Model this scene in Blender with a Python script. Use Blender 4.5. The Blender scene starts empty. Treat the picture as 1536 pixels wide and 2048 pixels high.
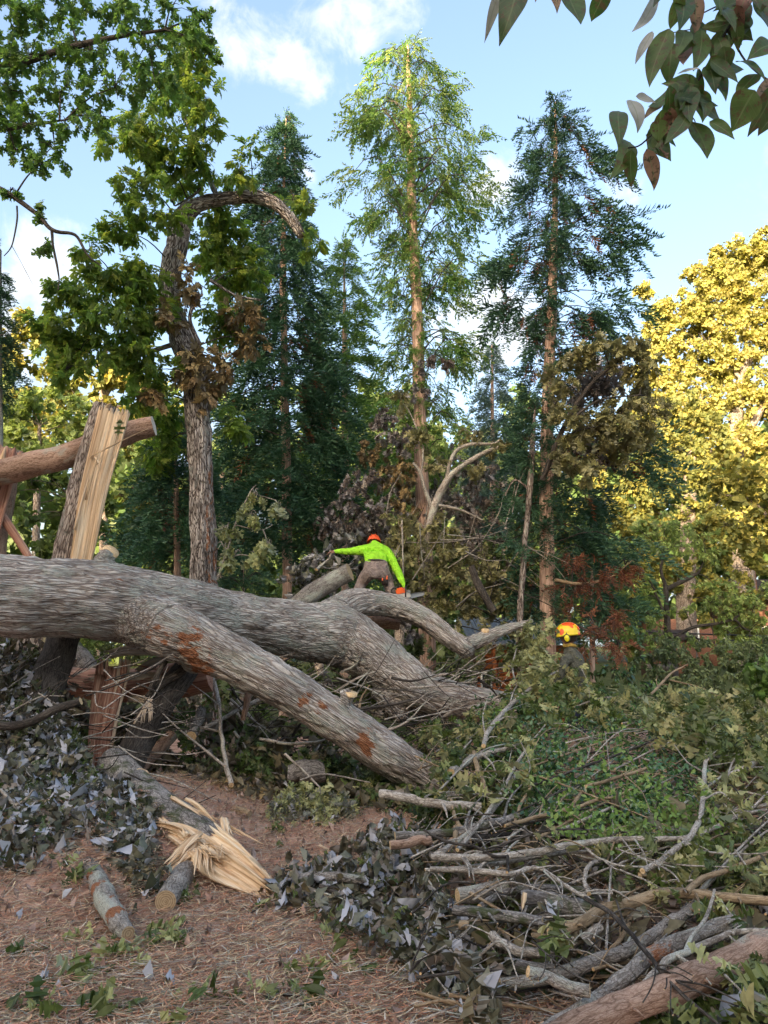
import bpy, bmesh, math, random
import numpy as np
from mathutils import Vector, Matrix
from mathutils.geometry import tessellate_polygon

random.seed(11)
rng = np.random.default_rng(11)
R = math.radians
SC = bpy.context.scene
COL = SC.collection

# ------------------------------------------------------------------ camera
CAM = np.array([0.0, 0.0, 1.6])
F = 1479.0
TILT = R(10.0)
cam_d = bpy.data.cameras.new('camera')
cam_d.sensor_fit = 'VERTICAL'; cam_d.sensor_height = 36.0
cam_d.lens = 36.0 * F / 2048.0
cam_d.clip_start = 0.05; cam_d.clip_end = 2000
cam = bpy.data.objects.new('camera', cam_d); COL.objects.link(cam)
cam.location = CAM; cam.rotation_euler = (math.pi / 2 + TILT, 0, 0)
SC.camera = cam

# ------------------------------------------------------------------ sky and sun
SUN_EL, SUN_AZ = R(13), R(205)          # low evening sun behind the viewer's left shoulder
world = bpy.data.worlds.new('World'); SC.world = world; world.use_nodes = True
wn, wl = world.node_tree.nodes, world.node_tree.links
bgn = wn['Background']
sky = wn.new('ShaderNodeTexSky'); sky.sky_type = 'NISHITA'; sky.sun_disc = False
sky.sun_elevation = SUN_EL; sky.sun_rotation = SUN_AZ; sky.air_density = 1.0; sky.dust_density = 8.0; sky.ozone_density = 1.2
def wmath(op, a, b=None, c=None, clamp=False):
    m = wn.new('ShaderNodeMath'); m.operation = op; m.use_clamp = clamp
    for i, v in enumerate((a, b, c)):
        if v is None: continue
        if isinstance(v, (int, float)): m.inputs[i].default_value = v
        else: wl.new(v, m.inputs[i])
    return m.outputs[0]
tc = wn.new('ShaderNodeTexCoord'); sep = wn.new('ShaderNodeSeparateXYZ'); wl.new(tc.outputs['Generated'], sep.inputs[0])
nz = wn.new('ShaderNodeTexNoise'); nz.inputs['Scale'].default_value = 15.0; nz.inputs['Detail'].default_value = 8; nz.inputs['Roughness'].default_value = 0.6
nz.inputs['Distortion'].default_value = 0.3; wl.new(tc.outputs['Generated'], nz.inputs[0])
def px_dir(px, py):
    a, b = (px - 768) / F, (1024 - py) / F
    v = Vector((a, math.cos(TILT) - b * math.sin(TILT), math.sin(TILT) + b * math.cos(TILT))); return v.normalized()
cl = None      # separate puffs of cloud, each a soft patch broken up by noise
for (px, py, r, st) in ((500, 80, 120, .62), (590, 130, 110, .6), (430, 0, 110, .55), (670, 50, 150, .6), (810, 0, 120, .5), (610, 190, 60, .4), (985, 375, 90, .72), (625, 350, 60, .5), (660, 375, 50, .45), (160, 385, 50, .4), (70, 560, 150, .85), (980, 660, 160, .95), (1240, 370, 80, .45), (20, 660, 120, .8),
                        (1900, 300, 300, .7), (-600, 200, 260, .7), (2400, -300, 300, .7), (-900, -500, 300, .7), (900, -700, 260, .6), (1500, -1500, 300, .6), (0, -1600, 280, .6)):
    vd = wn.new('ShaderNodeVectorMath'); vd.operation = 'DISTANCE'; wl.new(tc.outputs['Generated'], vd.inputs[0]); vd.inputs[1].default_value = px_dir(px, py)
    k = wn.new('ShaderNodeMapRange'); wl.new(vd.outputs['Value'], k.inputs[0]); k.inputs[1].default_value = 0; k.inputs[2].default_value = r / F; k.inputs[3].default_value = st; k.inputs[4].default_value = 0
    cl = k.outputs[0] if cl is None else wmath('MAXIMUM', cl, k.outputs[0])
mr = wn.new('ShaderNodeMapRange'); mr.interpolation_type = 'SMOOTHSTEP'; mr.inputs[1].default_value = 0.98; mr.inputs[2].default_value = 1.42; mr.inputs[4].default_value = .75
wl.new(wmath('ADD', cl, wmath('MULTIPLY', nz.outputs[0], 1.5)), mr.inputs[0])
hz = wn.new('ShaderNodeMapRange'); hz.interpolation_type = 'SMOOTHSTEP'      # whitish air low in the sky, all the way round
hz.inputs[1].default_value = 0.0; hz.inputs[2].default_value = 0.48; hz.inputs[3].default_value = 0.8; hz.inputs[4].default_value = 0.0
wl.new(sep.outputs[2], hz.inputs[0])
cl = mr.outputs[0]
hzm = wn.new('ShaderNodeMix'); hzm.data_type = 'RGBA'; hzm.blend_type = 'LIGHTEN'
mix = wn.new('ShaderNodeMix'); mix.data_type = 'RGBA'
tint = wn.new('ShaderNodeMix'); tint.data_type = 'RGBA'; tint.blend_type = 'MULTIPLY'; tint.inputs[0].default_value = 1.0
wl.new(sky.outputs[0], tint.inputs[6]); tint.inputs[7].default_value = (1.0, 1.0, 1.0, 1)
wl.new(hz.outputs[0], hzm.inputs[0]); wl.new(tint.outputs[2], hzm.inputs[6]); hzm.inputs[7].default_value = (1.5, 1.75, 1.75, 1)
wl.new(cl, mix.inputs[0]); wl.new(hzm.outputs[2], mix.inputs[6]); mix.inputs[7].default_value = (1.9, 1.9, 1.85, 1)
wl.new(mix.outputs[2], bgn.inputs[0]); bgn.inputs[1].default_value = 0.15

sun_d = bpy.data.lights.new('sun', 'SUN'); sun_d.energy = 4.5; sun_d.angle = R(0.5); sun_d.color = (1.0, 0.80, 0.50)
sun = bpy.data.objects.new('sun', sun_d); COL.objects.link(sun); sun.location = (-20, -40, 30)
sdir = Vector((math.sin(SUN_AZ) * math.cos(SUN_EL), math.cos(SUN_AZ) * math.cos(SUN_EL), math.sin(SUN_EL)))
sun.rotation_euler = sdir.to_track_quat('Z', 'Y').to_euler()

SC.view_settings.view_transform = 'Standard'; SC.view_settings.look = 'None'
SC.view_settings.exposure = 2.3; SC.view_settings.gamma = 1.0; SC.view_settings.use_curve_mapping = False
SC.render.engine = 'CYCLES'
SC.cycles.max_bounces = 6; SC.cycles.diffuse_bounces = 3; SC.cycles.glossy_bounces = 2
SC.cycles.transmission_bounces = 3; SC.cycles.transparent_max_bounces = 4

# ------------------------------------------------------------------ where a direction of view meets a depth (authoring aid)
cT, sT = math.cos(TILT), math.sin(TILT)
def P(px, py, d):
    a = (px - 768) / F; b = (1024 - py) / F
    v = np.array([a, cT - b * sT, sT + b * cT])
    return CAM + v * (d / v[1])
def tdown(py):
    return math.tan(math.atan((py - 1024) / F) - TILT)
def pile_d(py):                      # forward distance of the sloping surface of the brush pile
    return 1.978 / (tdown(py) + 0.16)
def ground_d(py):
    return 1.6 / tdown(py)
def Q(px, py, off=0.0):
    return P(px, py, pile_d(py) + off)
def W(px, d):                        # size in metres of px picture pixels at depth d
    return px * d / F

# ------------------------------------------------------------------ numeric helpers
def _h(i, j, k):
    n = (i * 374761393 + j * 668265263 + k * 2147483647 + 1013904223) & 0xffffffff
    n = ((n ^ (n >> 13)) * 1274126177) & 0xffffffff
    n = n ^ (n >> 16)
    return (n & 0xffff) / 65535.0
def vn(p):
    p = np.asarray(p, float); i = np.floor(p).astype(np.int64); f = p - i; f = f * f * (3 - 2 * f)
    x, y, z = i[:, 0], i[:, 1], i[:, 2]; r = 0
    for a in (0, 1):
        wa = f[:, 0] if a else 1 - f[:, 0]
        for b in (0, 1):
            wb = f[:, 1] if b else 1 - f[:, 1]
            for c in (0, 1):
                wc = f[:, 2] if c else 1 - f[:, 2]
                r = r + wa * wb * wc * _h(x + a, y + b, z + c)
    return r
def fbm(p, o=3):
    r = 0; a = 0.5; t = 0
    for k in range(o):
        r = r + a * vn(p * (2 ** k) + 17.3 * k); t += a; a *= .5
    return r / t
def norm(v):
    v = np.asarray(v, float)
    return v / (np.linalg.norm(v, axis=-1, keepdims=True) + 1e-9)

class MB:
    def __init__(s):
        s.V = []; s.T = []; s.Q = []; s.tm = []; s.qm = []; s.B = []; s.tn = []; s.n = 0
    def add(s, V, T=None, Q=None, m=0, bark=None, tone=0.5):
        V = np.asarray(V, float)
        if T is not None and len(T):
            T = np.asarray(T, np.int64).reshape(-1, 3); s.T.append(T + s.n); s.tm.append(np.broadcast_to(np.asarray(m), (len(T),)).copy())
        if Q is not None and len(Q):
            Q = np.asarray(Q, np.int64).reshape(-1, 4); s.Q.append(Q + s.n); s.qm.append(np.broadcast_to(np.asarray(m), (len(Q),)).copy())
        s.V.append(V); s.B.append(V.copy() if bark is None else np.asarray(bark, float))
        s.tn.append(np.broadcast_to(np.asarray(tone, float), (len(V),)).copy()); s.n += len(V)
        return s
    def box(s, c, size, rot=None, m=0):
        h = np.array(size) / 2.0
        V = np.array([[x, y, z] for x in (-1, 1) for y in (-1, 1) for z in (-1, 1)]) * h
        if rot is not None: V = V @ np.array(rot).T
        Qd = [(0, 1, 3, 2), (4, 6, 7, 5), (0, 4, 5, 1), (2, 3, 7, 6), (0, 2, 6, 4), (1, 5, 7, 3)]
        return s.add(V + np.array(c), Q=Qd, m=m)
    def build(s, name, mats, parent=None, smooth=False, origin=None):
        V = np.concatenate(s.V); B = np.concatenate(s.B); tn = np.concatenate(s.tn)
        T = np.concatenate(s.T) if s.T else np.zeros((0, 3), np.int64); Qd = np.concatenate(s.Q) if s.Q else np.zeros((0, 4), np.int64)
        mi = np.concatenate([x for x in s.tm] + [x for x in s.qm]) if (s.tm or s.qm) else np.zeros(0)
        if parent is not None: org = np.array(parent.location)
        elif origin is not None: org = np.array(origin, float)
        else: org = np.array([V[:, 0].mean(), V[:, 1].mean(), V[:, 2].min()])
        me = bpy.data.meshes.new(name)
        me.vertices.add(len(V)); me.vertices.foreach_set('co', (V - org).astype(np.float32).ravel())
        loops = np.concatenate([T.ravel(), Qd.ravel()])
        me.loops.add(len(loops)); me.loops.foreach_set('vertex_index', loops.astype(np.int32))
        nT, nQ = len(T), len(Qd)
        me.polygons.add(nT + nQ)
        st = np.concatenate([np.arange(nT) * 3, nT * 3 + np.arange(nQ) * 4])
        me.polygons.foreach_set('loop_start', st.astype(np.int32))
        me.polygons.foreach_set('material_index', mi.astype(np.int32))
        if smooth: me.polygons.foreach_set('use_smooth', np.ones(nT + nQ, bool))
        a = me.attributes.new('bark', 'FLOAT_VECTOR', 'POINT'); a.data.foreach_set('vector', B.astype(np.float32).ravel())
        a = me.attributes.new('tone', 'FLOAT', 'POINT'); a.data.foreach_set('value', tn.astype(np.float32))
        me.update(calc_edges=True); me.validate()
        for m in (mats if isinstance(mats, (list, tuple)) else [mats]): me.materials.append(m)
        o = bpy.data.objects.new(name, me); COL.objects.link(o)
        if parent is not None: o.parent = parent
        else: o.location = org
        return o

def set_tone(o, fn):
    me = o.data; V = np.zeros(len(me.vertices) * 3); me.vertices.foreach_get('co', V); V = V.reshape(-1, 3) + np.array(o.parent.location if o.parent else o.location)
    me.attributes['tone'].data.foreach_set('value', np.asarray(fn(V), np.float32))
def spots(L):
    def f(V):
        w = np.zeros(len(V))
        for c, r, st in L: w = np.maximum(w, st * np.clip(1.4 - np.linalg.norm(V - c, axis=1) / r * .75, 0, 1))
        return w
    return f
def tag(o, label=None, cat=None, group=None, kind=None):
    if label: o['label'] = label
    if cat: o['category'] = cat
    if group: o['group'] = group
    if kind: o['kind'] = kind
    return o
def root(name, loc, label, cat, group=None):
    o = bpy.data.objects.new(name, None); COL.objects.link(o); o.location = tuple(loc); o.empty_display_size = .2
    return tag(o, label, cat, group)

def path(pts, rad, sub=5):
    pts = np.asarray(pts, float); rad = np.asarray(rad, float)
    if len(pts) < 3:
        t = np.linspace(0, 1, sub * (len(pts) - 1) + 1)[:, None]
        return pts[0] * (1 - t) + pts[-1] * t, rad[0] * (1 - t[:, 0]) + rad[-1] * t[:, 0]
    E = np.vstack([2 * pts[0] - pts[1], pts, 2 * pts[-1] - pts[-2]]); out = []; ro = []
    for i in range(len(pts) - 1):
        p0, p1, p2, p3 = E[i:i + 4]
        for t in np.arange(sub) / sub:
            out.append(.5 * ((2 * p1) + (p2 - p0) * t + (2 * p0 - 5 * p1 + 4 * p2 - p3) * t * t + (3 * p1 - p0 - 3 * p2 + p3) * t ** 3))
            ro.append(rad[i] * (1 - t) + rad[i + 1] * t)
    out.append(pts[-1]); ro.append(rad[-1])
    return np.array(out), np.array(ro)

def frames(p):
    t = norm(np.gradient(p, axis=0)); n = np.zeros_like(p)
    a = np.array([0, 0, 1.0]) if abs(t[0][2]) < .9 else np.array([1.0, 0, 0])
    n[0] = norm(np.cross(t[0], np.cross(a, t[0])))
    for i in range(1, len(p)):
        v = n[i - 1] - t[i] * np.dot(n[i - 1], t[i]); n[i] = norm(v)
    return t, n, np.cross(t, n)

def tube(mb, pts, rad, n=8, sub=5, cap=(1, 1), bump=0.0, across=22.0, along=3.0, m=0, mcap=1, wob=0.0, cut=(None, None), tone=0.0, resample=None):
    """a limb: a swept round section with bark relief, closed with sawn or snapped ends"""
    p, r = path(pts, rad, sub)
    if resample:
        L = np.concatenate([[0], np.cumsum(np.linalg.norm(np.diff(p, axis=0), axis=1))]); k = max(4, int(L[-1] / resample))
        tt = np.linspace(0, L[-1], k); p = np.stack([np.interp(tt, L, p[:, i]) for i in range(3)], 1); r = np.interp(tt, L, r)
    K = len(p)
    if wob:
        o = random.random() * 90
        q = np.stack([np.arange(K) * .45 + o, np.full(K, o), np.zeros(K)], 1)
        off = np.stack([vn(q), vn(q + 31.7), vn(q + 77.1)], 1) - .5
        env = np.ones(K); env[0] = env[-1] = 0
        p = p + off * (wob * r * env)[:, None]
    t, N, Bn = frames(p)
    s = np.concatenate([[0], np.cumsum(np.linalg.norm(np.diff(p, axis=0), axis=1))]) + random.random() * 60
    th = np.linspace(0, 2 * math.pi, n, endpoint=False)
    cs, sn = np.cos(th), np.sin(th)
    rr = r[:, None] * np.ones(n)
    bk = np.stack([np.repeat(s, n), (rr * cs).ravel(), (rr * sn).ravel()], 1)
    if bump:
        q = bk * np.array([along, across, across])
        h = 1 - np.abs(2 * fbm(q, 2) - 1) * 1.6
        big = fbm(bk * np.array([1.2, 4, 4]), 2) - .5
        rr = rr + (bump * (h - .5) + big * bump * 2.2).reshape(K, n)
    V = p[:, None] + rr[:, :, None] * (N[:, None] * cs[None, :, None] + Bn[:, None] * sn[None, :, None])
    i = np.arange(K - 1)[:, None] * n; j = np.arange(n)[None]; j2 = (j + 1) % n
    Qd = np.stack([i + j, i + j2, i + n + j2, i + n + j], -1).reshape(-1, 4)
    mb.add(V.reshape(-1, 3), Q=Qd, m=m, bark=bk, tone=tone)
    for e in (0, 1):
        if not cap[e]: continue
        k = 0 if e == 0 else K - 1
        ring = V[k]; c = ring.mean(0)
        if cut[e] is not None: pass
        lv = np.vstack([c[None], ring]); tr = [(0, 1 + (q2 + 1) % n, 1 + q2) if e == 0 else (0, 1 + q2, 1 + (q2 + 1) % n) for q2 in range(n)]
        bb = np.zeros_like(lv); bb[1:, 1] = rr[k] * cs; bb[1:, 2] = rr[k] * sn; bb[:, 0] = s[k]
        mb.add(lv, T=tr, m=mcap, bark=bb, tone=tone)
    return p, r

def blade(mb, p0, p1, w, th, bend=0.0, up=(0, 0, 1), m=0, taper=1.0, jag=.25, seg=6, root_w=.7):
    """a torn wood splinter: flat, tapering, a little bent"""
    p0 = np.array(p0, float); p1 = np.array(p1, float); d = p1 - p0; L = np.linalg.norm(d); d = d / L
    u = np.array(up, float); u = u - d * np.dot(u, d); u = norm(u); sd = np.cross(d, u)
    V = []; Bk = []; o = random.random() * 50
    for i in range(seg + 1):
        t = i / seg
        c = p0 + d * L * t + u * bend * math.sin(t * math.pi) + sd * (random.random() - .5) * w * jag * .25
        ww = w * (root_w + (1 - root_w) * min(1, t * 3)) * (1 - taper * max(0, t - .35) / .65) * (1 + (random.random() - .5) * jag * .6) + w * .03
        hh = th * (1 - .8 * t * taper)
        for a, b in ((-.5, 0), (-.1, .5), (.5, .1), (.15, -.5)):
            V.append(c + sd * ww * a + u * hh * b); Bk.append((L * t + o, ww * a, hh * b))
    Qd = []
    for i in range(seg):
        for k in range(4):
            Qd.append((i * 4 + k, i * 4 + (k + 1) % 4, i * 4 + 4 + (k + 1) % 4, i * 4 + 4 + k))
    Qd += [(3, 2, 1, 0), (seg * 4, seg * 4 + 1, seg * 4 + 2, seg * 4 + 3)]
    mb.add(V, Q=Qd, m=m, bark=Bk)

def slab(mb, pts, widths, thick, face, ncol=24, nrow=30, ridge=.01, jag=(.1, .05), m=0, mback=None, curve=0.0):
    """a board of torn wood: long fibres that step in and out, ragged at both ends; face = the way it looks"""
    p, w = path(pts, widths, max(2, nrow // (len(pts) - 1)))
    K = len(p); t = norm(np.gradient(p, axis=0)); f = np.array(face, float)
    fn = norm(f[None] - t * (t @ f)[:, None]); sd = np.cross(t, fn)
    L = np.concatenate([[0], np.cumsum(np.linalg.norm(np.diff(p, axis=0), axis=1))]); tot = L[-1]
    o = random.random() * 40
    cols = np.linspace(-.5, .5, ncol)
    j0 = np.array([random.random() for _ in cols]) * jag[0]; j1 = np.array([random.random() for _ in cols]) * jag[1]
    V = np.zeros((K, ncol, 3)); Bk = np.zeros((K, ncol, 3))
    for c, x in enumerate(cols):
        q = np.stack([L * 1.3 + o, np.full(K, x * 9 + o), np.zeros(K)], 1)
        q2 = np.stack([L * .6 + o, np.full(K, c * 1.7 + o), np.zeros(K)], 1)
        z = (vn(q) - .5) * ridge * 2.5 + (vn(q2) - .5) * ridge * 1.6 + curve * (x * x * 4 - 1) * -1
        s = j0[c] + (tot - j0[c] - j1[c]) * (L / tot)
        pc = np.stack([np.interp(s, L, p[:, i]) for i in range(3)], 1)
        V[:, c] = pc + sd * (w * x)[:, None] + fn * z[:, None]
        Bk[:, c] = np.stack([s + o, w * x, z], 1)
    bkp = V - fn[:, None] * thick * (1 - (2 * cols[None, :, None]) ** 2 * .55)
    n1 = K * ncol
    i = np.arange(K - 1)[:, None] * ncol; j = np.arange(ncol - 1)[None]
    Qf = np.stack([i + j, i + j + 1, i + ncol + j + 1, i + ncol + j], -1).reshape(-1, 4)
    Qb = Qf[:, ::-1] + n1
    allV = np.concatenate([V.reshape(-1, 3), bkp.reshape(-1, 3)]); allB = np.concatenate([Bk.reshape(-1, 3)] * 2); allB[n1:, 2] += .1
    E = []
    for a in range(K - 1):
        l, r2 = a * ncol, a * ncol + ncol - 1
        E.append((l, l + ncol, l + ncol + n1, l + n1)); E.append((r2 + n1, r2 + ncol + n1, r2 + ncol, r2))
    for c in range(ncol - 1):
        E.append((c + 1, c, c + n1, c + 1 + n1)); b = (K - 1) * ncol + c; E.append((b, b + 1, b + 1 + n1, b + n1))
    mm = np.concatenate([np.full(len(Qf), m), np.full(len(Qb), m if mback is None else mback), np.full(len(E), m)])
    mb.add(allV, Q=np.concatenate([Qf, Qb, np.array(E)]), m=mm, bark=allB)
# ------------------------------------------------------------------ materials
class NT:
    def __init__(s, name):
        s.mat = bpy.data.materials.new(name); s.mat.use_nodes = True
        s.t = s.mat.node_tree; s.t.nodes.clear(); s.out = s.t.nodes.new('ShaderNodeOutputMaterial')
    def n(s, typ, ins=None, **kw):
        nd = s.t.nodes.new('ShaderNode' + typ)
        for k, v in kw.items(): setattr(nd, k, v)
        for k, v in (ins or {}).items():
            if hasattr(v, 'is_output') or isinstance(v, bpy.types.NodeSocket): s.t.links.new(v, nd.inputs[k])
            else: nd.inputs[k].default_value = v
        return nd
    def att(s, name, o='Vector'): return s.n('Attribute', attribute_name=name).outputs[o]
    def scale(s, v, sc, loc=(0, 0, 0)): return s.n('Mapping', {'Vector': v, 'Scale': sc, 'Location': loc}).outputs[0]
    def noise(s, v, sc, d=3, r=.5, dist=0.0): return s.n('TexNoise', {'Vector': v, 'Scale': sc, 'Detail': d, 'Roughness': r, 'Distortion': dist}).outputs[0]
    def m(s, op, a, b=0.0, c=0.0, clamp=False):
        nd = s.t.nodes.new('ShaderNodeMath'); nd.operation = op; nd.use_clamp = clamp
        for i, v in enumerate((a, b, c)):
            if isinstance(v, (int, float)): nd.inputs[i].default_value = v
            else: s.t.links.new(v, nd.inputs[i])
        return nd.outputs[0]
    def rng(s, v, a, b, c=0.0, d=1.0, sm=True):
        return s.n('MapRange', {0: v, 1: a, 2: b, 3: c, 4: d}, interpolation_type='SMOOTHSTEP' if sm else 'LINEAR').outputs[0]
    def mix(s, f, a, b, blend='MIX'):
        nd = s.t.nodes.new('ShaderNodeMix'); nd.data_type = 'RGBA'; nd.blend_type = blend
        for i, v in ((0, f), (6, a), (7, b)):
            if isinstance(v, (int, float)): nd.inputs[i].default_value = v
            elif isinstance(v, tuple): nd.inputs[i].default_value = (*v[:3], 1)
            else: s.t.links.new(v, nd.inputs[i])
        return nd.outputs[2]
    def ramp(s, f, stops):
        nd = s.t.nodes.new('ShaderNodeValToRGB'); s.t.links.new(f, nd.inputs[0]); e = nd.color_ramp.elements
        while len(e) < len(stops): e.new(.5)
        for x, (p, c) in zip(e, stops): x.position = p; x.color = (*c, 1)
        return nd.outputs[0]
    def bump(s, h, st, d): return s.n('Bump', {'Strength': st, 'Distance': d, 'Height': h}).outputs[0]
    def bsdf(s, col, rough=.8, nrm=None, **kw):
        ins = {'Base Color': (*col, 1) if isinstance(col, tuple) else col, 'Roughness': rough, 'Specular IOR Level': kw.pop('spec', .3)}
        ins.update(kw)
        if nrm is not None: ins['Normal'] = nrm
        b = s.n('BsdfPrincipled', ins); s.t.links.new(b.outputs[0], s.out.inputs[0]); return b
    def done(s, sh): s.t.links.new(sh, s.out.inputs[0]); return s.mat

def leaf_mat(name, cols, under=None, trans=.35, rough=.45, spec=.35, spots=None, veins=False, gain=2.0, warm=(1.04, 1.0, .9)):
    t = NT(name)
    tone = t.m('FRACT', t.m('ADD', t.att('tone', 'Fac'), t.m('MULTIPLY', t.n('ObjectInfo').outputs['Random'], 7.3)))
    cols = [tuple(min(.75, x * gain * w) for x, w in zip(q, warm)) for q in cols]
    n = len(cols); c = t.ramp(tone, [(i / max(1, n - 1), x) for i, x in enumerate(cols)])
    g = t.n('NewGeometry')
    no = t.noise(g.outputs['Position'], 26, 2)
    c = t.mix(t.rng(no, .3, .7, 0, .35), c, (0.0, 0.0, 0.0), 'MIX') if False else c
    c = t.n('HueSaturation', {'Color': c, 'Value': t.rng(no, .25, .75, .75, 1.2), 'Saturation': 1.0}).outputs[0]
    if spots:
        sp = t.rng(t.noise(g.outputs['Position'], 60, 4, .7), .52, .62)
        c = t.mix(sp, c, spots)
    if veins:
        sx = t.n('SeparateXYZ', {0: t.att('bark')}); au = t.m('ABSOLUTE', sx.outputs[0]); side = t.m('FRACT', t.m('SUBTRACT', t.m('MULTIPLY', sx.outputs[1], 8.0), t.m('MULTIPLY', au, 1.6)))
        vm = t.m('MAXIMUM', t.rng(au, .03, .09, 1, 0), t.m('MULTIPLY', t.rng(side, .0, .12, 1, 0), .6)); c = t.mix(t.m('MULTIPLY', vm, .55), c, (.20, .24, .12))
    front = c
    if under: c = t.mix(g.outputs['Backfacing'], c, under)
    p = t.n('BsdfPrincipled', {'Base Color': c, 'Roughness': rough, 'Specular IOR Level': spec})
    tr = t.n('BsdfTranslucent', {'Color': t.mix(0.35, front, (1.0, .95, .2), 'OVERLAY')})
    mx = t.n('MixShader', {0: trans, 1: p.outputs[0], 2: tr.outputs[0]})
    return t.done(mx.outputs[0])

def bark_mat(name, dark, mid, light, across=26., along=3.5, lichen=None, lamt=.5, wound=False, bump=.9, dist=.02, moss=None, crack=.2, plate=.7):
    t = NT(name); a = t.att('bark')
    q = t.scale(a, (along, across, across))
    wrp = t.n('TexNoise', {'Vector': t.scale(a, (along * .7, across * .45, across * .45)), 'Scale': 1.0, 'Detail': 2})
    q = t.n('VectorMath', {0: q, 1: t.n('VectorMath', {0: wrp.outputs['Color'], 'Scale': 2.4}, operation='SCALE').outputs[0]}, operation='ADD').outputs[0]
    v = t.n('TexVoronoi', {'Vector': q, 'Scale': 1.0}, feature='DISTANCE_TO_EDGE').outputs['Distance']
    fine = t.noise(t.scale(a, (along * 6, across * 3, across * 3)), 1.0, 4, .65)
    h = t.m('ADD', t.m('MULTIPLY', t.rng(v, 0, crack), plate), t.m('MULTIPLY', fine, 1.15 - plate))
    deep = t.noise(t.scale(a, (along * .28, across * .30, across * .30), (3, 7, 1)), 1.0, 2, .5, .6)
    dv = t.m('ABSOLUTE', t.m('SUBTRACT', deep, .5)); h = t.m('MULTIPLY', h, t.rng(dv, 0, .055, .45, 1.0))
    c = t.ramp(h, [(.12, dark), (.55, mid), (.95, light)])
    big = t.noise(a, 2.3, 3)
    c = t.n('HueSaturation', {'Color': c, 'Value': t.rng(big, .3, .7, .72, 1.22)}).outputs[0]
    if lichen:
        lf = t.m('MULTIPLY', t.rng(t.noise(t.scale(a, (1, 2, 2), (9, 4, 1)), 2.6, 4, .65), .62 - .22 * lamt, .74 - .18 * lamt), t.rng(fine, .36, .56))
        c = t.mix(t.m('MULTIPLY', lf, .85), c, lichen)
    if moss:
        mf = t.rng(t.noise(a, 5.0, 4, .6), .5, .62)
        c = t.mix(t.m('MULTIPLY', mf, .8), c, moss)
    if wound:
        w = t.rng(t.m('ADD', t.att('tone', 'Fac'), t.m('MULTIPLY', t.m('SUBTRACT', t.noise(t.scale(a, (5, 12, 12)), 1.0, 4, .75), .5), 1.9)), .66, .84)
        wc = t.ramp(fine, [(.3, (.10, .035, .02)), (.52, (.34, .14, .07)), (.75, (.52, .30, .17))])
        c = t.mix(w, c, wc)
    t.bsdf(c, .9, t.bump(h, bump, dist), spec=.15)
    return t.mat

def wood_mat(name, cols, rough=.75):
    t = NT(name); a = t.att('bark')
    f = t.noise(t.scale(a, (1.6, 70, 40)), 1.0, 4, .6, .3)
    g = t.noise(t.scale(a, (.7, 12, 9)), 1.0, 3)
    k = t.m('ADD', t.m('MULTIPLY', f, .65), t.m('MULTIPLY', g, .4))
    c = t.ramp(k, [(.34, cols[0]), (.5, cols[1]), (.66, cols[2])])
    t.bsdf(c, rough, t.bump(f, .7, .006), spec=.2); return t.mat

def cut_mat(name, cols):
    t = NT(name); a = t.att('bark')
    s = t.n('SeparateXYZ', {0: a})
    r = t.m('SQRT', t.m('ADD', t.m('MULTIPLY', s.outputs[1], s.outputs[1]), t.m('MULTIPLY', s.outputs[2], s.outputs[2])))
    k = t.m('ADD', t.m('MULTIPLY', t.m('SINE', t.m('ADD', t.m('MULTIPLY', r, 520), t.m('MULTIPLY', t.noise(a, 30, 2), 5))), .2), t.noise(a, 55, 3))
    c = t.ramp(k, [(.3, cols[0]), (.7, cols[1])])
    t.bsdf(c, .7, spec=.2); return t.mat

def flat_mat(name, col, rough=.6, spec=.4, var=.15, folds=0, **kw):
    t = NT(name); g = t.n('NewGeometry')
    if folds: kw['nrm'] = t.bump(t.m('ADD', t.noise(g.outputs['Position'], 9, 3, .55, 1.4), t.m('MULTIPLY', t.noise(g.outputs['Position'], 28, 2, .5, .8), .4)), 1.0, folds)
    c = t.n('HueSaturation', {'Color': (*col, 1), 'Value': t.rng(t.noise(g.outputs['Position'], 14, 4), .3, .7, 1 - var, 1 + var)}).outputs[0]
    t.bsdf(c, rough, spec=spec, **kw); return t.mat

M = {}
M['trunk'] = bark_mat('oak_bark', (.14, .105, .09), (.46, .40, .35), (.66, .615, .565), 38, 4.2, (.40, .42, .36), .6, True, 1.0, .028, crack=.22, plate=.5)
M['bark'] = bark_mat('brown_bark', (.04, .03, .025), (.26, .20, .165), (.45, .39, .34), 44, 6, (.32, .38, .33), .2, False, .9, .015)
M['furrow'] = bark_mat('furrowed_bark', (.03, .022, .018), (.29, .24, .21), (.58, .52, .47), 44, 6, (.3, .33, .3), .2, True, 1.0, .03)
M['lichen'] = bark_mat('lichen_bark', (.08, .065, .05), (.32, .28, .245), (.56, .52, .47), 80, 30, (.56, .58, .48), .62, True, 1.0, .010, plate=.25)
M['twig'] = bark_mat('grey_twig', (.10, .08, .065), (.36, .31, .26), (.66, .61, .54), 80, 30, (.50, .52, .44), .45, False, .7, .004, plate=.3)
M['tan'] = bark_mat('tan_branch', (.13, .085, .05), (.32, .23, .14), (.46, .36, .25), 120, 24, None, 0, False, .5, .003, plate=.15)
M['dark'] = bark_mat('dark_branch', (.02, .017, .015), (.065, .055, .048), (.15, .13, .11), 80, 14, None, 0, False, .7, .005, plate=.3)
M['redlog'] = bark_mat('reddish_bark', (.13, .075, .05), (.36, .23, .165), (.56, .41, .32), 95, 20, (.36, .38, .32), .3, False, .8, .006, plate=.22)
M['pinebark'] = bark_mat('cedar_bark', (.24, .14, .10), (.58, .39, .30), (.72, .54, .44), 60, 2.2, None, 0, False, .7, .008, crack=.3, plate=.4)
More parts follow.
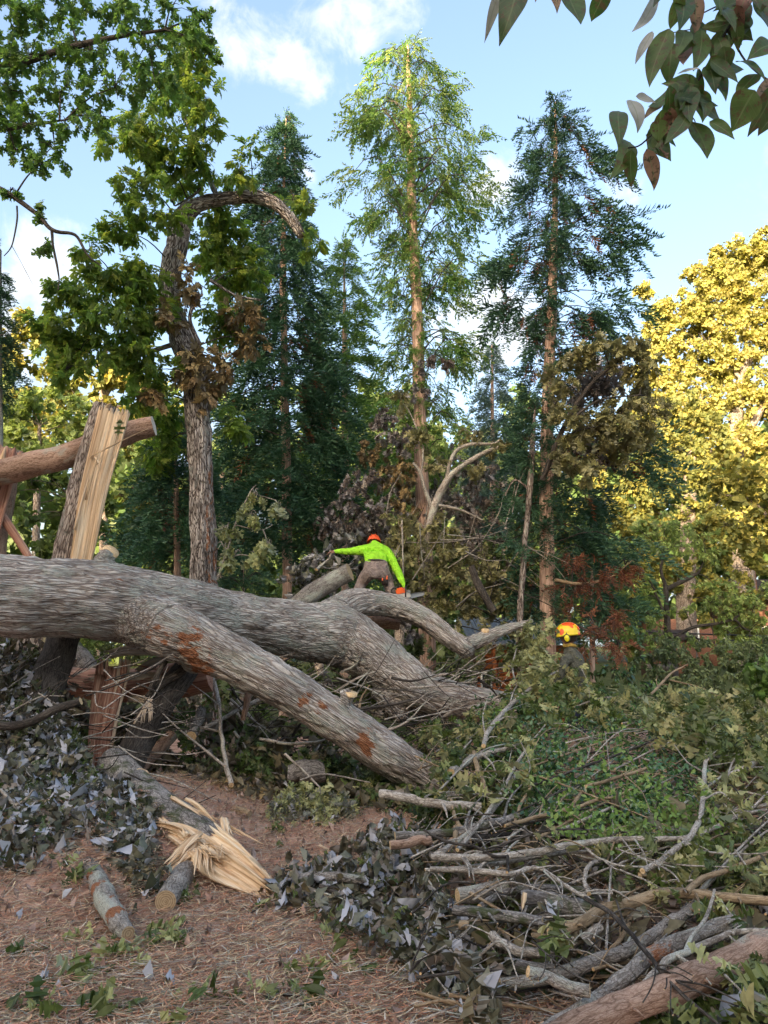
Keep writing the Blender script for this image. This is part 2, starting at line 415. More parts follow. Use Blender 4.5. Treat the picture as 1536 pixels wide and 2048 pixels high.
M['mossy'] = bark_mat('mossy_bark', (.045, .037, .03), (.2, .18, .165), (.54, .49, .44), 75, 24, (.46, .45, .36), .2, False, .8, .006, moss=(.05, .065, .02), plate=.25)
M['wood'] = wood_mat('fresh_wood', ((.30, .16, .08), (.68, .475, .29), (.86, .72, .53)))
M['palewood'] = wood_mat('pale_wood', ((.32, .2, .13), (.58, .45, .33), (.74, .65, .53)))
M['redwood'] = wood_mat('red_heartwood', ((.14, .055, .035), (.40, .20, .14), (.62, .42, .31)))
M['weathered'] = wood_mat('weathered_wood', ((.23, .17, .13), (.50, .42, .35), (.72, .66, .58)))
M['cut'] = cut_mat('sawn_end', ((.52, .32, .15), (.80, .60, .36)))
M['cutdark'] = cut_mat('old_sawn_end', ((.28, .19, .11), (.50, .37, .23)))

M['oak'] = leaf_mat('oak_leaf', [(.035, .055, .016), (.06, .095, .024), (.10, .14, .045), (.15, .175, .07), (.05, .075, .03)], (.17, .20, .11), .24, .38, gain=1.2)
M['oakpale'] = leaf_mat('pale_oak_leaf', [(.14, .17, .07), (.22, .25, .12), (.30, .31, .17), (.20, .2, .09)], (.30, .33, .22), .3, .45, gain=1.5)
M['oakhigh'] = leaf_mat('canopy_oak_leaf', [(.028, .06, .018), (.045, .09, .024), (.07, .125, .03), (.035, .07, .03), (.1, .14, .03)], (.17, .24, .11), .58, .45, gain=2.8)
M['hick'] = leaf_mat('hickory_leaf', [(.03, .055, .014), (.05, .09, .02), (.085, .13, .028), (.04, .07, .02), (.12, .14, .03)], (.18, .24, .09), .62, .4, gain=3.3)
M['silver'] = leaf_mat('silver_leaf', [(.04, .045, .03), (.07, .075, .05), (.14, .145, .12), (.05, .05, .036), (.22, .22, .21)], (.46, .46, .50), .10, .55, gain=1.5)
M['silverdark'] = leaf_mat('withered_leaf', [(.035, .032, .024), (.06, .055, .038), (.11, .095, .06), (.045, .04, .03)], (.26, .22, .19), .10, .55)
M['holly'] = leaf_mat('glossy_leaf', [(.012, .035, .018), (.02, .055, .025), (.035, .075, .03), (.06, .11, .03)], (.06, .10, .04), .12, .22, .6)
M['privet'] = leaf_mat('light_green_leaf', [(.05, .1, .025), (.09, .15, .04), (.15, .21, .07)], (.13, .18, .08), .35, .4)
M['shrub'] = leaf_mat('shrub_leaf', [(.04, .06, .03), (.07, .10, .045), (.11, .14, .07), (.05, .075, .04)], (.12, .15, .09), .3, .5)
M['dead'] = leaf_mat('dead_leaf', [(.09, .055, .025), (.17, .12, .06), (.22, .17, .09), (.06, .04, .025)], (.2, .17, .11), .2, .7)
M['olive'] = leaf_mat('drying_oak_leaf', [(.15, .15, .06), (.26, .25, .12), (.36, .34, .19), (.10, .10, .045)], (.30, .29, .18), .32, .5, gain=1.2)
M['purple'] = leaf_mat('dark_withered_leaf', [(.03, .022, .020), (.055, .042, .038), (.10, .085, .08), (.22, .2, .2)], (.34, .32, .33), .08, .6)
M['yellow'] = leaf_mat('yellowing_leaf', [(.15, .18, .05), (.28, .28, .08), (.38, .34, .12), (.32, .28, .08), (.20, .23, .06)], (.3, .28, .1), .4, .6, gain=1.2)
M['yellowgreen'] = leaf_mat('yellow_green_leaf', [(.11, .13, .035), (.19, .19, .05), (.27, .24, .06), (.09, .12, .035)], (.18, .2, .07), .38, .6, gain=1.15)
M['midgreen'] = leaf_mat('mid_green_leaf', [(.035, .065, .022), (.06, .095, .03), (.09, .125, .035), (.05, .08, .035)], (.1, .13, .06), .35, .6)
M['dogwood'] = leaf_mat('dogwood_leaf', [(.10, .14, .05), (.15, .2, .07), (.2, .23, .09), (.13, .15, .07)], (.2, .24, .12), .42, .55, gain=2.3)
M['cedar'] = leaf_mat('cedar_needles', [(.014, .036, .02), (.022, .055, .028), (.035, .075, .035), (.02, .05, .034)], None, .2, .5, gain=2.0, warm=(1.0, 1.0, 1.05))
M['cedarblue'] = leaf_mat('bluish_needles', [(.03, .055, .05), (.045, .075, .068), (.06, .10, .085), (.03, .055, .06)], None, .18, .5)
M['cedargreen'] = leaf_mat('fresh_needles', [(.04, .08, .025), (.065, .12, .03), (.10, .155, .035), (.05, .1, .045)], None, .3, .5)
M['feather'] = leaf_mat('feathery_needles', [(.045, .10, .028), (.07, .145, .035), (.105, .18, .045), (.08, .13, .05), (.14, .18, .055)], None, .38, .5)
M['rust'] = leaf_mat('rusty_needles', [(.10, .035, .018), (.16, .06, .03), (.21, .09, .05), (.09, .04, .03)], None, .15, .8, gain=1.3, warm=(1, 1, 1))
M['over'] = leaf_mat('spotted_leaf', [(.022, .045, .016), (.035, .065, .02), (.055, .085, .03), (.03, .05, .025)], None, .4, .4, spots=(.12, .075, .045), veins=True)
M['overpale'] = leaf_mat('pale_leaf_underside', [(.17, .18, .20), (.22, .23, .25)], None, .2, .6, veins=True)
M['overred'] = leaf_mat('reddening_leaf', [(.12, .06, .055), (.16, .10, .08), (.10, .07, .05)], None, .25, .6, spots=(.06, .05, .03), veins=True)
M['needle'] = leaf_mat('pine_straw', [(.2, .10, .068), (.32, .175, .125), (.43, .27, .20), (.11, .055, .04), (.5, .38, .30)], None, .1, .7, gain=2.5, warm=(1.16, .96, .86))
M['litter'] = leaf_mat('leaf_litter', [(.10, .06, .05), (.19, .12, .10), (.27, .2, .18), (.07, .045, .035)], (.28, .24, .24), .1, .8)

def ground_mat():
    t = NT('pine_straw_ground'); g = t.n('NewGeometry').outputs['Position']
    a = t.noise(g, 3, 5, .6); b = t.noise(t.scale(g, (9, 60, 20)), 1, 4, .7, .5); c2 = t.noise(t.scale(g, (60, 10, 20)), 1, 4, .7, .5)
    k = t.m('ADD', t.m('MULTIPLY', a, .4), t.m('ADD', t.m('MULTIPLY', b, .35), t.m('MULTIPLY', c2, .35)))
    c = t.ramp(k, [(.37, (.075, .04, .028)), (.49, (.37, .205, .145)), (.6, (.66, .43, .33))])
    t.bsdf(c, .95, t.bump(k, .8, .03), spec=.1); return t.mat
M['ground'] = ground_mat()
def lawn_mat():
    t = NT('shaded_lawn'); g = t.n('NewGeometry').outputs['Position']
    c = t.ramp(t.noise(g, 2.5, 6, .65), [(.35, (.03, .035, .015)), (.5, (.06, .08, .025)), (.65, (.10, .085, .045))])
    t.bsdf(c, .95, t.bump(t.noise(g, 20, 5), .6, .05), spec=.1); return t.mat
M['lawn'] = lawn_mat()

# ------------------------------------------------------------------ leaf shapes
def flat_poly(pts):
    v = [Vector((x, y, 0)) for x, y in pts]
    T = tessellate_polygon([v]); return np.array([(x, y, 0) for x, y in pts], float), np.array(T)
def bend(V, a, b, tw=0.0):
    V = V.copy(); V[:, 2] = -a * V[:, 0] ** 2 * 4 - b * V[:, 1] ** 2 + tw * V[:, 0] * V[:, 1] * 2
    return V
def mirror(h): return h + [(-x, y) for x, y in reversed(h) if x > 1e-6]
OAK_H = [(0.012, -.2), (.02, .02), (.07, .16), (.26, .16), (.23, .26), (.08, .28), (.09, .38), (.40, .42), (.31, .48), (.38, .60), (.11, .54), (.10, .66), (.27, .80), (.15, .82), (.11, .92), (0, 1.0)]
OAK_L = [(.01, -.1), (.05, .14), (.28, .14), (.08, .28), (.38, .45), (.10, .52), (.28, .76), (.07, .74), (0, 1.0)]
def lf(h, a, b, tw=0): 
    V, T = flat_poly(mirror(h)); return bend(V, a, b, tw), T
OAK = [lf(OAK_H, .25, .12), lf(OAK_H, .5, .35, .2), lf(OAK_H, -.3, .25, -.3)]
OAKL = [lf(OAK_L, .3, .15), lf(OAK_L, .6, .35, .2), lf(OAK_L, -.3, .2, -.3)]
SIL_H = [(.01, -.15), (.02, .0), (.26, .04), (.40, .22), (.34, .34), (.46, .52), (.30, .58), (.28, .76), (.12, .80), (0, .96)]
SIL = [lf(SIL_H, .5, .25), lf(SIL_H, 1.3, .3, .6), lf(SIL_H, -.9, .6, -.6), lf(SIL_H, 1.7, -.25, .8), lf(SIL_H, .7, 1.2, .3), lf(SIL_H, -1.4, .2, .9)]
OV_H = [(.015, 0), (.2, .22), (.25, .5), (.14, .8), (0, 1.0)]
def oval(w=1.0, fold=.2, b=.15):
    V = np.array([(0, 0, 0), (.16 * w, .2, fold * .12), (.25 * w, .5, fold * .2), (.15 * w, .8, fold * .12), (0, 1, 0), (-.15 * w, .8, fold * .12), (-.25 * w, .5, fold * .2), (-.16 * w, .2, fold * .12), (0, .5, 0)], float)
    T = np.array([(0, 1, 8), (1, 2, 8), (2, 3, 8), (3, 4, 8), (4, 5, 8), (5, 6, 8), (6, 7, 8), (7, 0, 8)]); V[:, 2] -= b * V[:, 1] ** 2
    return V, T
OVAL = [oval(), oval(1.1, .4, .3), oval(.9, -.2, .1)]
OVL = []
for w, fo, b in ((1, .3, .2), (1.2, .1, .4)):
    V = np.array([(0, 0, 0), (.25 * w, .5, fo * .2), (0, 1, -b), (-.25 * w, .5, fo * .2)], float); OVL.append((V, np.array([(0, 1, 2), (0, 2, 3)])))
def merge(parts):
    V = []; T = []; n = 0
    for v, t in parts: V.append(v); T.append(t + n); n += len(v)
    return np.concatenate(V), np.concatenate(T)
def rotz(V, a): c, s = math.cos(a), math.sin(a); return V @ np.array([[c, s, 0], [-s, c, 0], [0, 0, 1]])
def compound(n=5, dro=.2):
    ps = []
    for k in range(n):
        if k == n - 1: a, y, sc = 0, .5, .55
        else: a = (1 if k % 2 else -1) * R(62 - 12 * (k // 2)); y = .2 + .15 * (k // 2); sc = .34 + .08 * (k // 2)
        v, t = OVL[0]; v = np.vstack([v[:, :]]) * np.array([1.25, 1, 1]) * sc; v = rotz(v, a); v[:, 1] += y; v[:, 2] -= dro * (v[:, 1] ** 2 + np.abs(v[:, 0]) * .5); ps.append((v, t))
    v = np.array([(-.012, 0, 0), (.012, 0, 0), (0, .6, -.05)]); ps.append((v, np.array([(0, 1, 2)])))
    return merge(ps)
COMP = [compound(5, .2), compound(7, .5), compound(5, -.1)]
def spray(n=12, L=.42, w=.05, up=.25, dro=.25, curve=.1):
    """a conifer branchlet: a spine with slender needle-clad shoots either side"""
    ps = []
    def shoot(p0, d, l, w0):
        d = np.array(d) / np.linalg.norm(d); sd = np.cross(d, (0, 0, 1.0)); sd = sd / (np.linalg.norm(sd) + 1e-6)
        m_ = p0 + d * l * .5 + np.array([0, 0, -curve * l * .3]); e = p0 + d * l + np.array([0, 0, curve * l])
        a2 = random.random() * 3.1; wv = sd * math.cos(a2) + np.cross(sd, d) * math.sin(a2)
        ps.append((np.array([p0, m_ + wv * w0 * .7, e, m_ - wv * w0 * .7]), np.array([(0, 1, 2), (0, 2, 3)])))
    for i in range(n):
        t = .08 + .9 * i / (n - 1); base = np.array([0, t, -dro * t * t])
        s = 1 if i % 2 else -1
        l = L * (1 - .65 * t) * random.uniform(.75, 1.2)
        shoot(base, (s * random.uniform(.6, 1), random.uniform(.5, .9), random.uniform(-.3, .3) + up), l, w)
        if i % 2 == 0: shoot(base, (-s * random.uniform(.2, .7), random.uniform(.7, 1), random.uniform(-.2, .5) + up), l * .8, w)
    shoot(np.array([0, .95, -dro * .9]), (0, 1, up), .22, w)
    ps.append((np.array([(-.012, 0, 0), (.012, 0, 0), (0, 1.0, -dro)]), np.array([(0, 1, 2)])))
    return merge(ps)
SPRAY = [spray() for _ in range(5)]
SPRAYD = [spray(13, .4, .06, -.35, .45, -.1) for _ in range(5)]      # hanging, feathery
TUFT = [spray(6, .5, .05, .2, .2) for _ in range(3)]                  # coarser, for far trees
def clump(n=5, s=1.0):
    ps = []
    for k in range(n):
        v, t = OVL[k % 2]; a = random.random() * 6.28; b = random.uniform(-1.2, 1.2)
        v = v * np.array([1.6, 1, 1]) * random.uniform(.4, .75) * s
        cb, sb = math.cos(b), math.sin(b); v = v @ np.array([[cb, 0, sb], [0, 1, 0], [-sb, 0, cb]]); v = rotz(v, a)
        v = v + (np.random.rand(3) - .5) * .8 * s; ps.append((v, t))
    return merge(ps)
np.random.seed(4)
CLUMP = [clump() for _ in range(6)]

def scatter(mb, tpls, pos, d, nrm, sc, tone=None, m=0):
    pos = np.asarray(pos, float); N = len(pos)
    if N == 0: return
    d = norm(d); nrm = np.asarray(nrm, float); nrm = norm(nrm - d * (nrm * d).sum(1, keepdims=True)); sd = np.cross(d, nrm)
    sc = np.broadcast_to(np.asarray(sc, float), (N,)); tone = rng.random(N) if tone is None else tone
    ch = rng.integers(0, len(tpls), N)
    for k, (V, T) in enumerate(tpls):
        ix = np.nonzero(ch == k)[0]
        if len(ix) == 0: continue
        X = pos[ix][:, None] + sc[ix][:, None, None] * (V[None, :, 0, None] * sd[ix][:, None] + V[None, :, 1, None] * d[ix][:, None] + V[None, :, 2, None] * nrm[ix][:, None])
        TT = T[None] + (np.arange(len(ix)) * len(V))[:, None, None]
        mb.add(X.reshape(-1, 3), T=TT.reshape(-1, 3), m=m, tone=np.repeat(tone[ix], len(V)))

def rdir(n): return norm(rng.normal(size=(n, 3)))
def blob(px, py, rx, ry, d, dz=None):
    """an ellipsoid of foliage: centre and half sizes in metres"""
    c = P(px, py, d); return c, np.array([W(rx, d), (W(rx, d) + W(ry, d)) * .5 if dz is None else dz, W(ry, d)])
def fill(c, Rr, nsub, per, sub=.3, droop=.4, out=.6, shell=.35):
    """leaf positions, directions and normals inside an ellipsoid, gathered on small twigs"""
    u = rdir(nsub) * (rng.random(nsub) ** shell)[:, None]
    sc = c + u * Rr
    sr = sub * Rr.mean() * rng.uniform(.6, 1.3, nsub)
    sd = norm(u + rdir(nsub) * .7 + np.array([0, 0, -droop]))
    k = np.repeat(np.arange(nsub), per); n = len(k)
    t = rng.random(n)
    pos = sc[k] + sd[k] * (t * 2 - 1)[:, None] * sr[k][:, None] + rdir(n) * (sr[k] * .38 * rng.random(n) ** .5)[:, None]
    dr = norm(sd[k] * out + rdir(n) * .8 + np.array([0, 0, -droop]))
    nr = norm(rdir(n) * .8 + np.array([0, 0, 1.0]))
    return pos, dr, nr, sc, sd, sr

def foliage(name, mats, tpls, blobs, size, dens, parent=None, sub=.3, per=14, droop=.4, shell=.35, twigs=True, twm=None, var=.3, min_sub=4):
    """blobs: (centre, half sizes[, material]); dens = leaves per square metre of the blob's face"""
    mb = MB()
    for b in blobs:
        c, Rr = b[0], b[1]; mi = b[2] if len(b) > 2 else 0
        n = max(min_sub * per, int(dens * math.pi * Rr[0] * Rr[2])); ns = max(min_sub, n // per)
        pos, dr, nr, sc, sd, sr = fill(c, Rr, ns, per, sub, droop, shell=shell)
        base = rng.random(ns)[np.repeat(np.arange(ns), per)]
        tone = np.clip(base * .55 + rng.random(len(pos)) * .45, 0, .999)
        scatter(mb, tpls, pos, dr, nr, size * rng.uniform(1 - var, 1 + var, len(pos)), tone, m=mi)
        if twigs:
            for q in range(ns):
                e = sc[q] + sd[q] * sr[q]; s0 = sc[q] - sd[q] * sr[q] - norm(sc[q] - c) * sr[q] * .3
                thin(mb, s0, e, .004 + .01 * size, len(mats) - 1)
    return mb.build(name, mats, parent)
def thin(mb, a, b, w, m):
    d = norm(np.array(b) - a); s1 = norm(np.cross(d, (0.3, .2, 1.0))); s2 = np.cross(d, s1); mid = (np.array(a) + b) / 2 + (np.random.rand(3) - .5) * np.linalg.norm(b - a) * .15
    V = []
    for p, ww in ((a, w), (mid, w * .8), (b, w * .4)):
        for k in range(3): an = k * 2.094; V.append(p + (s1 * math.cos(an) + s2 * math.sin(an)) * ww * .5)
    Qd = [(i * 3 + k, i * 3 + (k + 1) % 3, i * 3 + 3 + (k + 1) % 3, i * 3 + 3 + k) for i in range(2) for k in range(3)]
    mb.add(V, Q=Qd, m=m)
# ------------------------------------------------------------------ ground
def gh(x, y):
    x = np.asarray(x, float); y = np.asarray(y, float)
    q = np.stack([x * .7, y * .7, np.zeros_like(x)], -1).reshape(-1, 3)
    z = (fbm(q, 3).reshape(x.shape) - .5) * .10
    near = np.clip((14 - y) / 6, 0, 1)
    pl = np.clip((x - .55 + (y - 3.5) * .02) / 1.1, 0, 1) * np.clip((y - 2.2) / 1.2, 0, 1)
    z = z + pl * np.clip(.06 + (y - 3.3) * .13, 0, .75) * near * .9
    lf_ = np.clip((-1.0 - x) / 1.0, 0, 1) * np.clip((y - 4.6) / 1.4, 0, 1) * np.clip((10 - y) / 3, 0, 1)
    z = z + lf_ * .35
    return z
xs = np.concatenate([-np.geomspace(220, 9, 16), np.linspace(-8, 8, 110), np.geomspace(9, 220, 16)])
ys = np.concatenate([-np.geomspace(220, 4, 14), np.linspace(-3, 14, 110), np.geomspace(15, 300, 20)])
X, Y = np.meshgrid(xs, ys); Z = gh(X, Y)
nx, ny = len(xs), len(ys)
i = np.arange(ny - 1)[:, None] * nx; j = np.arange(nx - 1)[None]
mb = MB(); mid = ((Y[:-1, :-1] > 13) | (Y[:-1, :-1] < -4) | (abs(X[:-1, :-1]) > 9)).astype(int).ravel()
mb.add(np.stack([X, Y, Z], -1).reshape(-1, 3), Q=np.stack([i + j, i + j + 1, i + nx + j + 1, i + nx + j], -1).reshape(-1, 4), m=mid)
tag(mb.build('ground', [M['ground'], M['lawn']], smooth=True, origin=(0, 0, 0)), kind='structure')

# ------------------------------------------------------------------ trees
def ground_pt(p): return (float(p[0]), float(p[1]), 0.0)
def conifer(name, label, cat, trunk, ext, d, leafm, n_br, n_sp, size, group=None, trunk_m='pinebark', droop=.25, rise=.0, tpl=None, bare_below=None, rusty=.0, seedgap=.0, share=None, r_br=.018, nseg=10, bias=0.0, inner=.25, front=1.0, lvar=(.6, 1.12), fluff=1.0):
    """trunk: (px, py, r px) from the ground up; ext: (py, left px, right px) half widths of the crown by height"""
    tp = [P(a, b, d) for a, b, c in trunk]; tr = [W(c, d) for a, b, c in trunk]
    base = tp[0].copy(); 
    if base[2] > 0: tp = [np.array([base[0] , base[1], -.05])] + tp; tr = [tr[0] * 1.15] + tr
    o = root(name, ground_pt(tp[0]), label, cat, group)
    mb = MB(); pth, pr = tube(mb, tp, tr, n=nseg, sub=8, cap=(0, 1), bump=.012, wob=.25)
    ntr = mb
    ez = np.array([P(0, e[0], d)[2] for e in ext])[::-1]; el = np.array([W(e[1], d) for e in ext])[::-1]; er = np.array([W(e[2], d) for e in ext])[::-1]
    z0, z1 = ez[0], ez[-1]
    fb = MB(); rb = MB(); bb = MB(); nr_ = 0
    tpl = tpl or SPRAY
    for k in range(n_br):
        f = (k + .5) / n_br; z = z0 + (z1 - z0) * f ** .92 + random.uniform(-.1, .1)
        z = min(z, z1 - .05)
        ix = min(int(np.searchsorted(pth[:, 2], z)), len(pth) - 1); c = pth[ix]; c = np.array([c[0], c[1], z])
        a = k * 2.39996 + random.uniform(-.3, .3); ca, sa = math.cos(a), math.sin(a)
        Lx = np.interp(z, ez, er) if ca > 0 else np.interp(z, ez, el)
        Ld = (np.interp(z, ez, er) + np.interp(z, ez, el)) * .5
        L = math.hypot(Lx * ca, Ld * sa) * random.uniform(*lvar)
        if sa < -.35: L *= front
        if L < .05: continue
        up = rise + random.uniform(-.05, .15) * fluff * fluff
        P0 = c; P1 = c + np.array([ca * L * .5, sa * L * .5, L * (up + .06)]); P2 = c + np.array([ca * L, sa * L, L * (up - droop * random.uniform(.5, 1.2))])
        tube(bb, [P0, P1, P2], [max(.006, r_br * min(1, L / 2)), r_br * .5, .004], n=4, sub=3, cap=(0, 0), m=0)
        ns = max(3, int(n_sp * (L / (el.max() + er.max()) * 2 * .7 + .3)))
        t = rng.uniform(inner, 1.0, ns) ** .8
        A = (P0[None] * (1 - t)[:, None] ** 2 + 2 * ((1 - t) * t)[:, None] * P1 + (t ** 2)[:, None] * P2)
        bd = norm(P2 - P0); side = np.cross(bd, (0, 0, 1))
        s = np.where(rng.random(ns) < .5, -1, 1)[:, None]
        dr = norm(bd * rng.uniform(.4, 1.1, ns)[:, None] + side * s * rng.uniform(.1, .9, ns)[:, None] + np.array([0, 0, 1]) * rng.uniform(-.75, .25, ns)[:, None] - np.array([0, 0, droop * .8]))
        nm = norm(rdir(ns) * .5 + np.array([0, 0, 1.0]))
        pos = A + rdir(ns) * (.12 * L * t + .05)[:, None] * .7 * fluff; dr = norm(dr + rdir(ns) * .35 * fluff)
        rust = (rng.random(ns) < rusty) & (t < .75)
        scs = size * rng.uniform(.6, 1.25, ns) * (0.55 + .45 * min(1, L / 1.2))
        tone = np.clip(rng.random() * .5 + rng.random(ns) * .5, 0, .999)
        scatter(fb, tpl, pos[~rust], dr[~rust], nm[~rust], scs[~rust], tone[~rust])
        if rust.any(): scatter(rb, tpl, pos[rust], norm(dr[rust] + np.array([0, 0, -.6])), nm[rust], scs[rust] * .9, tone[rust]); nr_ += 1
    # leader
    nt = 10; tt = np.linspace(0, 1, nt); top = pth[-1]
    scatter(fb, tpl, top - np.array([0, 0, 1.0]) * (tt[:, None] * size * 1.8), norm(rdir(nt) * .5 + np.array([0, 0, 1.0])), rdir(nt), size * (.5 + .5 * tt))
    ntr.build('trunk', [M[trunk_m], M['cutdark']], o, smooth=True)
    tag(bb.build('bough', M['dark'], o), kind='stuff')
    tag(fb.build('needles', M[leafm], o), kind='stuff')
    if nr_: tag(rb.build('dead_needles', M['rust'], o), kind='stuff')
    return o

conifer('cedar_tree', 'tall dark blue-green cedar with a narrow pointed top, behind the curled broken trunk', 'tree',
        [(575, 1180, 10), (572, 900, 9), (566, 600, 7), (568, 400, 4), (572, 232, 1)],
        [(228, 4, 4), (262, 30, 28), (300, 48, 40), (360, 62, 50), (420, 75, 75), (500, 95, 85), (600, 105, 110), (700, 120, 130), (800, 150, 150), (900, 180, 165), (1000, 200, 175), (1100, 170, 170)],
        15.5, 'cedar', 205, 30, .60, front=.5, rusty=.07, group='tall cedars behind the fallen oak', droop=.3)
conifer('cedar_tree', 'bushy green cedar filling the gap left of the bright feathery conifer', 'tree',
        [(690, 1200, 9), (690, 800, 7), (688, 480, 1)],
        [(478, 4, 4), (520, 28, 25), (600, 55, 55), (700, 75, 65), (800, 90, 80), (900, 110, 90), (1020, 120, 90)],
        18.5, 'cedargreen', 95, 20, .66, group='tall cedars behind the fallen oak', droop=.25)
conifer('feathery_conifer', 'tallest tree, bright yellow-green feathery conifer with a bare pinkish trunk', 'tree',
        [(853, 1180, 16), (845, 1000, 14.5), (838, 800, 13), (831, 550, 11), (823, 380, 9), (819, 200, 6), (815, 90, 1.5)],
        [(78, 8, 8), (110, 62, 55), (170, 92, 92), (250, 115, 150), (320, 122, 180), (380, 110, 165), (420, 160, 140), (520, 85, 150), (600, 65, 150), (700, 62, 120), (800, 70, 100), (880, 50, 90), (960, 30, 60)],
        14.0, 'feather', 215, 28, .40, droop=.38, rise=.32, tpl=SPRAYD, r_br=.024, inner=.5, front=.12, lvar=(.4, 1.2), fluff=1.9)
conifer('cedar_tree', 'tall cedar with bare pink-brown trunk and rusty dead sprays, behind the second worker', 'tree',
        [(1098, 1420, 17), (1093, 1000, 14), (1097, 800, 12.5), (1104, 600, 10), (1110, 400, 6.5), (1111, 205, 1.2)],
        [(195, 5, 5), (230, 38, 38), (280, 58, 72), (350, 72, 112), (430, 78, 150), (520, 105, 190), (580, 120, 230), (640, 75, 160), (690, 45, 70), (850, 45, 120), (930, 55, 225), (1000, 40, 200), (1080, 50, 160), (1200, 50, 140), (1280, 40, 110)],
        12.6, 'cedar', 210, 30, .48, rusty=.14, group='tall cedars behind the fallen oak', droop=.25, inner=.4, front=.15, lvar=(.5, 1.3), fluff=1.5)
conifer('spruce_tree', 'distant bluish spruce with a pointed top between the two bare conifer trunks', 'tree',
        [(985, 1200, 7), (985, 900, 5), (984, 690, 1)],
        [(686, 3, 3), (760, 30, 30), (860, 50, 45), (960, 62, 60), (1080, 75, 70)], 22, 'cedarblue', 80, 18, .65, droop=.2)
conifer('spruce_tree', 'small dark spruce with a pointed tip, right of the right-hand cedar trunk', 'tree',
        [(1184, 1300, 5), (1184, 1015, 1)],
        [(1012, 3, 3), (1060, 30, 28), (1120, 52, 50), (1200, 60, 60)], 17, 'cedar', 70, 14, .4, droop=.1)
conifer('cedar_tree', 'low dark cedar with drooping sprays just left of the furrowed standing trunk', 'tree',
        [(355, 1230, 8), (352, 960, 5), (350, 840, 1)],
        [(830, 10, 10), (880, 50, 50), (950, 85, 90), (1030, 110, 110), (1120, 120, 110)], 14, 'cedar', 80, 22, .5, group='tall cedars behind the fallen oak', rusty=.1)
conifer('cedar_tree', 'dark cedar at the left picture edge with its grey trunk cut by the edge', 'tree',
        [(-12, 1100, 14), (-8, 800, 12), (-6, 500, 10)],
        [(540, 8, 18), (600, 30, 36), (680, 40, 44), (760, 40, 50), (800, 20, 20)], 11, 'cedar', 46, 18, .35, group='tall cedars behind the fallen oak', trunk_m='twig')
conifer('cedar_sapling', 'small young cedar with bright green tufts just behind the fallen trunk', 'sapling',
        [(487, 1260, 3), (487, 1130, 1)], [(1128, 10, 10), (1160, 48, 48), (1200, 50, 50)], 12.6, 'cedar', 26, 9, .34, droop=0, rise=.3)

def tree(name, label, cat, trunk, limbs, blobs, d, leafm, tpl, size, dens, group=None, bark='bark', per=14, sub=.3, droop=.3, extra=None, shell=.35, twigs=True, nseg=10, bump=.012, part='leaves', across=22, base=True, dead_at=None):
    """trunk and limbs traced as (px, py, r px[, depth]); blobs as (px, py, rx, ry, depth[, material index])"""
    def pt(q): return P(q[0], q[1], q[3] if len(q) > 3 else d)
    tp = [pt(q) for q in trunk]; tr = [W(q[2], q[3] if len(q) > 3 else d) for q in trunk]
    if base and tp[0][2] > 0: tp = [np.array([tp[0][0], tp[0][1], -.05])] + tp; tr = [tr[0] * 1.1] + tr
    o = root(name, ground_pt(tp[0]) if base else tuple(tp[0]), label, cat, group)
    mb = MB(); pth, pr = tube(mb, tp, tr, n=nseg, sub=10 if nseg > 14 else 6, cap=(0, 1), bump=bump, wob=.2, across=across)
    mb.build('trunk', [M[bark], M['cutdark']], o, smooth=True)
    nodes = list(pth); 
    for L in limbs:
        mb = MB(); q, _ = tube(mb, [pt(x) for x in L], [W(x[2], x[3] if len(x) > 3 else d) for x in L], n=7, sub=6, cap=(0, 1), bump=.003, wob=.3)
        mb.build('limb', [M[bark], M['cutdark']], o, smooth=True); nodes += list(q)
    nodes = np.array(nodes)
    bl = []; tb = MB()
    for b in blobs:
        c, Rr = blob(b[0], b[1], b[2], b[3], b[4] if len(b) > 4 else d); bl.append((c, Rr) + ((b[5],) if len(b) > 5 else ()))
        k = int(np.argmin(np.linalg.norm(nodes - c, axis=1) + np.clip(nodes[:, 2] - c[2], 0, 9) * .5)); a = nodes[k]
        mid = (a + c) / 2 + np.array([0, 0, .12 * np.linalg.norm(c - a)])
        tube(tb, [a, mid, c], [.012 + .008 * Rr.mean(), .01, .005], n=5, sub=4, cap=(0, 0))
        for q in range(5):
            u = rdir(1)[0] * Rr * .8; tube(tb, [c, c + u * .5 + np.array([0, 0, .06]), c + u], [.007, .005, .003], n=4, sub=2, cap=(0, 0))
    if bl:
        tag(tb.build('twigs', [M['dark'] if bark != 'twig' else M['twig']], o), kind='stuff')
        tag(foliage(part, [M[x] for x in leafm] + [M['dark']], tpl, bl, size, dens, o, sub=sub, per=per, droop=droop, shell=shell, twigs=twigs), kind='stuff')
    return o

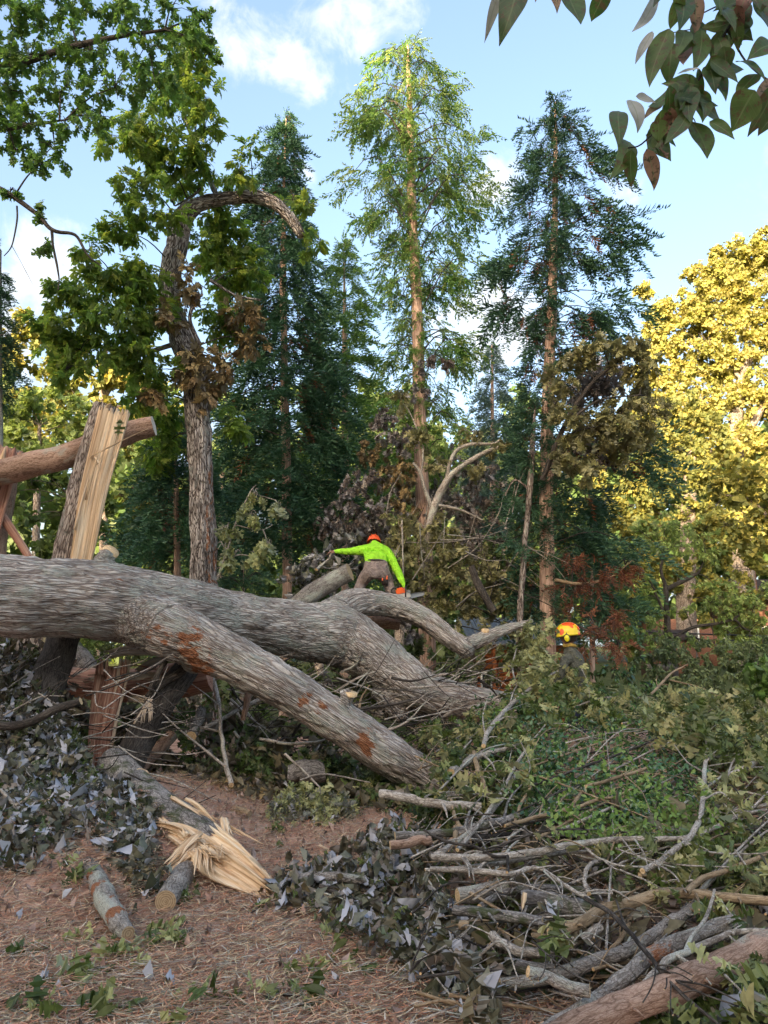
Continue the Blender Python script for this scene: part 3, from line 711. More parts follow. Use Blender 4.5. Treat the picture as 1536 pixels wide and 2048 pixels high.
# the tree with the curled broken top
tree('broken_hickory_tree', 'standing tree with deeply furrowed bark whose snapped top curls over to the right', 'tree',
     [(410, 1230, 27.9), (406, 1150, 26.1), (403, 1000, 25.2), (398, 880, 24.3), (391, 800, 24.3), (386, 735, 25.2), (362, 670, 24.3), (346, 630, 22.5), (337, 590, 21.6), (340, 550, 20.7), (350, 510, 20.7), (358, 470, 19.8), (368, 435, 18.9), (396, 410, 15.3), (436, 400, 14.8), (490, 394, 14.0), (530, 398, 12.6), (564, 418, 11.2), (588, 446, 9.9), (603, 472, 7.2)],
     [[(432, 388, 6), (412, 345, 6), (396, 300, 5), (374, 248, 4.5), (362, 200, 4), (350, 160, 3), (352, 110, 2)], [(402, 376, 3), (385, 392, 3), (350, 412, 2)], [(400, 690, 5, 11.8), (380, 640, 4, 11.6), (392, 600, 4, 11.6), (405, 590, 2, 11.5)],
      [(365, 560, 6), (300, 590, 5), (240, 610, 4), (180, 640, 3)], [(375, 680, 6), (310, 700, 5), (250, 715, 4), (200, 740, 2)], [(375, 275, 3), (320, 270, 2), (270, 262, 1.5)], [(420, 560, 4), (470, 590, 3), (520, 600, 2)]],
     [(385, 110, 55, 55, 11), (340, 180, 60, 45, 11.3), (400, 190, 40, 50, 11), (300, 250, 70, 40, 11), (245, 285, 60, 32, 10.8), (410, 255, 28, 40, 11), (330, 320, 55, 40, 11.4), (400, 320, 45, 45, 11.6), (280, 370, 55, 30, 11), (370, 375, 45, 30, 12.2), (300, 430, 75, 28, 11.2), (240, 460, 45, 25, 11), (480, 345, 28, 22, 11.5), (500, 300, 22, 18, 11.5), (460, 372, 40, 18, 12.3), (620, 412, 26, 14, 11.6), (585, 400, 25, 14, 12.3), (620, 480, 30, 25, 12.2),
      (180, 500, 40, 22, 10.8), (215, 545, 55, 28, 11), (140, 590, 55, 35, 10.8), (260, 575, 70, 40, 11.2), (200, 630, 90, 45, 11), (300, 620, 45, 50, 11.5), (110, 640, 45, 35, 10.8), (160, 700, 75, 38, 11), (260, 690, 60, 45, 11.3), (130, 740, 40, 22, 10.8), (300, 740, 45, 40, 11.5), (265, 800, 35, 28, 11.8), (330, 830, 40, 40, 12.8), (320, 900, 40, 50, 13), (290, 540, 40, 30, 11.2),
      (440, 440, 50, 38, 12.5), (420, 500, 45, 50, 12.6), (470, 480, 45, 50, 12.8), (450, 560, 50, 45, 12.7), (500, 540, 35, 40, 12.8), (445, 640, 35, 60, 12.4), (470, 850, 25, 45, 12.4),
      (380, 560, 24, 45, 11.6, 1), (480, 630, 45, 28, 12, 1), (500, 680, 30, 30, 12.2, 1), (440, 740, 30, 45, 12, 1), (380, 730, 35, 40, 11.7, 1), (400, 790, 28, 30, 11.9, 1), (330, 640, 30, 24, 11.3, 1), (300, 790, 25, 20, 11.6, 1)],
     12.0, ['hick', 'dead'], COMP, .18, 520, bark='furrow', per=7, nseg=48, bump=.04, across=16, sub=.35)

_hk = [o for o in COL.objects if o.name.startswith('trunk') and o.parent and o.parent.name == 'broken_hickory_tree'][0]
set_tone(_hk, lambda V: np.where(V[:, 2] < P(0, 760, 12)[2], np.clip(((V[:, 0] - P(400, 1000, 12)[0]) * 6.0 - .25) - .25 * np.abs(V[:, 2] - P(0, 1020, 12)[2]), 0, .66), 0) )
# oak canopy reaching in from the upper left
tree('oak_tree', 'dark green oak canopy reaching in over the upper left corner', 'tree',
     [(-330, 1100, 40), (-320, 700, 36), (-300, 400, 30), (-260, 100, 24), (-200, -100, 16)],
     [[(-280, 300, 16), (-120, 180, 12), (60, 120, 8), (200, 80, 6), (330, 60, 3)], [(-260, 100, 12), (-60, 20, 9), (150, -30, 6), (300, -20, 3)], [(-290, 350, 10), (-100, 280, 7), (60, 250, 5), (130, 240, 2)],
      [(-280, 330, 9), (-100, 345, 7), (0, 378, 6), (70, 425, 5), (105, 460, 4.5), (150, 470, 3.5), (175, 510, 2.5), (200, 530, 2)], [(104, 460, 3), (106, 490, 2.4), (114, 530, 2.4), (118, 560, 1.5), (116, 580, 1.2)], [(34, 412, 2), (34, 440, 2), (24, 490, 1.6), (8, 512, 1.3)], [(24, 492, 1), (45, 530, .8), (67, 572, .6)]],
     [(30, 40, 80, 50), (130, 30, 90, 45), (240, 30, 80, 45), (340, 20, 75, 35), (60, 110, 90, 45), (180, 100, 90, 45), (290, 95, 80, 45), (380, 85, 55, 40), (20, 180, 70, 45), (120, 185, 80, 40), (230, 175, 80, 40), (310, 165, 60, 40), (400, 45, 40, 35), (60, 250, 75, 38), (30, 300, 60, 30), (110, 300, 50, 28), (130, 255, 32, 28), (200, 235, 60, 32), (80, 330, 28, 14), (0, 120, 60, 60), (0, 230, 50, 50), (80, 420, 9, 14), (95, 495, 16, 12), (20, 385, 20, 5), (420, 110, 22, 30), (-80, 60, 90, 90), (-80, 220, 80, 90)],
     8.5, ['oakhigh'], OAK, .115, 520, per=9, bark='dark', sub=.3, shell=.5, droop=.5)

# dry oak boughs caught in the right-hand cedar
def bough(name, label, cat, limbs, blobs, d, leafm, tpl, size, dens, group=None, bark='twig', per=10, droop=.5, sub=.35, shell=.35, part='leaves', nseg=9, cutm='cut'):
    return tree(name, label, cat, limbs[0], limbs[1:], blobs, d, leafm, tpl, size, dens, group, bark, per, sub, droop, shell=shell, part=part, base=False, nseg=nseg, bump=.004)
bough('hung_oak_bough', 'big olive drying oak bough hung up against the right-hand cedar', 'broken bough',
      [[(1085, 960, 5, 11.6), (1130, 850, 5, 11.3), (1180, 770, 4, 11.2), (1240, 720, 3, 11.2)], [(1140, 840, 3, 11.2), (1200, 800, 2, 11.1), (1280, 790, 1.5, 11.1)], [(1120, 880, 3, 11.3), (1160, 860, 2, 11.1), (1215, 850, 1.5, 11.1)]],
      [(1150, 715, 40, 28, 11.2), (1205, 700, 40, 30, 11.1), (1250, 705, 45, 32, 11.1), (1285, 745, 38, 38, 11.2), (1295, 800, 32, 42, 11.3), (1120, 760, 30, 30, 11.2), (1110, 810, 28, 30, 11.2), (1170, 780, 45, 35, 11.9, 1), (1210, 765, 50, 38, 12, 1), (1240, 830, 50, 36, 11.1, 0), (1200, 850, 40, 30, 11.1), (1150, 860, 45, 32, 11.2), (1125, 910, 26, 28, 11.2), (1165, 930, 35, 30, 11.2), (1240, 890, 40, 32, 11.4), (1190, 900, 40, 30, 11.7, 1), (1285, 860, 30, 32, 11.5)],
      11.2, ['olive', 'purple'], OAK, .155, 620, bark='dark')
bough('hanging_dry_spray', 'rust-brown dead cedar spray hanging low to the right of the right-hand trunk', 'dead branch',
      [[(1110, 1160, 4), (1160, 1168, 3), (1220, 1155, 2), (1265, 1120, 1)]],
      [(1150, 1190, 40, 40), (1175, 1170, 40, 28), (1215, 1150, 32, 22), (1250, 1130, 28, 18), (1150, 1120, 28, 22)], 12.2, ['rust'], SPRAY, .26, 60, bark='tan', per=6)
bough('hanging_dry_spray', 'tangle of dark brown dead twigs and needles right of the yellow helmet', 'dead branch',
      [[(1150, 1250, 3), (1200, 1270, 2), (1250, 1285, 1)]],
      [(1200, 1260, 40, 26), (1235, 1290, 45, 18), (1180, 1300, 30, 30), (1230, 1240, 28, 16)], 11.2, ['rust', 'dead'], SPRAY, .22, 70, bark='dark', per=6)

# crooked upright limb of the fallen oak with its leaves, and the slim grey trunk beside the cedar
bough('upright_oak_limb', 'crooked pale limb standing up from the wreck between the two bare conifer trunks', 'broken limb',
      [[(843, 1205, 10), (848, 1140, 9), (856, 1070, 8.5), (868, 1015, 8), (885, 975, 7), (903, 950, 6), (935, 925, 5), (970, 905, 4.5), (1000, 893, 3.5), (1030, 880, 2)],
       [(893, 962, 5), (900, 925, 4.5), (915, 900, 4), (945, 888, 3.5), (985, 888, 2.5), (1000, 880, 1.5)], [(864, 1020, 5), (850, 980, 4), (840, 945, 3.5), (826, 925, 2)], [(872, 1010, 4), (915, 1018, 3), (945, 1030, 2), (965, 1040, 1.5)], [(842, 950, 2.5), (846, 900, 2), (835, 860, 1.5)]],
      [(940, 865, 32, 18), (850, 885, 22, 30), (825, 870, 16, 22), (875, 930, 14, 20), (1000, 900, 22, 14), (950, 940, 28, 14), (800, 800, 18, 25)],
      12.9, ['olive'], OAK, .16, 150)
tree('slim_tree', 'slim grey leaning trunk close to the left of the right-hand cedar trunk', 'tree',
     [(1040, 1260, 6.5), (1047, 1120, 6), (1058, 1000, 5.5), (1064, 900, 4.5), (1070, 820, 3)], [[(1060, 980, 3), (1030, 960, 2), (1010, 990, 1.5)]], [(1045, 1000, 24, 26), (1050, 880, 28, 45), (1070, 820, 30, 30), (1040, 1090, 22, 24), (1060, 940, 26, 30)],
     12.2, ['cedar'], SPRAY, .3, 90, bark='bark', per=6)

# heaps of withered foliage from the fallen crown, behind the trunk
def mass(name, label, cat, blobs, d, mats, tpl, size, dens, **kw):
    bl = []
    for b in blobs:
        c, Rr = blob(b[0], b[1], b[2], b[3], b[4] if len(b) > 4 else d); bl.append((c, Rr) + ((b[5],) if len(b) > 5 else ()))
    o = foliage(name, [M[x] for x in mats] + [M['dark']], tpl, bl, size, dens, None, **kw)
    return tag(o, label, cat, kind='stuff')
mass('withered_foliage', 'dark purplish withered leaves piled up left of the feathery conifer trunk', 'foliage',
     [(775, 835, 32, 30), (790, 880, 38, 38), (745, 900, 35, 35, 14.2, 2), (720, 960, 45, 32), (790, 950, 45, 42, 13.6, 2), (700, 990, 35, 25), (760, 1020, 60, 35), (810, 1030, 30, 40, 13.5, 2), (870, 725, 42, 20), (830, 780, 25, 20), (905, 1010, 45, 45), (960, 1020, 40, 40), (940, 1080, 60, 40), (1000, 1120, 40, 50), (1020, 1180, 45, 40), (740, 1060, 60, 40, 14.5), (850, 1000, 40, 60, 14.8), (800, 960, 50, 50, 14.8), (690, 1040, 60, 45, 14.8), (900, 930, 40, 50, 15), (960, 960, 40, 40, 15)], 13.6, ['purple', 'silverdark', 'dead'], OAKL, .13, 520, droop=.7, per=12)
mass('withered_foliage', 'olive oak foliage of the fallen crown heaped behind the worker in the lime shirt', 'foliage',
     [(800, 1060, 45, 35), (850, 1060, 45, 40), (900, 1070, 45, 38), (820, 1110, 40, 35), (880, 1120, 50, 40), (940, 1130, 55, 40), (990, 1100, 38, 35, 13, 1), (900, 1170, 55, 40), (960, 1190, 55, 35), (830, 1160, 45, 35), (1010, 1220, 45, 35), (900, 1220, 45, 30), (780, 1110, 30, 40, 13.2, 1), (1000, 1160, 30, 30), (1000, 1270, 45, 28, 12.2), (1060, 1280, 40, 24, 12.4), (1050, 1310, 36, 30, 12.2), (950, 1310, 40, 30, 12), (1080, 1250, 30, 26, 13.2), (870, 1230, 40, 30, 12.4)], 12.8, ['olive', 'midgreen'], OAK, .145, 340, droop=.5, per=10)
mass('withered_foliage', 'silvery grey withered leaves left of the worker, above the short grey log', 'foliage',
     [(640, 1110, 40, 26), (690, 1085, 38, 22), (600, 1150, 38, 28), (640, 1160, 45, 22), (585, 1180, 30, 20), (700, 1125, 30, 20)], 12.9, ['silver', 'purple'], SIL, .10, 330, droop=.4, per=8)
mass('shaded_foliage', 'dark leaf mass in the gap between the two arms of the fallen trunk', 'foliage',
     [(620 + 45 * k, 1350 + 6 * k + (k % 3) * 22, 50, 42, 11.6 + (k % 2) * .6, k % 2) for k in range(9)] + [(900, 1350, 55, 40, 11.8), (960, 1340, 50, 40, 12), (860, 1290, 50, 30, 12.2), (800, 1260, 60, 30, 12.2, 1), (760, 1290, 40, 30, 12), (990, 1290, 40, 30, 12.3), (1060, 1320, 40, 40, 12), (700, 1390, 60, 50, 11), (800, 1430, 50, 40, 10.8), (900, 1450, 50, 30, 10.5)], 12, ['oak', 'purple'], OAKL, .14, 340, droop=.3)
mass('shaded_foliage', 'green oak leaves in the shade underneath the lower stem of the fallen trunk', 'foliage',
     [(440 + 55 * (k % 8), 1400 + 62 * (k // 8) + random.randint(-15, 15), 50, 42, 10.2 - .55 * (k // 8), k % 3) for k in range(24)] + [(350, 1420, 50, 50, 9.8, 1), (300, 1480, 40, 40, 9.4, 1), (420, 1340, 60, 40, 10.6, 2), (560, 1380, 60, 30, 10.8, 2), (200, 1440, 60, 60, 9.8, 1), (330, 1300, 50, 30, 11, 2), (190, 1290, 50, 36, 12.5, 2), (240, 1310, 60, 40, 12.5, 0), (120, 1290, 40, 40, 12.5, 0), (300, 1330, 60, 40, 12, 2), (450, 1310, 50, 25, 11, 2)], 10, ['oak', 'silverdark', 'midgreen'], OAKL, .14, 300, droop=.3)
bough('pale_oak_spray', 'pale wilted oak leaves hanging on a thin stem right of the furrowed trunk', 'branch',
      [[(434, 1160, 2.2), (455, 1100, 2), (470, 1050, 2), (500, 985, 1.5), (512, 970, 1)], [(470, 1050, 1.5), (520, 1060, 1), (545, 1050, 1)], [(500, 985, 1), (550, 1000, 1)]],
      [(508, 990, 18, 20), (500, 1030, 20, 20), (455, 1060, 16, 18), (448, 1095, 18, 28), (512, 1115, 22, 16), (535, 1090, 14, 14), (557, 1012, 15, 12), (470, 1110, 18, 20)], 10.6, ['oakpale'], OAK, .17, 130, droop=1.0, per=6)

# broadleaf trees behind
def bgtree(name, label, trunk, limbs, blobs, d, leafm, size, dens, group, bark='bark', tpl=CLUMP, **kw):
    return tree(name, label, 'tree', trunk, limbs, blobs, d, leafm, tpl, size, dens, group, bark, per=kw.pop('per', 10), sub=kw.pop('sub', .22), twigs=False, **kw)
G = 'tall broadleaf trees in evening sun behind the yard'
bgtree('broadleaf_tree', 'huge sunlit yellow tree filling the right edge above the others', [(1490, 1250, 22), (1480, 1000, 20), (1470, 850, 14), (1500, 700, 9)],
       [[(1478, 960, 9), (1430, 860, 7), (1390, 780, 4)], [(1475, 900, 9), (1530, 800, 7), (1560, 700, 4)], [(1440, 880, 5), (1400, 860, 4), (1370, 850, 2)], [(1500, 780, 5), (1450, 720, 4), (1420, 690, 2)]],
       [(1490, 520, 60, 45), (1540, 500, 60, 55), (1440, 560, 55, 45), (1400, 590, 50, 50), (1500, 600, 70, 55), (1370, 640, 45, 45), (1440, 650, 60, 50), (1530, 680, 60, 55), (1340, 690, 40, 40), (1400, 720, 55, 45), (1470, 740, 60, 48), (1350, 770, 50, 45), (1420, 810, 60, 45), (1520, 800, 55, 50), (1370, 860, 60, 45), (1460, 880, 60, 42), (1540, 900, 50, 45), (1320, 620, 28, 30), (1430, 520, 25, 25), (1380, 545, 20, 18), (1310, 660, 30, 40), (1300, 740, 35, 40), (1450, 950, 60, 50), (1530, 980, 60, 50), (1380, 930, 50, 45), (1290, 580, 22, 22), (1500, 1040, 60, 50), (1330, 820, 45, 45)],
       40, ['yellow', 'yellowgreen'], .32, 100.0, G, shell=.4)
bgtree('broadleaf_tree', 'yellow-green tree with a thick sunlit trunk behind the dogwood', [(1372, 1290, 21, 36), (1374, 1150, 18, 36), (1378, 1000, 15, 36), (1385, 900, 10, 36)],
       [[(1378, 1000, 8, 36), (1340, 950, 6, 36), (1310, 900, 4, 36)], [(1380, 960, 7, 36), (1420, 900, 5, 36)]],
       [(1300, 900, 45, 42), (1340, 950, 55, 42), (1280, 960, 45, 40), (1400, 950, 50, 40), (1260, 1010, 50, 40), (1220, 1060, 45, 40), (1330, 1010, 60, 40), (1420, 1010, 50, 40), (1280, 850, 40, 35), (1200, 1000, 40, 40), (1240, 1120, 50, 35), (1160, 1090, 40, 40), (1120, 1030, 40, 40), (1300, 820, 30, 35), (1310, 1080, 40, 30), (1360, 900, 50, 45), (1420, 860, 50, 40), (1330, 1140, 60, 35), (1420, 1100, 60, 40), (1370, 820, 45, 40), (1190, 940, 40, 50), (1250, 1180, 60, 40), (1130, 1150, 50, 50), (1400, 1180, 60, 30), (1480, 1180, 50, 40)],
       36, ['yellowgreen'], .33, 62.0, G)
bgtree('broadleaf_tree', 'leafy green tree at the right edge below the yellow crown', [(1560, 1250, 12), (1555, 1100, 10), (1540, 980, 6)],
       [[(1550, 1050, 5), (1500, 1000, 4), (1450, 990, 2)]],
       [(1500, 970, 55, 36), (1440, 990, 42, 32), (1540, 1020, 50, 42), (1460, 1050, 55, 35), (1520, 1090, 50, 40), (1410, 1060, 35, 28), (1480, 940, 38, 28), (1500, 1140, 45, 22)],
       27, ['yellowgreen', 'dogwood'], .36, 48, G)
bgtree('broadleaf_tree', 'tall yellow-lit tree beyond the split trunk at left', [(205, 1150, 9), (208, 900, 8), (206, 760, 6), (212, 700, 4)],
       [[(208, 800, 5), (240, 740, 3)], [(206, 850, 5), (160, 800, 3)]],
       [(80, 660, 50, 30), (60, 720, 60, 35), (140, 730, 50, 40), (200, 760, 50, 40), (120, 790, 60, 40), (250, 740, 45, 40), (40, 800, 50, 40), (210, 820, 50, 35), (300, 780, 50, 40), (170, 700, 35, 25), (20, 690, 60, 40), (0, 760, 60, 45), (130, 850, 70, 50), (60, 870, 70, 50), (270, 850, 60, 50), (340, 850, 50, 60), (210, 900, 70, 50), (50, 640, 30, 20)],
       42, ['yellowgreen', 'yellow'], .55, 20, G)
bgtree('broadleaf_tree', 'softer green tree behind the left end of the cross limb', [(70, 1150, 8), (75, 950, 7), (80, 850, 4)], [],
       [(30, 780, 50, 32), (100, 800, 60, 30), (10, 820, 60, 40), (160, 830, 50, 40), (150, 900, 70, 40), (0, 900, 60, 50), (30, 840, 55, 35), (120, 850, 55, 30), (180, 860, 40, 30), (60, 900, 60, 35), (-20, 850, 40, 50), (250, 860, 45, 35), (300, 900, 45, 35), (230, 930, 45, 35), (280, 970, 40, 35, 30, 1), (310, 1010, 30, 25, 30, 1)],
       28, ['dogwood', 'yellowgreen'], .38, 38, G)
bgtree('broadleaf_tree', 'dark leafy tree low behind the split trunk at left', [(150, 1200, 7), (150, 1000, 5)], [],
       [(60, 960, 60, 36), (150, 940, 60, 36), (240, 990, 50, 42), (40, 1040, 60, 42), (130, 1030, 60, 42), (210, 1070, 60, 40), (290, 1080, 50, 40), (100, 1100, 70, 30), (20, 930, 40, 30), (-30, 1000, 40, 60)],
       19, ['midgreen'], .28, 60, G)
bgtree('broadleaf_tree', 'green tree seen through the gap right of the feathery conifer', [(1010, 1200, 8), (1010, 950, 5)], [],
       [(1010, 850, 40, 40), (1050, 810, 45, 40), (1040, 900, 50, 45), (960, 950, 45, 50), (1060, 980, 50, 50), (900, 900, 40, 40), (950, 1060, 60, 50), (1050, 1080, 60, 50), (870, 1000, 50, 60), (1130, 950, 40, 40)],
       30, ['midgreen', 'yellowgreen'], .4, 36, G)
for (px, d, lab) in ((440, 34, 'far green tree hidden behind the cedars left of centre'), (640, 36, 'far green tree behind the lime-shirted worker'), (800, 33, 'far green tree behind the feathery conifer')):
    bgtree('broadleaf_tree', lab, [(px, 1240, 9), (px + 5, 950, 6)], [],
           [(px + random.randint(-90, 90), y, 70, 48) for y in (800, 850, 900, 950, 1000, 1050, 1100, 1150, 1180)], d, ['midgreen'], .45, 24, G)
# dogwood and shrubs
tree('dogwood_tree', 'spreading pale green dogwood with a forked slim trunk, right of the second worker', 'tree',
     [(1336, 1330, 6), (1334, 1230, 5.5), (1331, 1170, 5)],
     [[(1331, 1180, 4.5), (1360, 1165, 4.5), (1385, 1152, 4), (1400, 1140, 2), (1410, 1110, 1.5)], [(1332, 1175, 4), (1322, 1140, 3), (1328, 1110, 2)], [(1310, 1180, 2), (1298, 1162, 2.5), (1285, 1140, 2), (1275, 1130, 1.5)], [(1334, 1240, 3), (1310, 1185, 2.4)],
      [(1345, 1275, 2.5), (1385, 1255, 3.2), (1430, 1248, 3.2), (1468, 1240, 3), (1485, 1255, 2), (1500, 1262, 1.5)], [(1466, 1242, 2), (1475, 1232, 1.5), (1500, 1234, 1)]],
     [(1330, 1050, 45, 22), (1290, 1070, 40, 22), (1370, 1060, 45, 24), (1410, 1080, 35, 20), (1260, 1110, 32, 18), (1340, 1095, 55, 18), (1400, 1110, 45, 16), (1275, 1150, 30, 18), (1270, 1200, 40, 26), (1300, 1230, 32, 26), (1430, 1170, 42, 16), (1470, 1190, 50, 16), (1420, 1205, 42, 16), (1500, 1220, 42, 18), (1450, 1228, 38, 14), (1290, 1275, 50, 20), (1255, 1250, 30, 30), (1460, 1265, 40, 14), (1530, 1180, 30, 25), (1390, 1285, 30, 12), (1330, 1290, 50, 16), (1430, 1290, 50, 14), (1500, 1290, 45, 18), (1370, 1225, 25, 14), (1520, 1245, 30, 20)],
     17.5, ['dogwood'], OVL, .11, 560, bark='dark', per=16, twigs=False, sub=.3, droop=.2)
mass('shrub', 'broad grey-green clipped shrub along the right edge behind the brush pile', 'shrub',
     [(1300 + 42 * (k % 7), 1300 + 32 * (k // 7) + random.randint(-6, 6), 44, 28, 14.5 - .3 * (k // 7)) for k in range(28)], 14, ['shrub'], OVL, .085, 800, per=24, twigs=False, shell=.25)
mass('shrub', 'dark green laurel just right of the second worker', 'shrub',
     [(1230, 1330, 30, 32), (1262, 1320, 28, 28), (1250, 1370, 34, 34), (1200, 1350, 25, 40), (1290, 1360, 30, 30), (1225, 1400, 40, 30), (1180, 1390, 30, 30), (1290, 1400, 36, 26)], 11.8, ['holly', 'privet'], OVAL, .09, 420, per=14)
mass('shrub', 'tall loose shrubs in front of the brick house at the far right', 'shrub',
     [(1400 + 30 * k, 1235 + (k % 3) * 22, 38, 30, 32 + k % 3) for k in range(7)], 32, ['yellowgreen', 'dogwood'], CLUMP, .3, 45, twigs=False)
mass('bramble', 'fresh bright green leaves at the right picture edge above the brush pile', 'bush',
     [(1532, 1340, 20, 20), (1520, 1375, 22, 20), (1538, 1400, 22, 30), (1500, 1345, 12, 12)], 7.2, ['privet'], SIL, .07, 140, per=8)
mass('understory', 'low dark green undergrowth between the cedar trunks far behind the fallen oak', 'undergrowth',
     [(200 + 52 * k, 1180 + (k % 3) * 20, 60, 60, 19 + (k % 4)) for k in range(21)], 19, ['midgreen'], CLUMP, .30, 60, twigs=False)
mb = MB(); bl = []
for k in range(46):
    x = -52 + k * 2.4 + random.uniform(-1, 1); y = 62 + random.uniform(-6, 8)
    h = random.uniform(7.5, 10.5)
    bl.append((np.array([x, y, h]), np.array([3.4, 3, h])))
    bl.append((np.array([x + random.uniform(-2, 2), y + 4, h * 1.95]), np.array([3.4, 2.6, 3.0])))
o = foliage('far_woodland', [M['midgreen'], M['dark']], CLUMP, bl, 1.5, 2.3, None, twigs=False, per=8); tag(o, 'far off wall of trees closing the view behind everything', 'woodland', kind='stuff')

# unseen trees added behind the viewer, placed and sized to shade the yard
def shade_caster_tree(x, y, h, label, src=None):
    if src:
        o = src.copy(); COL.objects.link(o); o.location = (x, y, 0); o.scale = (1.1, 1.1, h / 22.0); o['label'] = label
        for c in src.children:
            q = c.copy(); COL.objects.link(q); q.parent = o
        return o
    o = root('shade_caster_tree', (x, y, 0), label, 'tree', 'unseen trees added behind the viewer to cast shade'); o.scale = (1, 1, 1)
    b = MB(); tube(b, [np.array([x, y, -.1]), np.array([x + .2, y, 9]), np.array([x, y, 19])], [.45, .32, .1], n=10, bump=.02); b.build('trunk', [M['bark'], M['cutdark']], o, smooth=True)
    bl = [(np.array([x + random.uniform(-2.2, 2.2), y + random.uniform(-1.5, 1.5), z + random.uniform(-1, 1)]), np.array([3.9, 2.8, 2.6])) for z in np.linspace(3.0, 19.6, 15)]
    tag(foliage('leaves', [M['midgreen'], M['dark']], CLUMP, bl, 1.2, 7.5, o, twigs=False, per=8, shell=.5), kind='stuff')
    return o
s0 = shade_caster_tree(-16, -36, 25, 'unseen tree in the row added far behind the viewer for its shade, left of its middle')
for x, y, h, w_ in ((-19.5, -33.5, 25, 'half left behind a gap'), (-5.5, -37, 25, 'half right in front of a gap'), (-13, -42, 27, 'tallest, at the back'), (-9, -40, 26, 'at the middle'), (-23, -33, 25.5, 'second to the left'), (-30, -29, 25, 'third to the left'), (-2, -42, 25.5, 'right of the middle'), (5, -45, 26, 'second to the right'), (12, -47, 25, 'third to the right'), (-37, -25, 25, 'fourth to the left'), (-44, -21, 24.5, 'at the far left end'), (19, -49, 25, 'at the far right end'), (-12.5, -33, 24, 'in front of the middle'), (-26.5, -26, 24, 'in front at left')):
    shade_caster_tree(x, y, h, 'unseen tree in the row added far behind the viewer for its shade, ' + w_, s0)

# ------------------------------------------------------------------ house, shed, rail, cables
brick_m = flat_mat('brick', (.17, .085, .06), .85, .2, .3); roof_m = flat_mat('roof_shingle', (.045, .035, .035), .9, .2, .3)
glass_m = flat_mat('window_glass', (.05, .06, .07), .1, .6, .1); white_m = flat_mat('white_paint', (.7, .7, .68), .5, .3, .06)
cedar_m = flat_mat('orange_siding', (.30, .10, .035), .7, .3, .3); metal_m = flat_mat('grey_metal', (.20, .21, .215), .6, .4, .1); plank_m = flat_mat('weathered_plank', (.34, .29, .26), .8, .2, .2)
hd = 52.0
hc = P(1560, 1200, hd); hx = hc[0]
h = root('brick_house', (hx, hd, 0), 'low brick house with a dark roof and brick chimney at the far right edge', 'house')
b = MB(); b.box((hx - 1.5, hd + 3, 1.6), (13, 6, 3.2)); b.build('wall', [brick_m], h)
zr = P(1500, 1200, hd)[2]
b = MB(); zt = P(1510, 1163, hd)[2]
V = [(hx - 2.8, hd - .4, zr), (hx + 6, hd - .4, zr), (hx + 6, hd + 6.4, zr), (hx - 2.8, hd + 6.4, zr), (hx - 2.3, hd + 3, zt + .4), (hx + 6, hd + 3, zt + .4)]
b.add(V, Q=[(0, 1, 5, 4), (2, 3, 4, 5)], T=[(3, 0, 4), (1, 2, 5)]).add(np.array(V)[:4] - [0, 0, .15], Q=[(3, 2, 1, 0)]); b.build('roof', [roof_m], h)
b = MB(); b.box((hx - 2.3, hd + 3, (zr + 3) / 2), (.1, 6, zr)); b.box((hx + 1.8, hd + 3.1, (zr + 3.1) / 2 + .2), (8.2, 5.6, max(.4, zr - 3.2) + .3)); b.build('gable', [brick_m], h)
cx = P(1500, 1170, hd - 1)[0]; b = MB(); b.box((cx, hd - .7, 3.6), (.95, .6, 7.2)); b.box((cx, hd - .7, 7.28), (1.15, .8, .16)); b.build('chimney', [brick_m], h)
for k in range(4):
    wx = hx - 6.5 + k * 2.7; b = MB(); b.box((wx, hd - .03, 1.9), (1.1, .05, 1.4)); w_ = b.build('window', [glass_m], h)
    b = MB(); 
    for sx in (-.6, .6): b.box((wx + sx, hd - .05, 1.9), (.1, .1, 1.6))
    for sz in (-.75, 0, .75): b.box((wx, hd - .06, 1.9 + sz), (1.3, .1, .09))
    b.build('frame', [white_m], h)
# far brick wall glimpsed low between the trees
c = P(1357, 1282, 34); h2 = root('brick_garage', (c[0], 34, 0), 'small sunlit brick outbuilding glimpsed under the dogwood branches', 'outbuilding')
b = MB(); b.box((c[0], 35.5, .85), (1.5, 3, 1.7)); b.build('wall', [brick_m], h2)
b = MB(); V = [(c[0] - .95, 33.8, 1.7), (c[0] + .95, 33.8, 1.7), (c[0] + .95, 37.2, 1.7), (c[0] - .95, 37.2, 1.7), (c[0] - .95, 35.5, 2.2), (c[0] + .95, 35.5, 2.2)]
b.add(V, Q=[(0, 1, 5, 4), (2, 3, 4, 5), (3, 2, 1, 0)], T=[(3, 0, 4), (1, 2, 5)]); b.build('roof', [roof_m], h2)

sd_ = 13.6
sh = root('garden_shed', (P(1040, 1350, sd_)[0], sd_, 0), 'orange-brown clapboard shed half hidden behind the brush, left of the second worker', 'shed')
x0, x1 = P(958, 1350, sd_)[0], P(1150, 1350, sd_)[0]; zt = P(1000, 1290, sd_)[2]
nb = 14
for k in range(nb):
    z = .05 + (zt - .05) * (k + .5) / nb; b = MB(); hh = (zt - .05) / nb
    b.box(((x0 + x1) / 2, sd_ + .012 * (k % 2), z), (x1 - x0, .03, hh * .93), rot=np.array([[1, 0, 0], [0, 1, .05], [0, -.05, 1]])); b.build('board', [cedar_m], sh)
b = MB(); b.box(((x0 + x1) / 2, sd_ + 1.1, zt / 2), (x1 - x0 - .02, 2.1, zt - .02)); b.build('wall', [flat_mat('dark_board', (.10, .04, .02))], sh)
for xx in (x0, P(990, 1380, sd_)[0], x1): b = MB(); b.box((xx, sd_ - .035, zt / 2), (.07, .05, zt)); b.build('corner_board', [cedar_m], sh)
wx, wz = P(972, 1368, sd_)[0], P(972, 1366, sd_)[2]
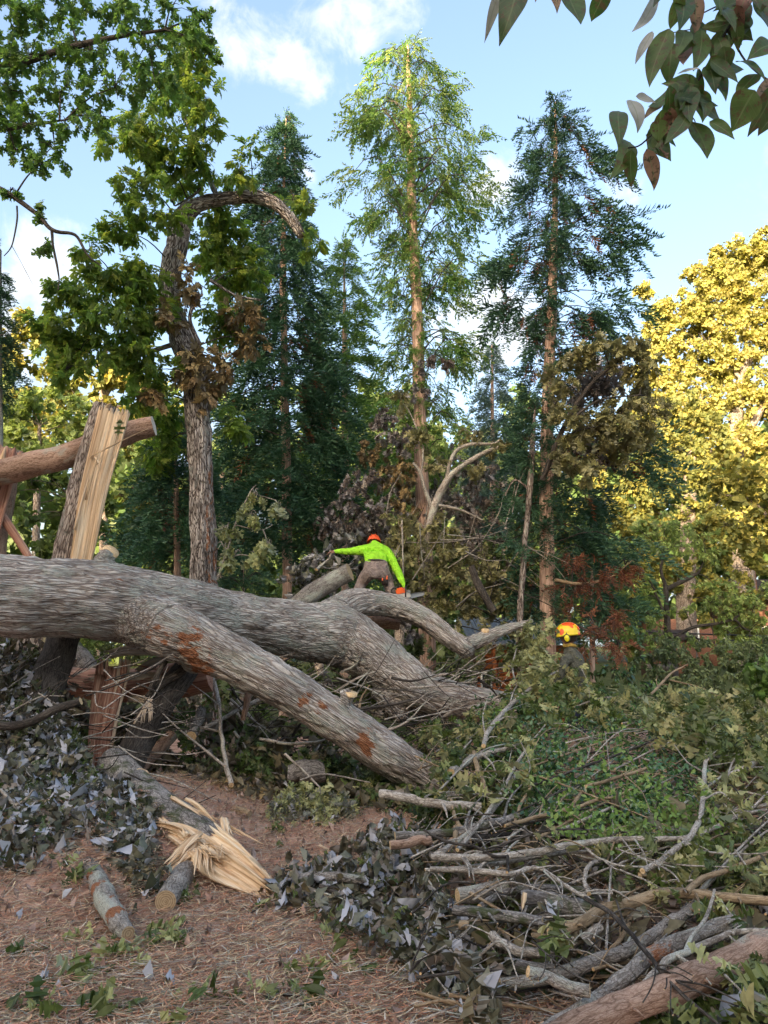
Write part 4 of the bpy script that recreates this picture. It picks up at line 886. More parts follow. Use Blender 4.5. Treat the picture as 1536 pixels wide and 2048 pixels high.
b = MB(); b.box((wx, sd_ - .03, wz), (.16, .03, .34)); w_ = b.build('window', [glass_m], sh)
b = MB()
for sx in (-.085, .085): b.box((wx + sx, sd_ - .05, wz), (.03, .05, .38))
for sz in (-.18, .18): b.box((wx, sd_ - .053, wz + sz), (.2, .05, .03))
b.build('window_frame', [white_m], sh)
b = MB(); n = 26
for k in range(n):
    xx = x0 - .15 + (x1 - x0 + .3) * (k + .5) / n; wv = (x1 - x0 + .3) / n
    b.add([(xx - wv / 2, sd_ - .2, zt), (xx + wv * .1, sd_ - .2, zt + .03), (xx + wv / 2, sd_ - .2, zt), (xx - wv / 2, sd_ + 2.3, zt + .55), (xx + wv * .1, sd_ + 2.3, zt + .58), (xx + wv / 2, sd_ + 2.3, zt + .55)], Q=[(0, 1, 4, 3), (1, 2, 5, 4)])
b.build('roof_sheet', [metal_m], sh)

rl = P(1307, 1316, 15.0); rr = root('rail_fence', (rl[0], 15, 0), 'weathered board rail on a post glimpsed above the brush at right', 'fence')
b = MB(); b.box((rl[0], 15, rl[2]), (.52, .04, .13)); b.build('rail', [plank_m], rr)
b = MB(); b.box((rl[0] + .1, 15.01, rl[2] - .17), (.55, .04, .11)); b.build('rail', [plank_m], rr)
b = MB(); b.box((rl[0] + .42, 15.06, rl[2] / 2 + .05), (.13, .09, rl[2] + .2)); b.build('post', [flat_mat('post_wood', (.14, .11, .09))], rr)
def cable(label, a, bb, r, sag):
    b = MB(); t = np.linspace(0, 1, 14); pts = [a * (1 - q) + bb * q - np.array([0, 0, sag * 4 * q * (1 - q)]) for q in t]
    tube(b, pts, [r] * 14, n=5, sub=1, cap=(1, 1)); tag(b.build('overhead_cable', [flat_mat('black_cable', (.02, .02, .02), .5)] * 2), label, 'cable', 'cables crossing behind the yard')
cable('thick black cable running level just above the brush pile at right', P(1180, 1260, 20), P(1900, 1282, 17), .02, .02)
cable('thin cable crossing behind the dogwood level with the house roof', P(1160, 1195, 24), P(1900, 1160, 22), .009, .2)
# ------------------------------------------------------------------ people
skin_m = flat_mat('skin', (.30, .16, .11), .55, .3, .06); lime_m = flat_mat('lime_shirt', (.36, .78, .04), .8, .2, .12, folds=.05); khaki_m = flat_mat('taupe_trousers', (.27, .215, .195), .9, .15, .2, folds=.05)
olive_m = flat_mat('olive_shirt', (.10, .10, .08), .9, .15, .2, folds=.05); navy_m = flat_mat('navy_trousers', (.03, .035, .06), .9, .15, .1); boot_m = flat_mat('dark_boot', (.04, .03, .028), .6)
orange_m = flat_mat('orange_helmet', (.85, .11, .02), .35, .5, .04); yellow_m = flat_mat('yellow_plastic', (.85, .70, .02), .4, .5, .03); black_m = flat_mat('black_plastic', (.02, .02, .02), .4, .5)
hair_m = flat_mat('dark_hair', (.03, .02, .015), .8); glove_m = flat_mat('work_glove', (.36, .19, .14), .8); red_m = flat_mat('orange_saw', (.85, .14, .03), .35, .5, .05); saw_w = flat_mat('pale_saw_housing', (.5, .48, .45), .4, .5)
bandana_m = flat_mat('yellow_collar', (.55, .36, .08), .8, .2, .5)

def skin_mesh(joints, edges, rads, sub=2):
    me = bpy.data.meshes.new('tmp'); me.from_pydata([tuple(joints[k]) for k in joints], [(list(joints).index(a), list(joints).index(b)) for a, b in edges], [])
    o = bpy.data.objects.new('tmp', me); COL.objects.link(o)
    o.modifiers.new('s', 'SKIN'); sm = o.modifiers.new('u', 'SUBSURF'); sm.levels = sub; sm.render_levels = sub
    for k, nme in enumerate(joints):
        r = rads[nme]; v = me.skin_vertices[0].data[k]; v.radius = r if isinstance(r, tuple) else (r, r); v.use_root = (k == 0)
    dg = bpy.context.evaluated_depsgraph_get(); ev = o.evaluated_get(dg); m2 = bpy.data.meshes.new_from_object(ev)
    n = len(m2.vertices); V = np.zeros(n * 3); m2.vertices.foreach_get('co', V); V = V.reshape(-1, 3)
    Fc = [tuple(p.vertices) for p in m2.polygons]
    bpy.data.objects.remove(o); bpy.data.meshes.remove(m2)
    return V, Fc
def person(label, J, rads, E_, mats, regions, cat='person', waist=None):
    V, Fc = skin_mesh(J, E_, rads)
    names = list(J); seg = [(np.array(J[a]), np.array(J[b]), a, b) for a, b in E_]
    mb = MB(); C = np.array([V[list(f)].mean(0) for f in Fc])
    D = []
    for a, b, na, nb_ in seg:
        ab = b - a; t = np.clip(((C - a) @ ab) / (ab @ ab + 1e-9), 0, 1); D.append(np.linalg.norm(C - (a + t[:, None] * ab), axis=1) - .5 * (np.max(rads[na]) + np.max(rads[nb_])) * .7)
    D = np.array(D); idx = D.argmin(0); mi = np.array([regions.get((seg[k][2], seg[k][3]), 0) for k in idx])
    tors = np.array([seg[k][2] in ('pelvis', 'waist', 'chest', 'lh', 'rh') for k in idx]); mi[tors] = np.where((C[tors] @ np.array([0, .25, 1.0])) > waist, 1, 2)
    Qd = [f for f in Fc if len(f) == 4]; qm = [mi[k] for k, f in enumerate(Fc) if len(f) == 4]; T = [f for f in Fc if len(f) == 3]; tm = [mi[k] for k, f in enumerate(Fc) if len(f) == 3]
    # cloth folds: a little relief on the clothed parts
    nn = (fbm(V * 16, 3) - .5) * .04; c = V.mean(0); V = V + norm(V - c) * nn[:, None] * np.array([1, 1, .3])
    mb.add(V, Q=Qd, m=qm)
    if T: mb.add(V, T=T, m=tm)
    o = root('person', (V[:, 0].mean(), V[:, 1].mean(), V[:, 2].min()), label, cat)
    mb.build('body', mats, o, smooth=True); return o
def ball(mb, c, r, rot=None, lo=-1.0, hi=1.0, nu=20, nv=12, m=0, fn=None):
    V = []; 
    for i in range(nv + 1):
        z = lo + (hi - lo) * i / nv; z = math.sin(math.asin(max(-1, min(1, lo))) + (math.asin(max(-1, min(1, hi))) - math.asin(max(-1, min(1, lo)))) * i / nv); s = math.sqrt(max(0, 1 - z * z))
        for j in range(nu): a = 2 * math.pi * j / nu; V.append((s * math.cos(a), s * math.sin(a), z))
    V = np.array(V)
    if fn is not None: V = fn(V)
    V = V * np.array(r)
    if rot is not None: V = V @ np.array(rot).T
    Qd = [(i * nu + j, i * nu + (j + 1) % nu, (i + 1) * nu + (j + 1) % nu, (i + 1) * nu + j) for i in range(nv) for j in range(nu)]
    mb.add(V + np.array(c), Q=Qd, m=m)
def rot_from(fwd, up):
    f = norm(fwd); r = norm(np.cross(f, up)); u = np.cross(r, f); return np.stack([r, f, u], 1)
def helmet(parent, c, R3, mat, s=1.0, peak=True, ribs=2):
    b = MB(); ball(b, c, np.array([.115, .135, .12]) * s, R3, lo=0.0, hi=1.0, nu=28, nv=9)
    for k in range(12):     # brim ring
        pass
    ring = []; n = 28
    for rr, zz in ((1.0, 0.0), (1.05, -.02), (1.05, -.035), (.98, -.02)):
        for j in range(n):
            a = 2 * math.pi * j / n; ex = 1.0 + (.32 * max(0, math.sin(a)) ** 2 if (peak and rr > 1.05) else 0)
            ring.append((math.cos(a) * .115 * rr, math.sin(a) * .135 * rr * ex, zz))
    V = np.array(ring) * s @ R3.T + c
    b.add(V, Q=[(i * n + j, i * n + (j + 1) % n, (i + 1) * n + (j + 1) % n, (i + 1) * n + j) for i in range(3) for j in range(n)])
    for x in np.linspace(-.03, .03, ribs):   # raised ribs front to back
        pts = [np.array([x, math.cos(a) * .137, math.sin(a) * .124]) * s @ R3.T + c for a in np.linspace(.25, 2.9, 12)]
        tube(b, pts, [.009 * s] * 12, n=5, sub=1, cap=(1, 1), mcap=0)
    h_ = b.build('helmet', [mat], parent, smooth=True); return h_
def head_mesh(mb, c, R3, m=0, s=1.0):
    def shape(V):
        V = V.copy(); x, y, z = V[:, 0], V[:, 1], V[:, 2]
        jaw = np.clip(-z, 0, 1); V[:, 0] *= 1 - .32 * jaw; V[:, 1] += .10 * jaw - .0
        nose = np.exp(-((x / .16) ** 2 + ((z + .12) / .22) ** 2)) * (y > 0); V[:, 1] += .22 * nose
        eye = np.exp(-(((np.abs(x) - .36) / .16) ** 2 + ((z - .08) / .12) ** 2)) * (y > 0); V[:, 1] -= .09 * eye
        lip = np.exp(-((x / .28) ** 2 + ((z + .48) / .06) ** 2)) * (y > 0); V[:, 1] += .05 * lip
        return V
    ball(mb, c, np.array([.078, .098, .118]) * s, R3, nu=28, nv=22, m=m, fn=shape)
    for sx in (-1, 1): ball(mb, c + R3 @ np.array([sx * .08 * s, -.005, -.005]), np.array([.012, .025, .033]) * s, R3, nu=8, nv=6, m=m)
def hand(joints, edges, rads, wrist, w, fdir, pdir, curl, s=1.0, pre='l', thumb=1):
    """palm and five bent fingers added to the skin graph; fdir = along the fingers, pdir = palm side"""
    f = norm(fdir); pn = norm(np.array(pdir) - f * np.dot(pdir, f)); sd = np.cross(f, pn)
    W0 = np.array(wrist); palm = W0 + f * .045 * s; joints[pre + 'palm'] = palm; rads[pre + 'palm'] = (.030 * s, .017 * s); edges.append((w, pre + 'palm'))
    for k, (off, L) in enumerate(((-.030, .062), (-.010, .078), (.010, .083), (.030, .075))):
        kn = W0 + f * .09 * s + sd * off * s; a = kn + (f * math.cos(curl) + pn * math.sin(curl)) * L * .5 * s; e = a + (f * math.cos(curl * 2.2) + pn * math.sin(curl * 2.2)) * L * .5 * s
        for nm, q, r in (('k', kn, .010), ('a', a, .009), ('e', e, .0075)): joints[f'{pre}{nm}{k}'] = q; rads[f'{pre}{nm}{k}'] = r * s
        edges += [(pre + 'palm', f'{pre}k{k}'), (f'{pre}k{k}', f'{pre}a{k}'), (f'{pre}a{k}', f'{pre}e{k}')]
    t1 = W0 + f * .04 * s + sd * thumb * .042 * s; t2 = t1 + (f * .6 + sd * thumb * .5 + pn * .6) * .04 * s
    joints[pre + 't1'] = t1; joints[pre + 't2'] = t2; rads[pre + 't1'] = .012 * s; rads[pre + 't2'] = .009 * s; edges += [(pre + 'palm', pre + 't1'), (pre + 't1', pre + 't2')]

# worker in the lime shirt, seen from behind, knees bent on the limb
D1 = 12.0
J = {}; E1 = []; r1 = {}
def jj(n, px, py, dd, r): J[n] = P(px, py, D1 + dd); r1[n] = r
jj('pelvis', 752, 1139, 0.0, (.19, .14)); jj('waist', 752, 1122, .05, (.19, .13)); jj('chest', 751, 1107, .14, (.205, .135)); jj('upper', 751, 1098, .22, (.18, .11)); jj('neck', 749, 1090, .32, .075); jj('head0', 748, 1084, .38, .07)
jj('ls', 726, 1100, .20, .092); jj('le', 702, 1103, .22, .068); jj('lc', 683, 1103, .20, .055); jj('lw', 672, 1103, .18, .034)
jj('rs', 777, 1106, .20, .095); jj('re', 792, 1136, .05, .072); jj('rc', 803, 1160, -.05, .056); jj('rw', 808, 1172, -.10, .032)
jj('lh', 737, 1146, 0, .125); jj('lk', 722, 1167, .12, .10); jj('la', 716, 1184, .02, .08); jj('lf', 714, 1194, .22, .05)
jj('rh', 767, 1146, 0, .125); jj('rk', 776, 1164, .12, .10); jj('ra', 783, 1184, .02, .08); jj('rf', 786, 1198, .22, .05)
E1 += [('pelvis', 'waist'), ('waist', 'chest'), ('chest', 'upper'), ('upper', 'neck'), ('neck', 'head0'), ('upper', 'ls'), ('ls', 'le'), ('le', 'lc'), ('lc', 'lw'), ('upper', 'rs'), ('rs', 're'), ('re', 'rc'), ('rc', 'rw'),
       ('pelvis', 'lh'), ('lh', 'lk'), ('lk', 'la'), ('la', 'lf'), ('pelvis', 'rh'), ('rh', 'rk'), ('rk', 'ra'), ('ra', 'rf')]
hand(J, E1, r1, J['lw'], 'lw', (-1, .05, -.02), (0, .2, -1), .45, 1.0, 'l', 1)
hand(J, E1, r1, J['rw'], 'rw', (.25, .0, -1), (.5, -.6, -.2), .8, 1.0, 'r', 1)
reg = {e: 0 for e in E1}
for e in E1:
    if e[0] in ('waist', 'chest', 'upper', 'ls', 'le', 'rs', 're', 'lc', 'rc') or e == ('pelvis', 'waist'): reg[e] = 1
    if e in (('upper', 'neck'),): reg[e] = 1
    if e[0] in ('pelvis', 'lh', 'rh', 'lk', 'rk') and e != ('pelvis', 'waist'): reg[e] = 2
    if e in (('la', 'lf'), ('ra', 'rf')): reg[e] = 3
    if e[0] in ('lw', 'rw') or e[0][:2] in ('lp', 'rp') or e[0][1:2] in 'kat' and e[0][0] in 'lr' and len(e[0]) > 2: reg[e] = 4
w1 = person('worker in lime long-sleeved shirt and orange helmet bending over on the fallen trunk', J, r1, E1, [skin_m, lime_m, khaki_m, boot_m, glove_m], reg, waist=float(P(752, 1122, D1)[2] + .25 * P(752, 1122, D1)[1]))
R3 = rot_from(np.array([.05, .85, -.42]), np.array([0, .42, .9])); hc = P(748, 1087, D1 + .42)
b = MB(); head_mesh(b, hc, R3); b.build('head', [skin_m], w1, smooth=True)
helmet(w1, hc + R3 @ np.array([0, 0, .035]), R3, orange_m)
b = MB(); c = P(752, 1119, D1 - .06)
pts = [P(729, 1122, D1 - .00), P(741, 1119.5, D1 - .07), P(753, 1119.5, D1 - .085), P(765, 1121, D1 - .06), P(773, 1124, D1 + .02)]
tube(b, pts, [.012] * 5, n=6, sub=3, mcap=0); b.build('belt', [black_m], w1)
b = MB(); c = P(770, 1162, D1 - .02); b.box(c, (.10, .05, .13)); tube(b, [c + [-.04, -.03, .08], c + [-.04, -.05, .0]], [.012, .012], n=6, m=1, mcap=1); tube(b, [c + [.03, -.03, .08], c + [.03, -.05, .02]], [.012, .012], n=6, m=1, mcap=1)
b.build('hip_pouch', [boot_m, red_m], w1)

# chainsaw in his right hand
cs = P(802, 1187, D1 - .14); s_ = root('chainsaw', cs - [0, 0, .1], 'orange and white chainsaw held in the right hand of the lime-shirted worker', 'chainsaw')
R_ = Matrix.Rotation(R(-12), 3, 'Y'); Rn = np.array(R_)
def bevbox(name, c, size, mat, par, bev=.015):
    bm = bmesh.new(); bmesh.ops.create_cube(bm, size=1.0); bmesh.ops.scale(bm, vec=size, verts=bm.verts); bmesh.ops.bevel(bm, geom=bm.edges[:], offset=bev, segments=2, affect='EDGES')
    bmesh.ops.rotate(bm, matrix=R_, verts=bm.verts, cent=(0, 0, 0)); bmesh.ops.translate(bm, vec=Vector(c) - par.location, verts=bm.verts)
    me = bpy.data.meshes.new(name); bm.to_mesh(me); bm.free(); me.materials.append(mat); o = bpy.data.objects.new(name, me); COL.objects.link(o); o.parent = par; return o
bevbox('engine_cover', cs + [-.01, 0, .03], (.14, .13, .12), red_m, s_, .025); bevbox('housing', cs + [.05, 0, -.045], (.20, .15, .10), saw_w, s_, .02); bevbox('muffler', cs + [.12, -.03, .02], (.06, .08, .07), metal_m, s_)
b = MB(); tube(b, [cs + [-.08, 0, -.03], cs + [-.15, 0, .02], cs + [-.13, 0, .08], cs + [-.04, 0, .1]], [.014] * 4, n=7, mcap=0); b.build('rear_handle', [black_m], s_)
b = MB(); tube(b, [cs + [.07, -.08, -.06], cs + [.07, -.09, .06], cs + [.07, 0, .13], cs + [.07, .09, .06]], [.011] * 4, n=7, mcap=0); b.build('front_handle', [black_m], s_)
b = MB(); n = 10; L = .26
V = []; 
for yy in (-.004, .004):
    for k in range(n): a = -math.pi / 2 + math.pi * k / (n - 1); V.append((L - .035 + .035 * math.cos(a), yy, .035 * math.sin(a)))
    V.append((0, yy, .04)); V.append((0, yy, -.04))
V = np.array(V) @ Rn.T + cs + [.12, -.04, -.05]; m_ = n + 2
T = [(0, k, k + 1) for k in range(1, m_ - 1)] + [(m_, m_ + k + 1, m_ + k) for k in range(1, m_ - 1)]
b.add(V, T=T, Q=[(k, (k + 1) % m_, m_ + (k + 1) % m_, m_ + k) for k in range(m_)]); b.build('guide_bar', [metal_m], s_)
# the twig he is pulling with his left hand
b = MB(); hw = J['lpalm'] + np.array([-.05, 0, -.02])
tube(b, [hw + [.0, 0, .05], hw + [-.01, 0, -.08], P(643, 1130, D1 + .15), P(633, 1139, D1 + .05)], [.013, .015, .02, .026], n=8, wob=.3, cap=(1, 1)); tube(b, [P(641, 1132, D1 + .15), P(655, 1137, D1 + .25), P(675, 1134, D1 + .4)], [.014, .012, .006], n=6)
tag(b.build('cut_twig', [M['twig'], M['cut']], smooth=True), 'forked stub with a sawn end hanging from the left hand of the lime-shirted worker', 'twig')

# worker beyond the pile, turned away to the left
D2 = 10.0
J = {}; E2 = []; r2 = {}
def j2(n, px, py, dd, r): J[n] = P(px, py, D2 + dd); r2[n] = r
j2('pelvis', 1153, 1418, 0, (.155, .12)); j2('waist', 1152, 1390, 0, (.14, .105)); j2('chest', 1149, 1345, 0, (.165, .12)); j2('upper', 1146, 1316, 0, (.15, .095)); j2('neck', 1139, 1296, -.01, .062); j2('head0', 1137, 1282, -.02, .072)
j2('ls', 1130, 1320, -.14, .068); j2('le', 1122, 1352, -.24, .05); j2('lc', 1112, 1368, -.22, .04); j2('lw', 1103, 1374, -.2, .03)
j2('rs', 1160, 1320, .14, .068); j2('re', 1158, 1362, .2, .05); j2('rc', 1140, 1378, .18, .04); j2('rw', 1128, 1378, .16, .03)
zg = 0.0
for s, x, dd in (('l', 1143, -.1), ('r', 1163, .1)):
    hp = P(x, 1425, D2 + dd); J[s + 'h'] = hp; r2[s + 'h'] = .10
    J[s + 'k'] = np.array([hp[0] - .03, hp[1], .50]); r2[s + 'k'] = .075; J[s + 'a'] = np.array([hp[0], hp[1], .12]); r2[s + 'a'] = .055; J[s + 'f'] = np.array([hp[0] - .16, hp[1], .06]); r2[s + 'f'] = .045
E2 = [('pelvis', 'waist'), ('waist', 'chest'), ('chest', 'upper'), ('upper', 'neck'), ('neck', 'head0'), ('upper', 'ls'), ('ls', 'le'), ('le', 'lc'), ('lc', 'lw'), ('upper', 'rs'), ('rs', 're'), ('re', 'rc'), ('rc', 'rw'),
      ('pelvis', 'lh'), ('lh', 'lk'), ('lk', 'la'), ('la', 'lf'), ('pelvis', 'rh'), ('rh', 'rk'), ('rk', 'ra'), ('ra', 'rf')]
hand(J, E2, r2, J['lw'], 'lw', (-1, 0, .2), (0, 0, -1), .6, 1.0, 'l', 1); hand(J, E2, r2, J['rw'], 'rw', (-1, 0, .1), (0, 0, -1), .6, 1.0, 'r', -1)
reg = {}
for e in E2:
    reg[e] = 0
    if e[0] in ('waist', 'chest', 'upper', 'ls', 'le', 'rs', 're', 'lc', 'rc') or e == ('pelvis', 'waist'): reg[e] = 1
    if e in (('upper', 'neck'),): reg[e] = 1
    if e[0] in ('pelvis', 'lh', 'rh', 'lk', 'rk') and e != ('pelvis', 'waist'): reg[e] = 2
    if e in (('la', 'lf'), ('ra', 'rf')): reg[e] = 3
w2 = person('worker in dark olive shirt and orange-yellow helmet with ear muffs, beyond the brush pile', J, r2, E2, [skin_m, olive_m, navy_m, boot_m], reg, waist=float(J['pelvis'][2] + .03 + .25 * D2))
R3 = rot_from(np.array([-.93, .34, -.12]), np.array([0, 0, 1.0])); hc = P(1137, 1272, D2 - .02)
b = MB(); head_mesh(b, hc, R3); b.build('head', [skin_m], w2, smooth=True)
b = MB(); ball(b, hc + R3 @ np.array([0, -.02, .0]), (.083, .095, .11), R3, lo=-.75, hi=.9); b.build('hair', [hair_m], w2, smooth=True)
helm_m = NT('orange_yellow_helmet'); tcg = helm_m.n('NewGeometry').outputs['Position']
wv = helm_m.noise(tcg, 5, 1, .3, 1.0); cc = helm_m.mix(helm_m.rng(wv, .50, .53), (.85, .12, .02), (.85, .62, .02)); helm_m.bsdf(cc, .35, spec=.5)
hh = helmet(w2, hc + R3 @ np.array([0, 0, .035]), R3, helm_m.mat, 1.12)
for sx in (-1, 1):
    mc = hc + R3 @ np.array([sx * .128, .01, -.03]); b = MB()
    ball(b, mc, (.028, .045, .058), R3, nu=18, nv=10); ball(b, mc + R3 @ np.array([sx * .012, 0, 0]), (.026, .035, .046), R3, nu=18, nv=10, m=1)
    tube(b, [mc + R3 @ np.array([0, 0, .05]), hc + R3 @ np.array([sx * .118, 0, .06])], [.007, .007], n=5)
    b.build('ear_muff', [black_m, yellow_m], w2, smooth=True)
b = MB(); c = P(1139, 1291, D2); th = np.linspace(0, 2 * math.pi, 13)[:-1]
tube(b, [c + np.array([math.cos(a) * .068, math.sin(a) * .072, .01 * math.sin(3 * a)]) for a in np.append(th, th[0])], [.024] * 13, n=7, sub=1, mcap=0); b.build('neck_cloth', [bandana_m], w2, smooth=True)
b = MB(); c = P(1170, 1322, 10.2)
# ------------------------------------------------------------------ the fallen oak: arms blended into one trunk by a voxel skin
def tp(L): return [P(a, b, d) for a, b, r, d in L], [W(r, d) for a, b, r, d in L]
ARMS = [
    [(-330, 1180, 86, 6.4), (-120, 1188, 83, 6.9), (0, 1192, 79, 7.2), (150, 1197, 78, 7.6), (280, 1213, 72, 8.05), (380, 1226, 62, 8.5), (450, 1237, 55, 8.9), (530, 1250, 53, 9.3), (610, 1262, 56, 9.7), (680, 1272, 60, 10.0), (735, 1303, 54, 10.0), (790, 1345, 45, 9.9), (850, 1384, 38, 9.8), (930, 1404, 33, 9.8), (985, 1412, 31, 9.8), (1035, 1416, 28, 9.85)],
    [(620, 1262, 40, 10.0), (662, 1232, 34, 10.4), (700, 1210, 29, 10.8), (750, 1206, 25, 11.1), (800, 1216, 23, 11.2), (850, 1239, 21.5, 11.2), (895, 1272, 20, 11.2), (925, 1293, 18, 11.2), (940, 1304, 15, 11.2)],
    [(900, 1285, 14, 11.2), (930, 1290, 13.5, 11.2), (965, 1277, 12.5, 11.3), (1000, 1262, 11, 11.4), (1040, 1250, 8, 11.5), (1068, 1240, 5, 11.5)],
    [(200, 1212, 40, 7.75), (280, 1236, 54, 7.8), (360, 1268, 53, 7.8), (420, 1296, 47, 7.8), (500, 1337, 42, 7.75), (580, 1381, 39, 7.75), (660, 1431, 38, 7.8), (740, 1485, 38, 7.85), (820, 1536, 36, 7.9), (885, 1576, 33, 7.95)],
    [(380, 1280, 40, 7.9), (392, 1312, 36, 7.9), (405, 1335, 22, 7.95)],
    [(770, 1370, 34, 9.95), (795, 1415, 26, 9.9), (808, 1440, 14, 9.9)],
    [(190, 1150, 20, 7.7), (205, 1122, 16, 7.72), (219, 1107, 14.5, 7.74)],
    [(925, 1290, 16, 11.2), (937, 1312, 12, 11.2)],
    [(975, 1275, 8, 11.3), (972, 1262, 6, 11.3)],
    [(690, 1395, 18, 7.75), (702, 1388, 10, 7.72)]]
tmp = MB()
for L in ARMS:
    a, r = tp(L); tube(tmp, a, r, n=28, sub=6, cap=(1, 1), mcap=0, wob=.06)
to = tmp.build('tmp', [M['trunk']], origin=(0, 0, 0))
rm = to.modifiers.new('r', 'REMESH'); rm.mode = 'VOXEL'; rm.voxel_size = .0235
sm = to.modifiers.new('s', 'SMOOTH'); sm.factor = .5; sm.iterations = 9
m2 = bpy.data.meshes.new_from_object(to.evaluated_get(bpy.context.evaluated_depsgraph_get()))
V = np.zeros(len(m2.vertices) * 3); m2.vertices.foreach_get('co', V); V = V.reshape(-1, 3)
Nn = np.zeros(len(m2.vertices) * 3); m2.vertices.foreach_get('normal', Nn); Nn = Nn.reshape(-1, 3)
Qd = np.array([tuple(p.vertices) for p in m2.polygons if len(p.vertices) == 4]); T = [tuple(p.vertices) for p in m2.polygons if len(p.vertices) == 3]
bpy.data.objects.remove(to)
best = np.full(len(V), 1e9); BK = np.zeros((len(V), 3))
for ai, L in enumerate(ARMS):
    a, r = tp(L); p, rr = path(a, r, 12); t, N, Bn = frames(p)
    s = np.concatenate([[0], np.cumsum(np.linalg.norm(np.diff(p, axis=0), axis=1))])
    for c0 in range(0, len(V), 20000):
        v = V[c0:c0 + 20000]; d = np.linalg.norm(v[:, None] - p[None], axis=2) - rr[None] * .9 + (.45 * np.clip(1 - s / 1.5, 0, 1)[None] if ai in (1, 3) else (.25 if ai > 3 else 0)); k = d.argmin(1); dm = d[np.arange(len(v)), k]
        rel = v - p[k]; ds = (rel * t[k]).sum(1)
        bk = np.stack([s[k] + ds + ai * 13.7, (rel * N[k]).sum(1), (rel * Bn[k]).sum(1)], 1)
        u = dm < best[c0:c0 + 20000]; best[c0:c0 + 20000][u] = dm[u]; BK[c0:c0 + 20000][u] = bk[u]
q = BK * np.array([5, 17, 17]); w_ = fbm(BK * np.array([1.5, 6, 6]), 2)
h = 1 - np.abs(2 * fbm(q + w_[:, None] * 1.2, 2) - 1) * 1.9
V = V + Nn * ((h - .5) * .026 + (fbm(V * 2.2, 2) - .5) * .05)[:, None]
wound = np.full(len(V), 0.0)
for (px, py, d, rad, st) in ((378, 1290, 7.5, .20, .84), (335, 1275, 7.5, .14, .62), (300, 1262, 7.5, .18, .62), (396, 1330, 7.6, .2, .9), (318, 1182, 7.7, .05, .9), (610, 1398, 7.5, .1, .78), (640, 1412, 7.5, .1, .78), (730, 1488, 7.6, .13, .9), (250, 1262, 7.4, .14, .5), (240, 1160, 7.5, .05, .75), (600, 1408, 7.5, .05, .9)):
    c = P(px, py, d); dd = np.linalg.norm((V - c) * np.array([1, .45, 1]), axis=1); wound = np.maximum(wound, st * np.clip(1.35 - dd / rad * .7, 0, 1) * (dd < rad * 1.9))
fo = root('fallen_oak', P(-100, 1275, 7.0) * [1, 1, 0], 'huge fallen forked oak trunk with grey ridged bark lying across the whole yard', 'fallen tree')
mb = MB(); mb.add(V, Q=Qd, bark=BK, tone=wound)
if T: mb.add(V, T=T, bark=BK, tone=wound)
mb.build('trunk', [M['trunk']], fo, smooth=True)
def disc(par, c, nrm, r, m, name='sawn_face', ry=None):
    nrm = norm(np.array(nrm, float)); a = norm(np.cross(nrm, (0.1, .2, 1))); b_ = np.cross(nrm, a); n = 22; th = np.linspace(0, 2 * math.pi, n, endpoint=False)
    rj = r * (1 + (np.array([random.random() for _ in th]) - .5) * .1)
    lo = np.stack([c[None] * 0 + c], 0).reshape(1, 3)
    ring = c + (a * np.cos(th)[:, None] + b_ * np.sin(th)[:, None] * (ry or 1)) * rj[:, None]; back = ring - nrm * .03
    bk = np.zeros((1 + 2 * n, 3)); bk[1:n + 1, 1] = rj * np.cos(th); bk[1:n + 1, 2] = rj * np.sin(th); bk[n + 1:] = bk[1:n + 1]
    b = MB(); b.add(np.vstack([lo, ring, back]), T=[(0, 1 + k, 1 + (k + 1) % n) for k in range(n)], Q=[(1 + k, n + 1 + k, n + 1 + (k + 1) % n, 1 + (k + 1) % n) for k in range(n)], bark=bk)
    return b.build(name, [M[m]], par)
disc(fo, P(223, 1101, 7.76), P(223, 1101, 7.76) - P(205, 1126, 7.8) + np.array([.02, -.04, 0]), .085, 'cut')
disc(fo, P(971, 1259, 11.28), (0, -.4, 1), .062, 'cut'); disc(fo, P(703, 1385, 7.72), (.2, -.3, 1), .06, 'cut')

# ------------------------------------------------------------------ loose limbs and logs
USED = {}
def limb(name, label, cat, pts, mat='bark', cutm='cut', d=None, pile=False, n=12, bump=.008, wob=.25, side=(), group=None, off=0.0, sub=6, cap=(1, 1), endcap=None):
    """pts: (px, py, r px[, depth or offset from the pile's surface])"""
    def cv(q):
        if pile: dd = pile_d(q[1]) + off + (q[3] if len(q) > 3 else 0)
        else: dd = q[3] if len(q) > 3 else d
        return P(q[0], q[1], dd), W(q[2], dd)
    b = MB(); A = [cv(q) for q in pts]
    tube(b, [a[0] for a in A], [a[1] for a in A], n=n, sub=sub, cap=cap, bump=bump, across=40, wob=wob)
    for sL in side:
        A = [cv(q) for q in sL]; tube(b, [a[0] for a in A], [max(.0025, a[1]) for a in A], n=6, sub=5, cap=(0, 1), wob=.5)
    o = b.build(name, [M[mat], M[cutm]], smooth=True)
    return tag(o, label, cat, group)

# torn standing trunk at the left: bark half and bright split face
limb('dark_tree_trunk', 'dark leafy old stem standing at the left edge under the fallen trunk', 'trunk', [(20, 1620, 50, 6.9), (45, 1500, 44, 7.3), (85, 1400, 36, 7.7), (118, 1310, 32, 8.0), (140, 1240, 28, 8.2)], 'dark', 'dark', n=26, bump=.02)
st = root('split_trunk', P(60, 1480, 9.0) * [1, 1, 0], 'tall leaning split trunk at left showing a long bright face of torn wood', 'broken trunk')
b = MB(); tube(b, [P(48, 1545, 9.0), P(75, 1400, 8.95), (P(105, 1250, 8.9)), P(138, 1120, 8.9), P(170, 980, 8.9), P(197, 870, 8.9), P(213, 812, 8.9)], [W(x, 8.9) for x in (56, 50, 44, 33, 31, 27, 24)], n=36, sub=12, bump=.028, across=18, cap=(0, 1)); b.build('bark', [M['bark'], M['wood']], st, smooth=True)
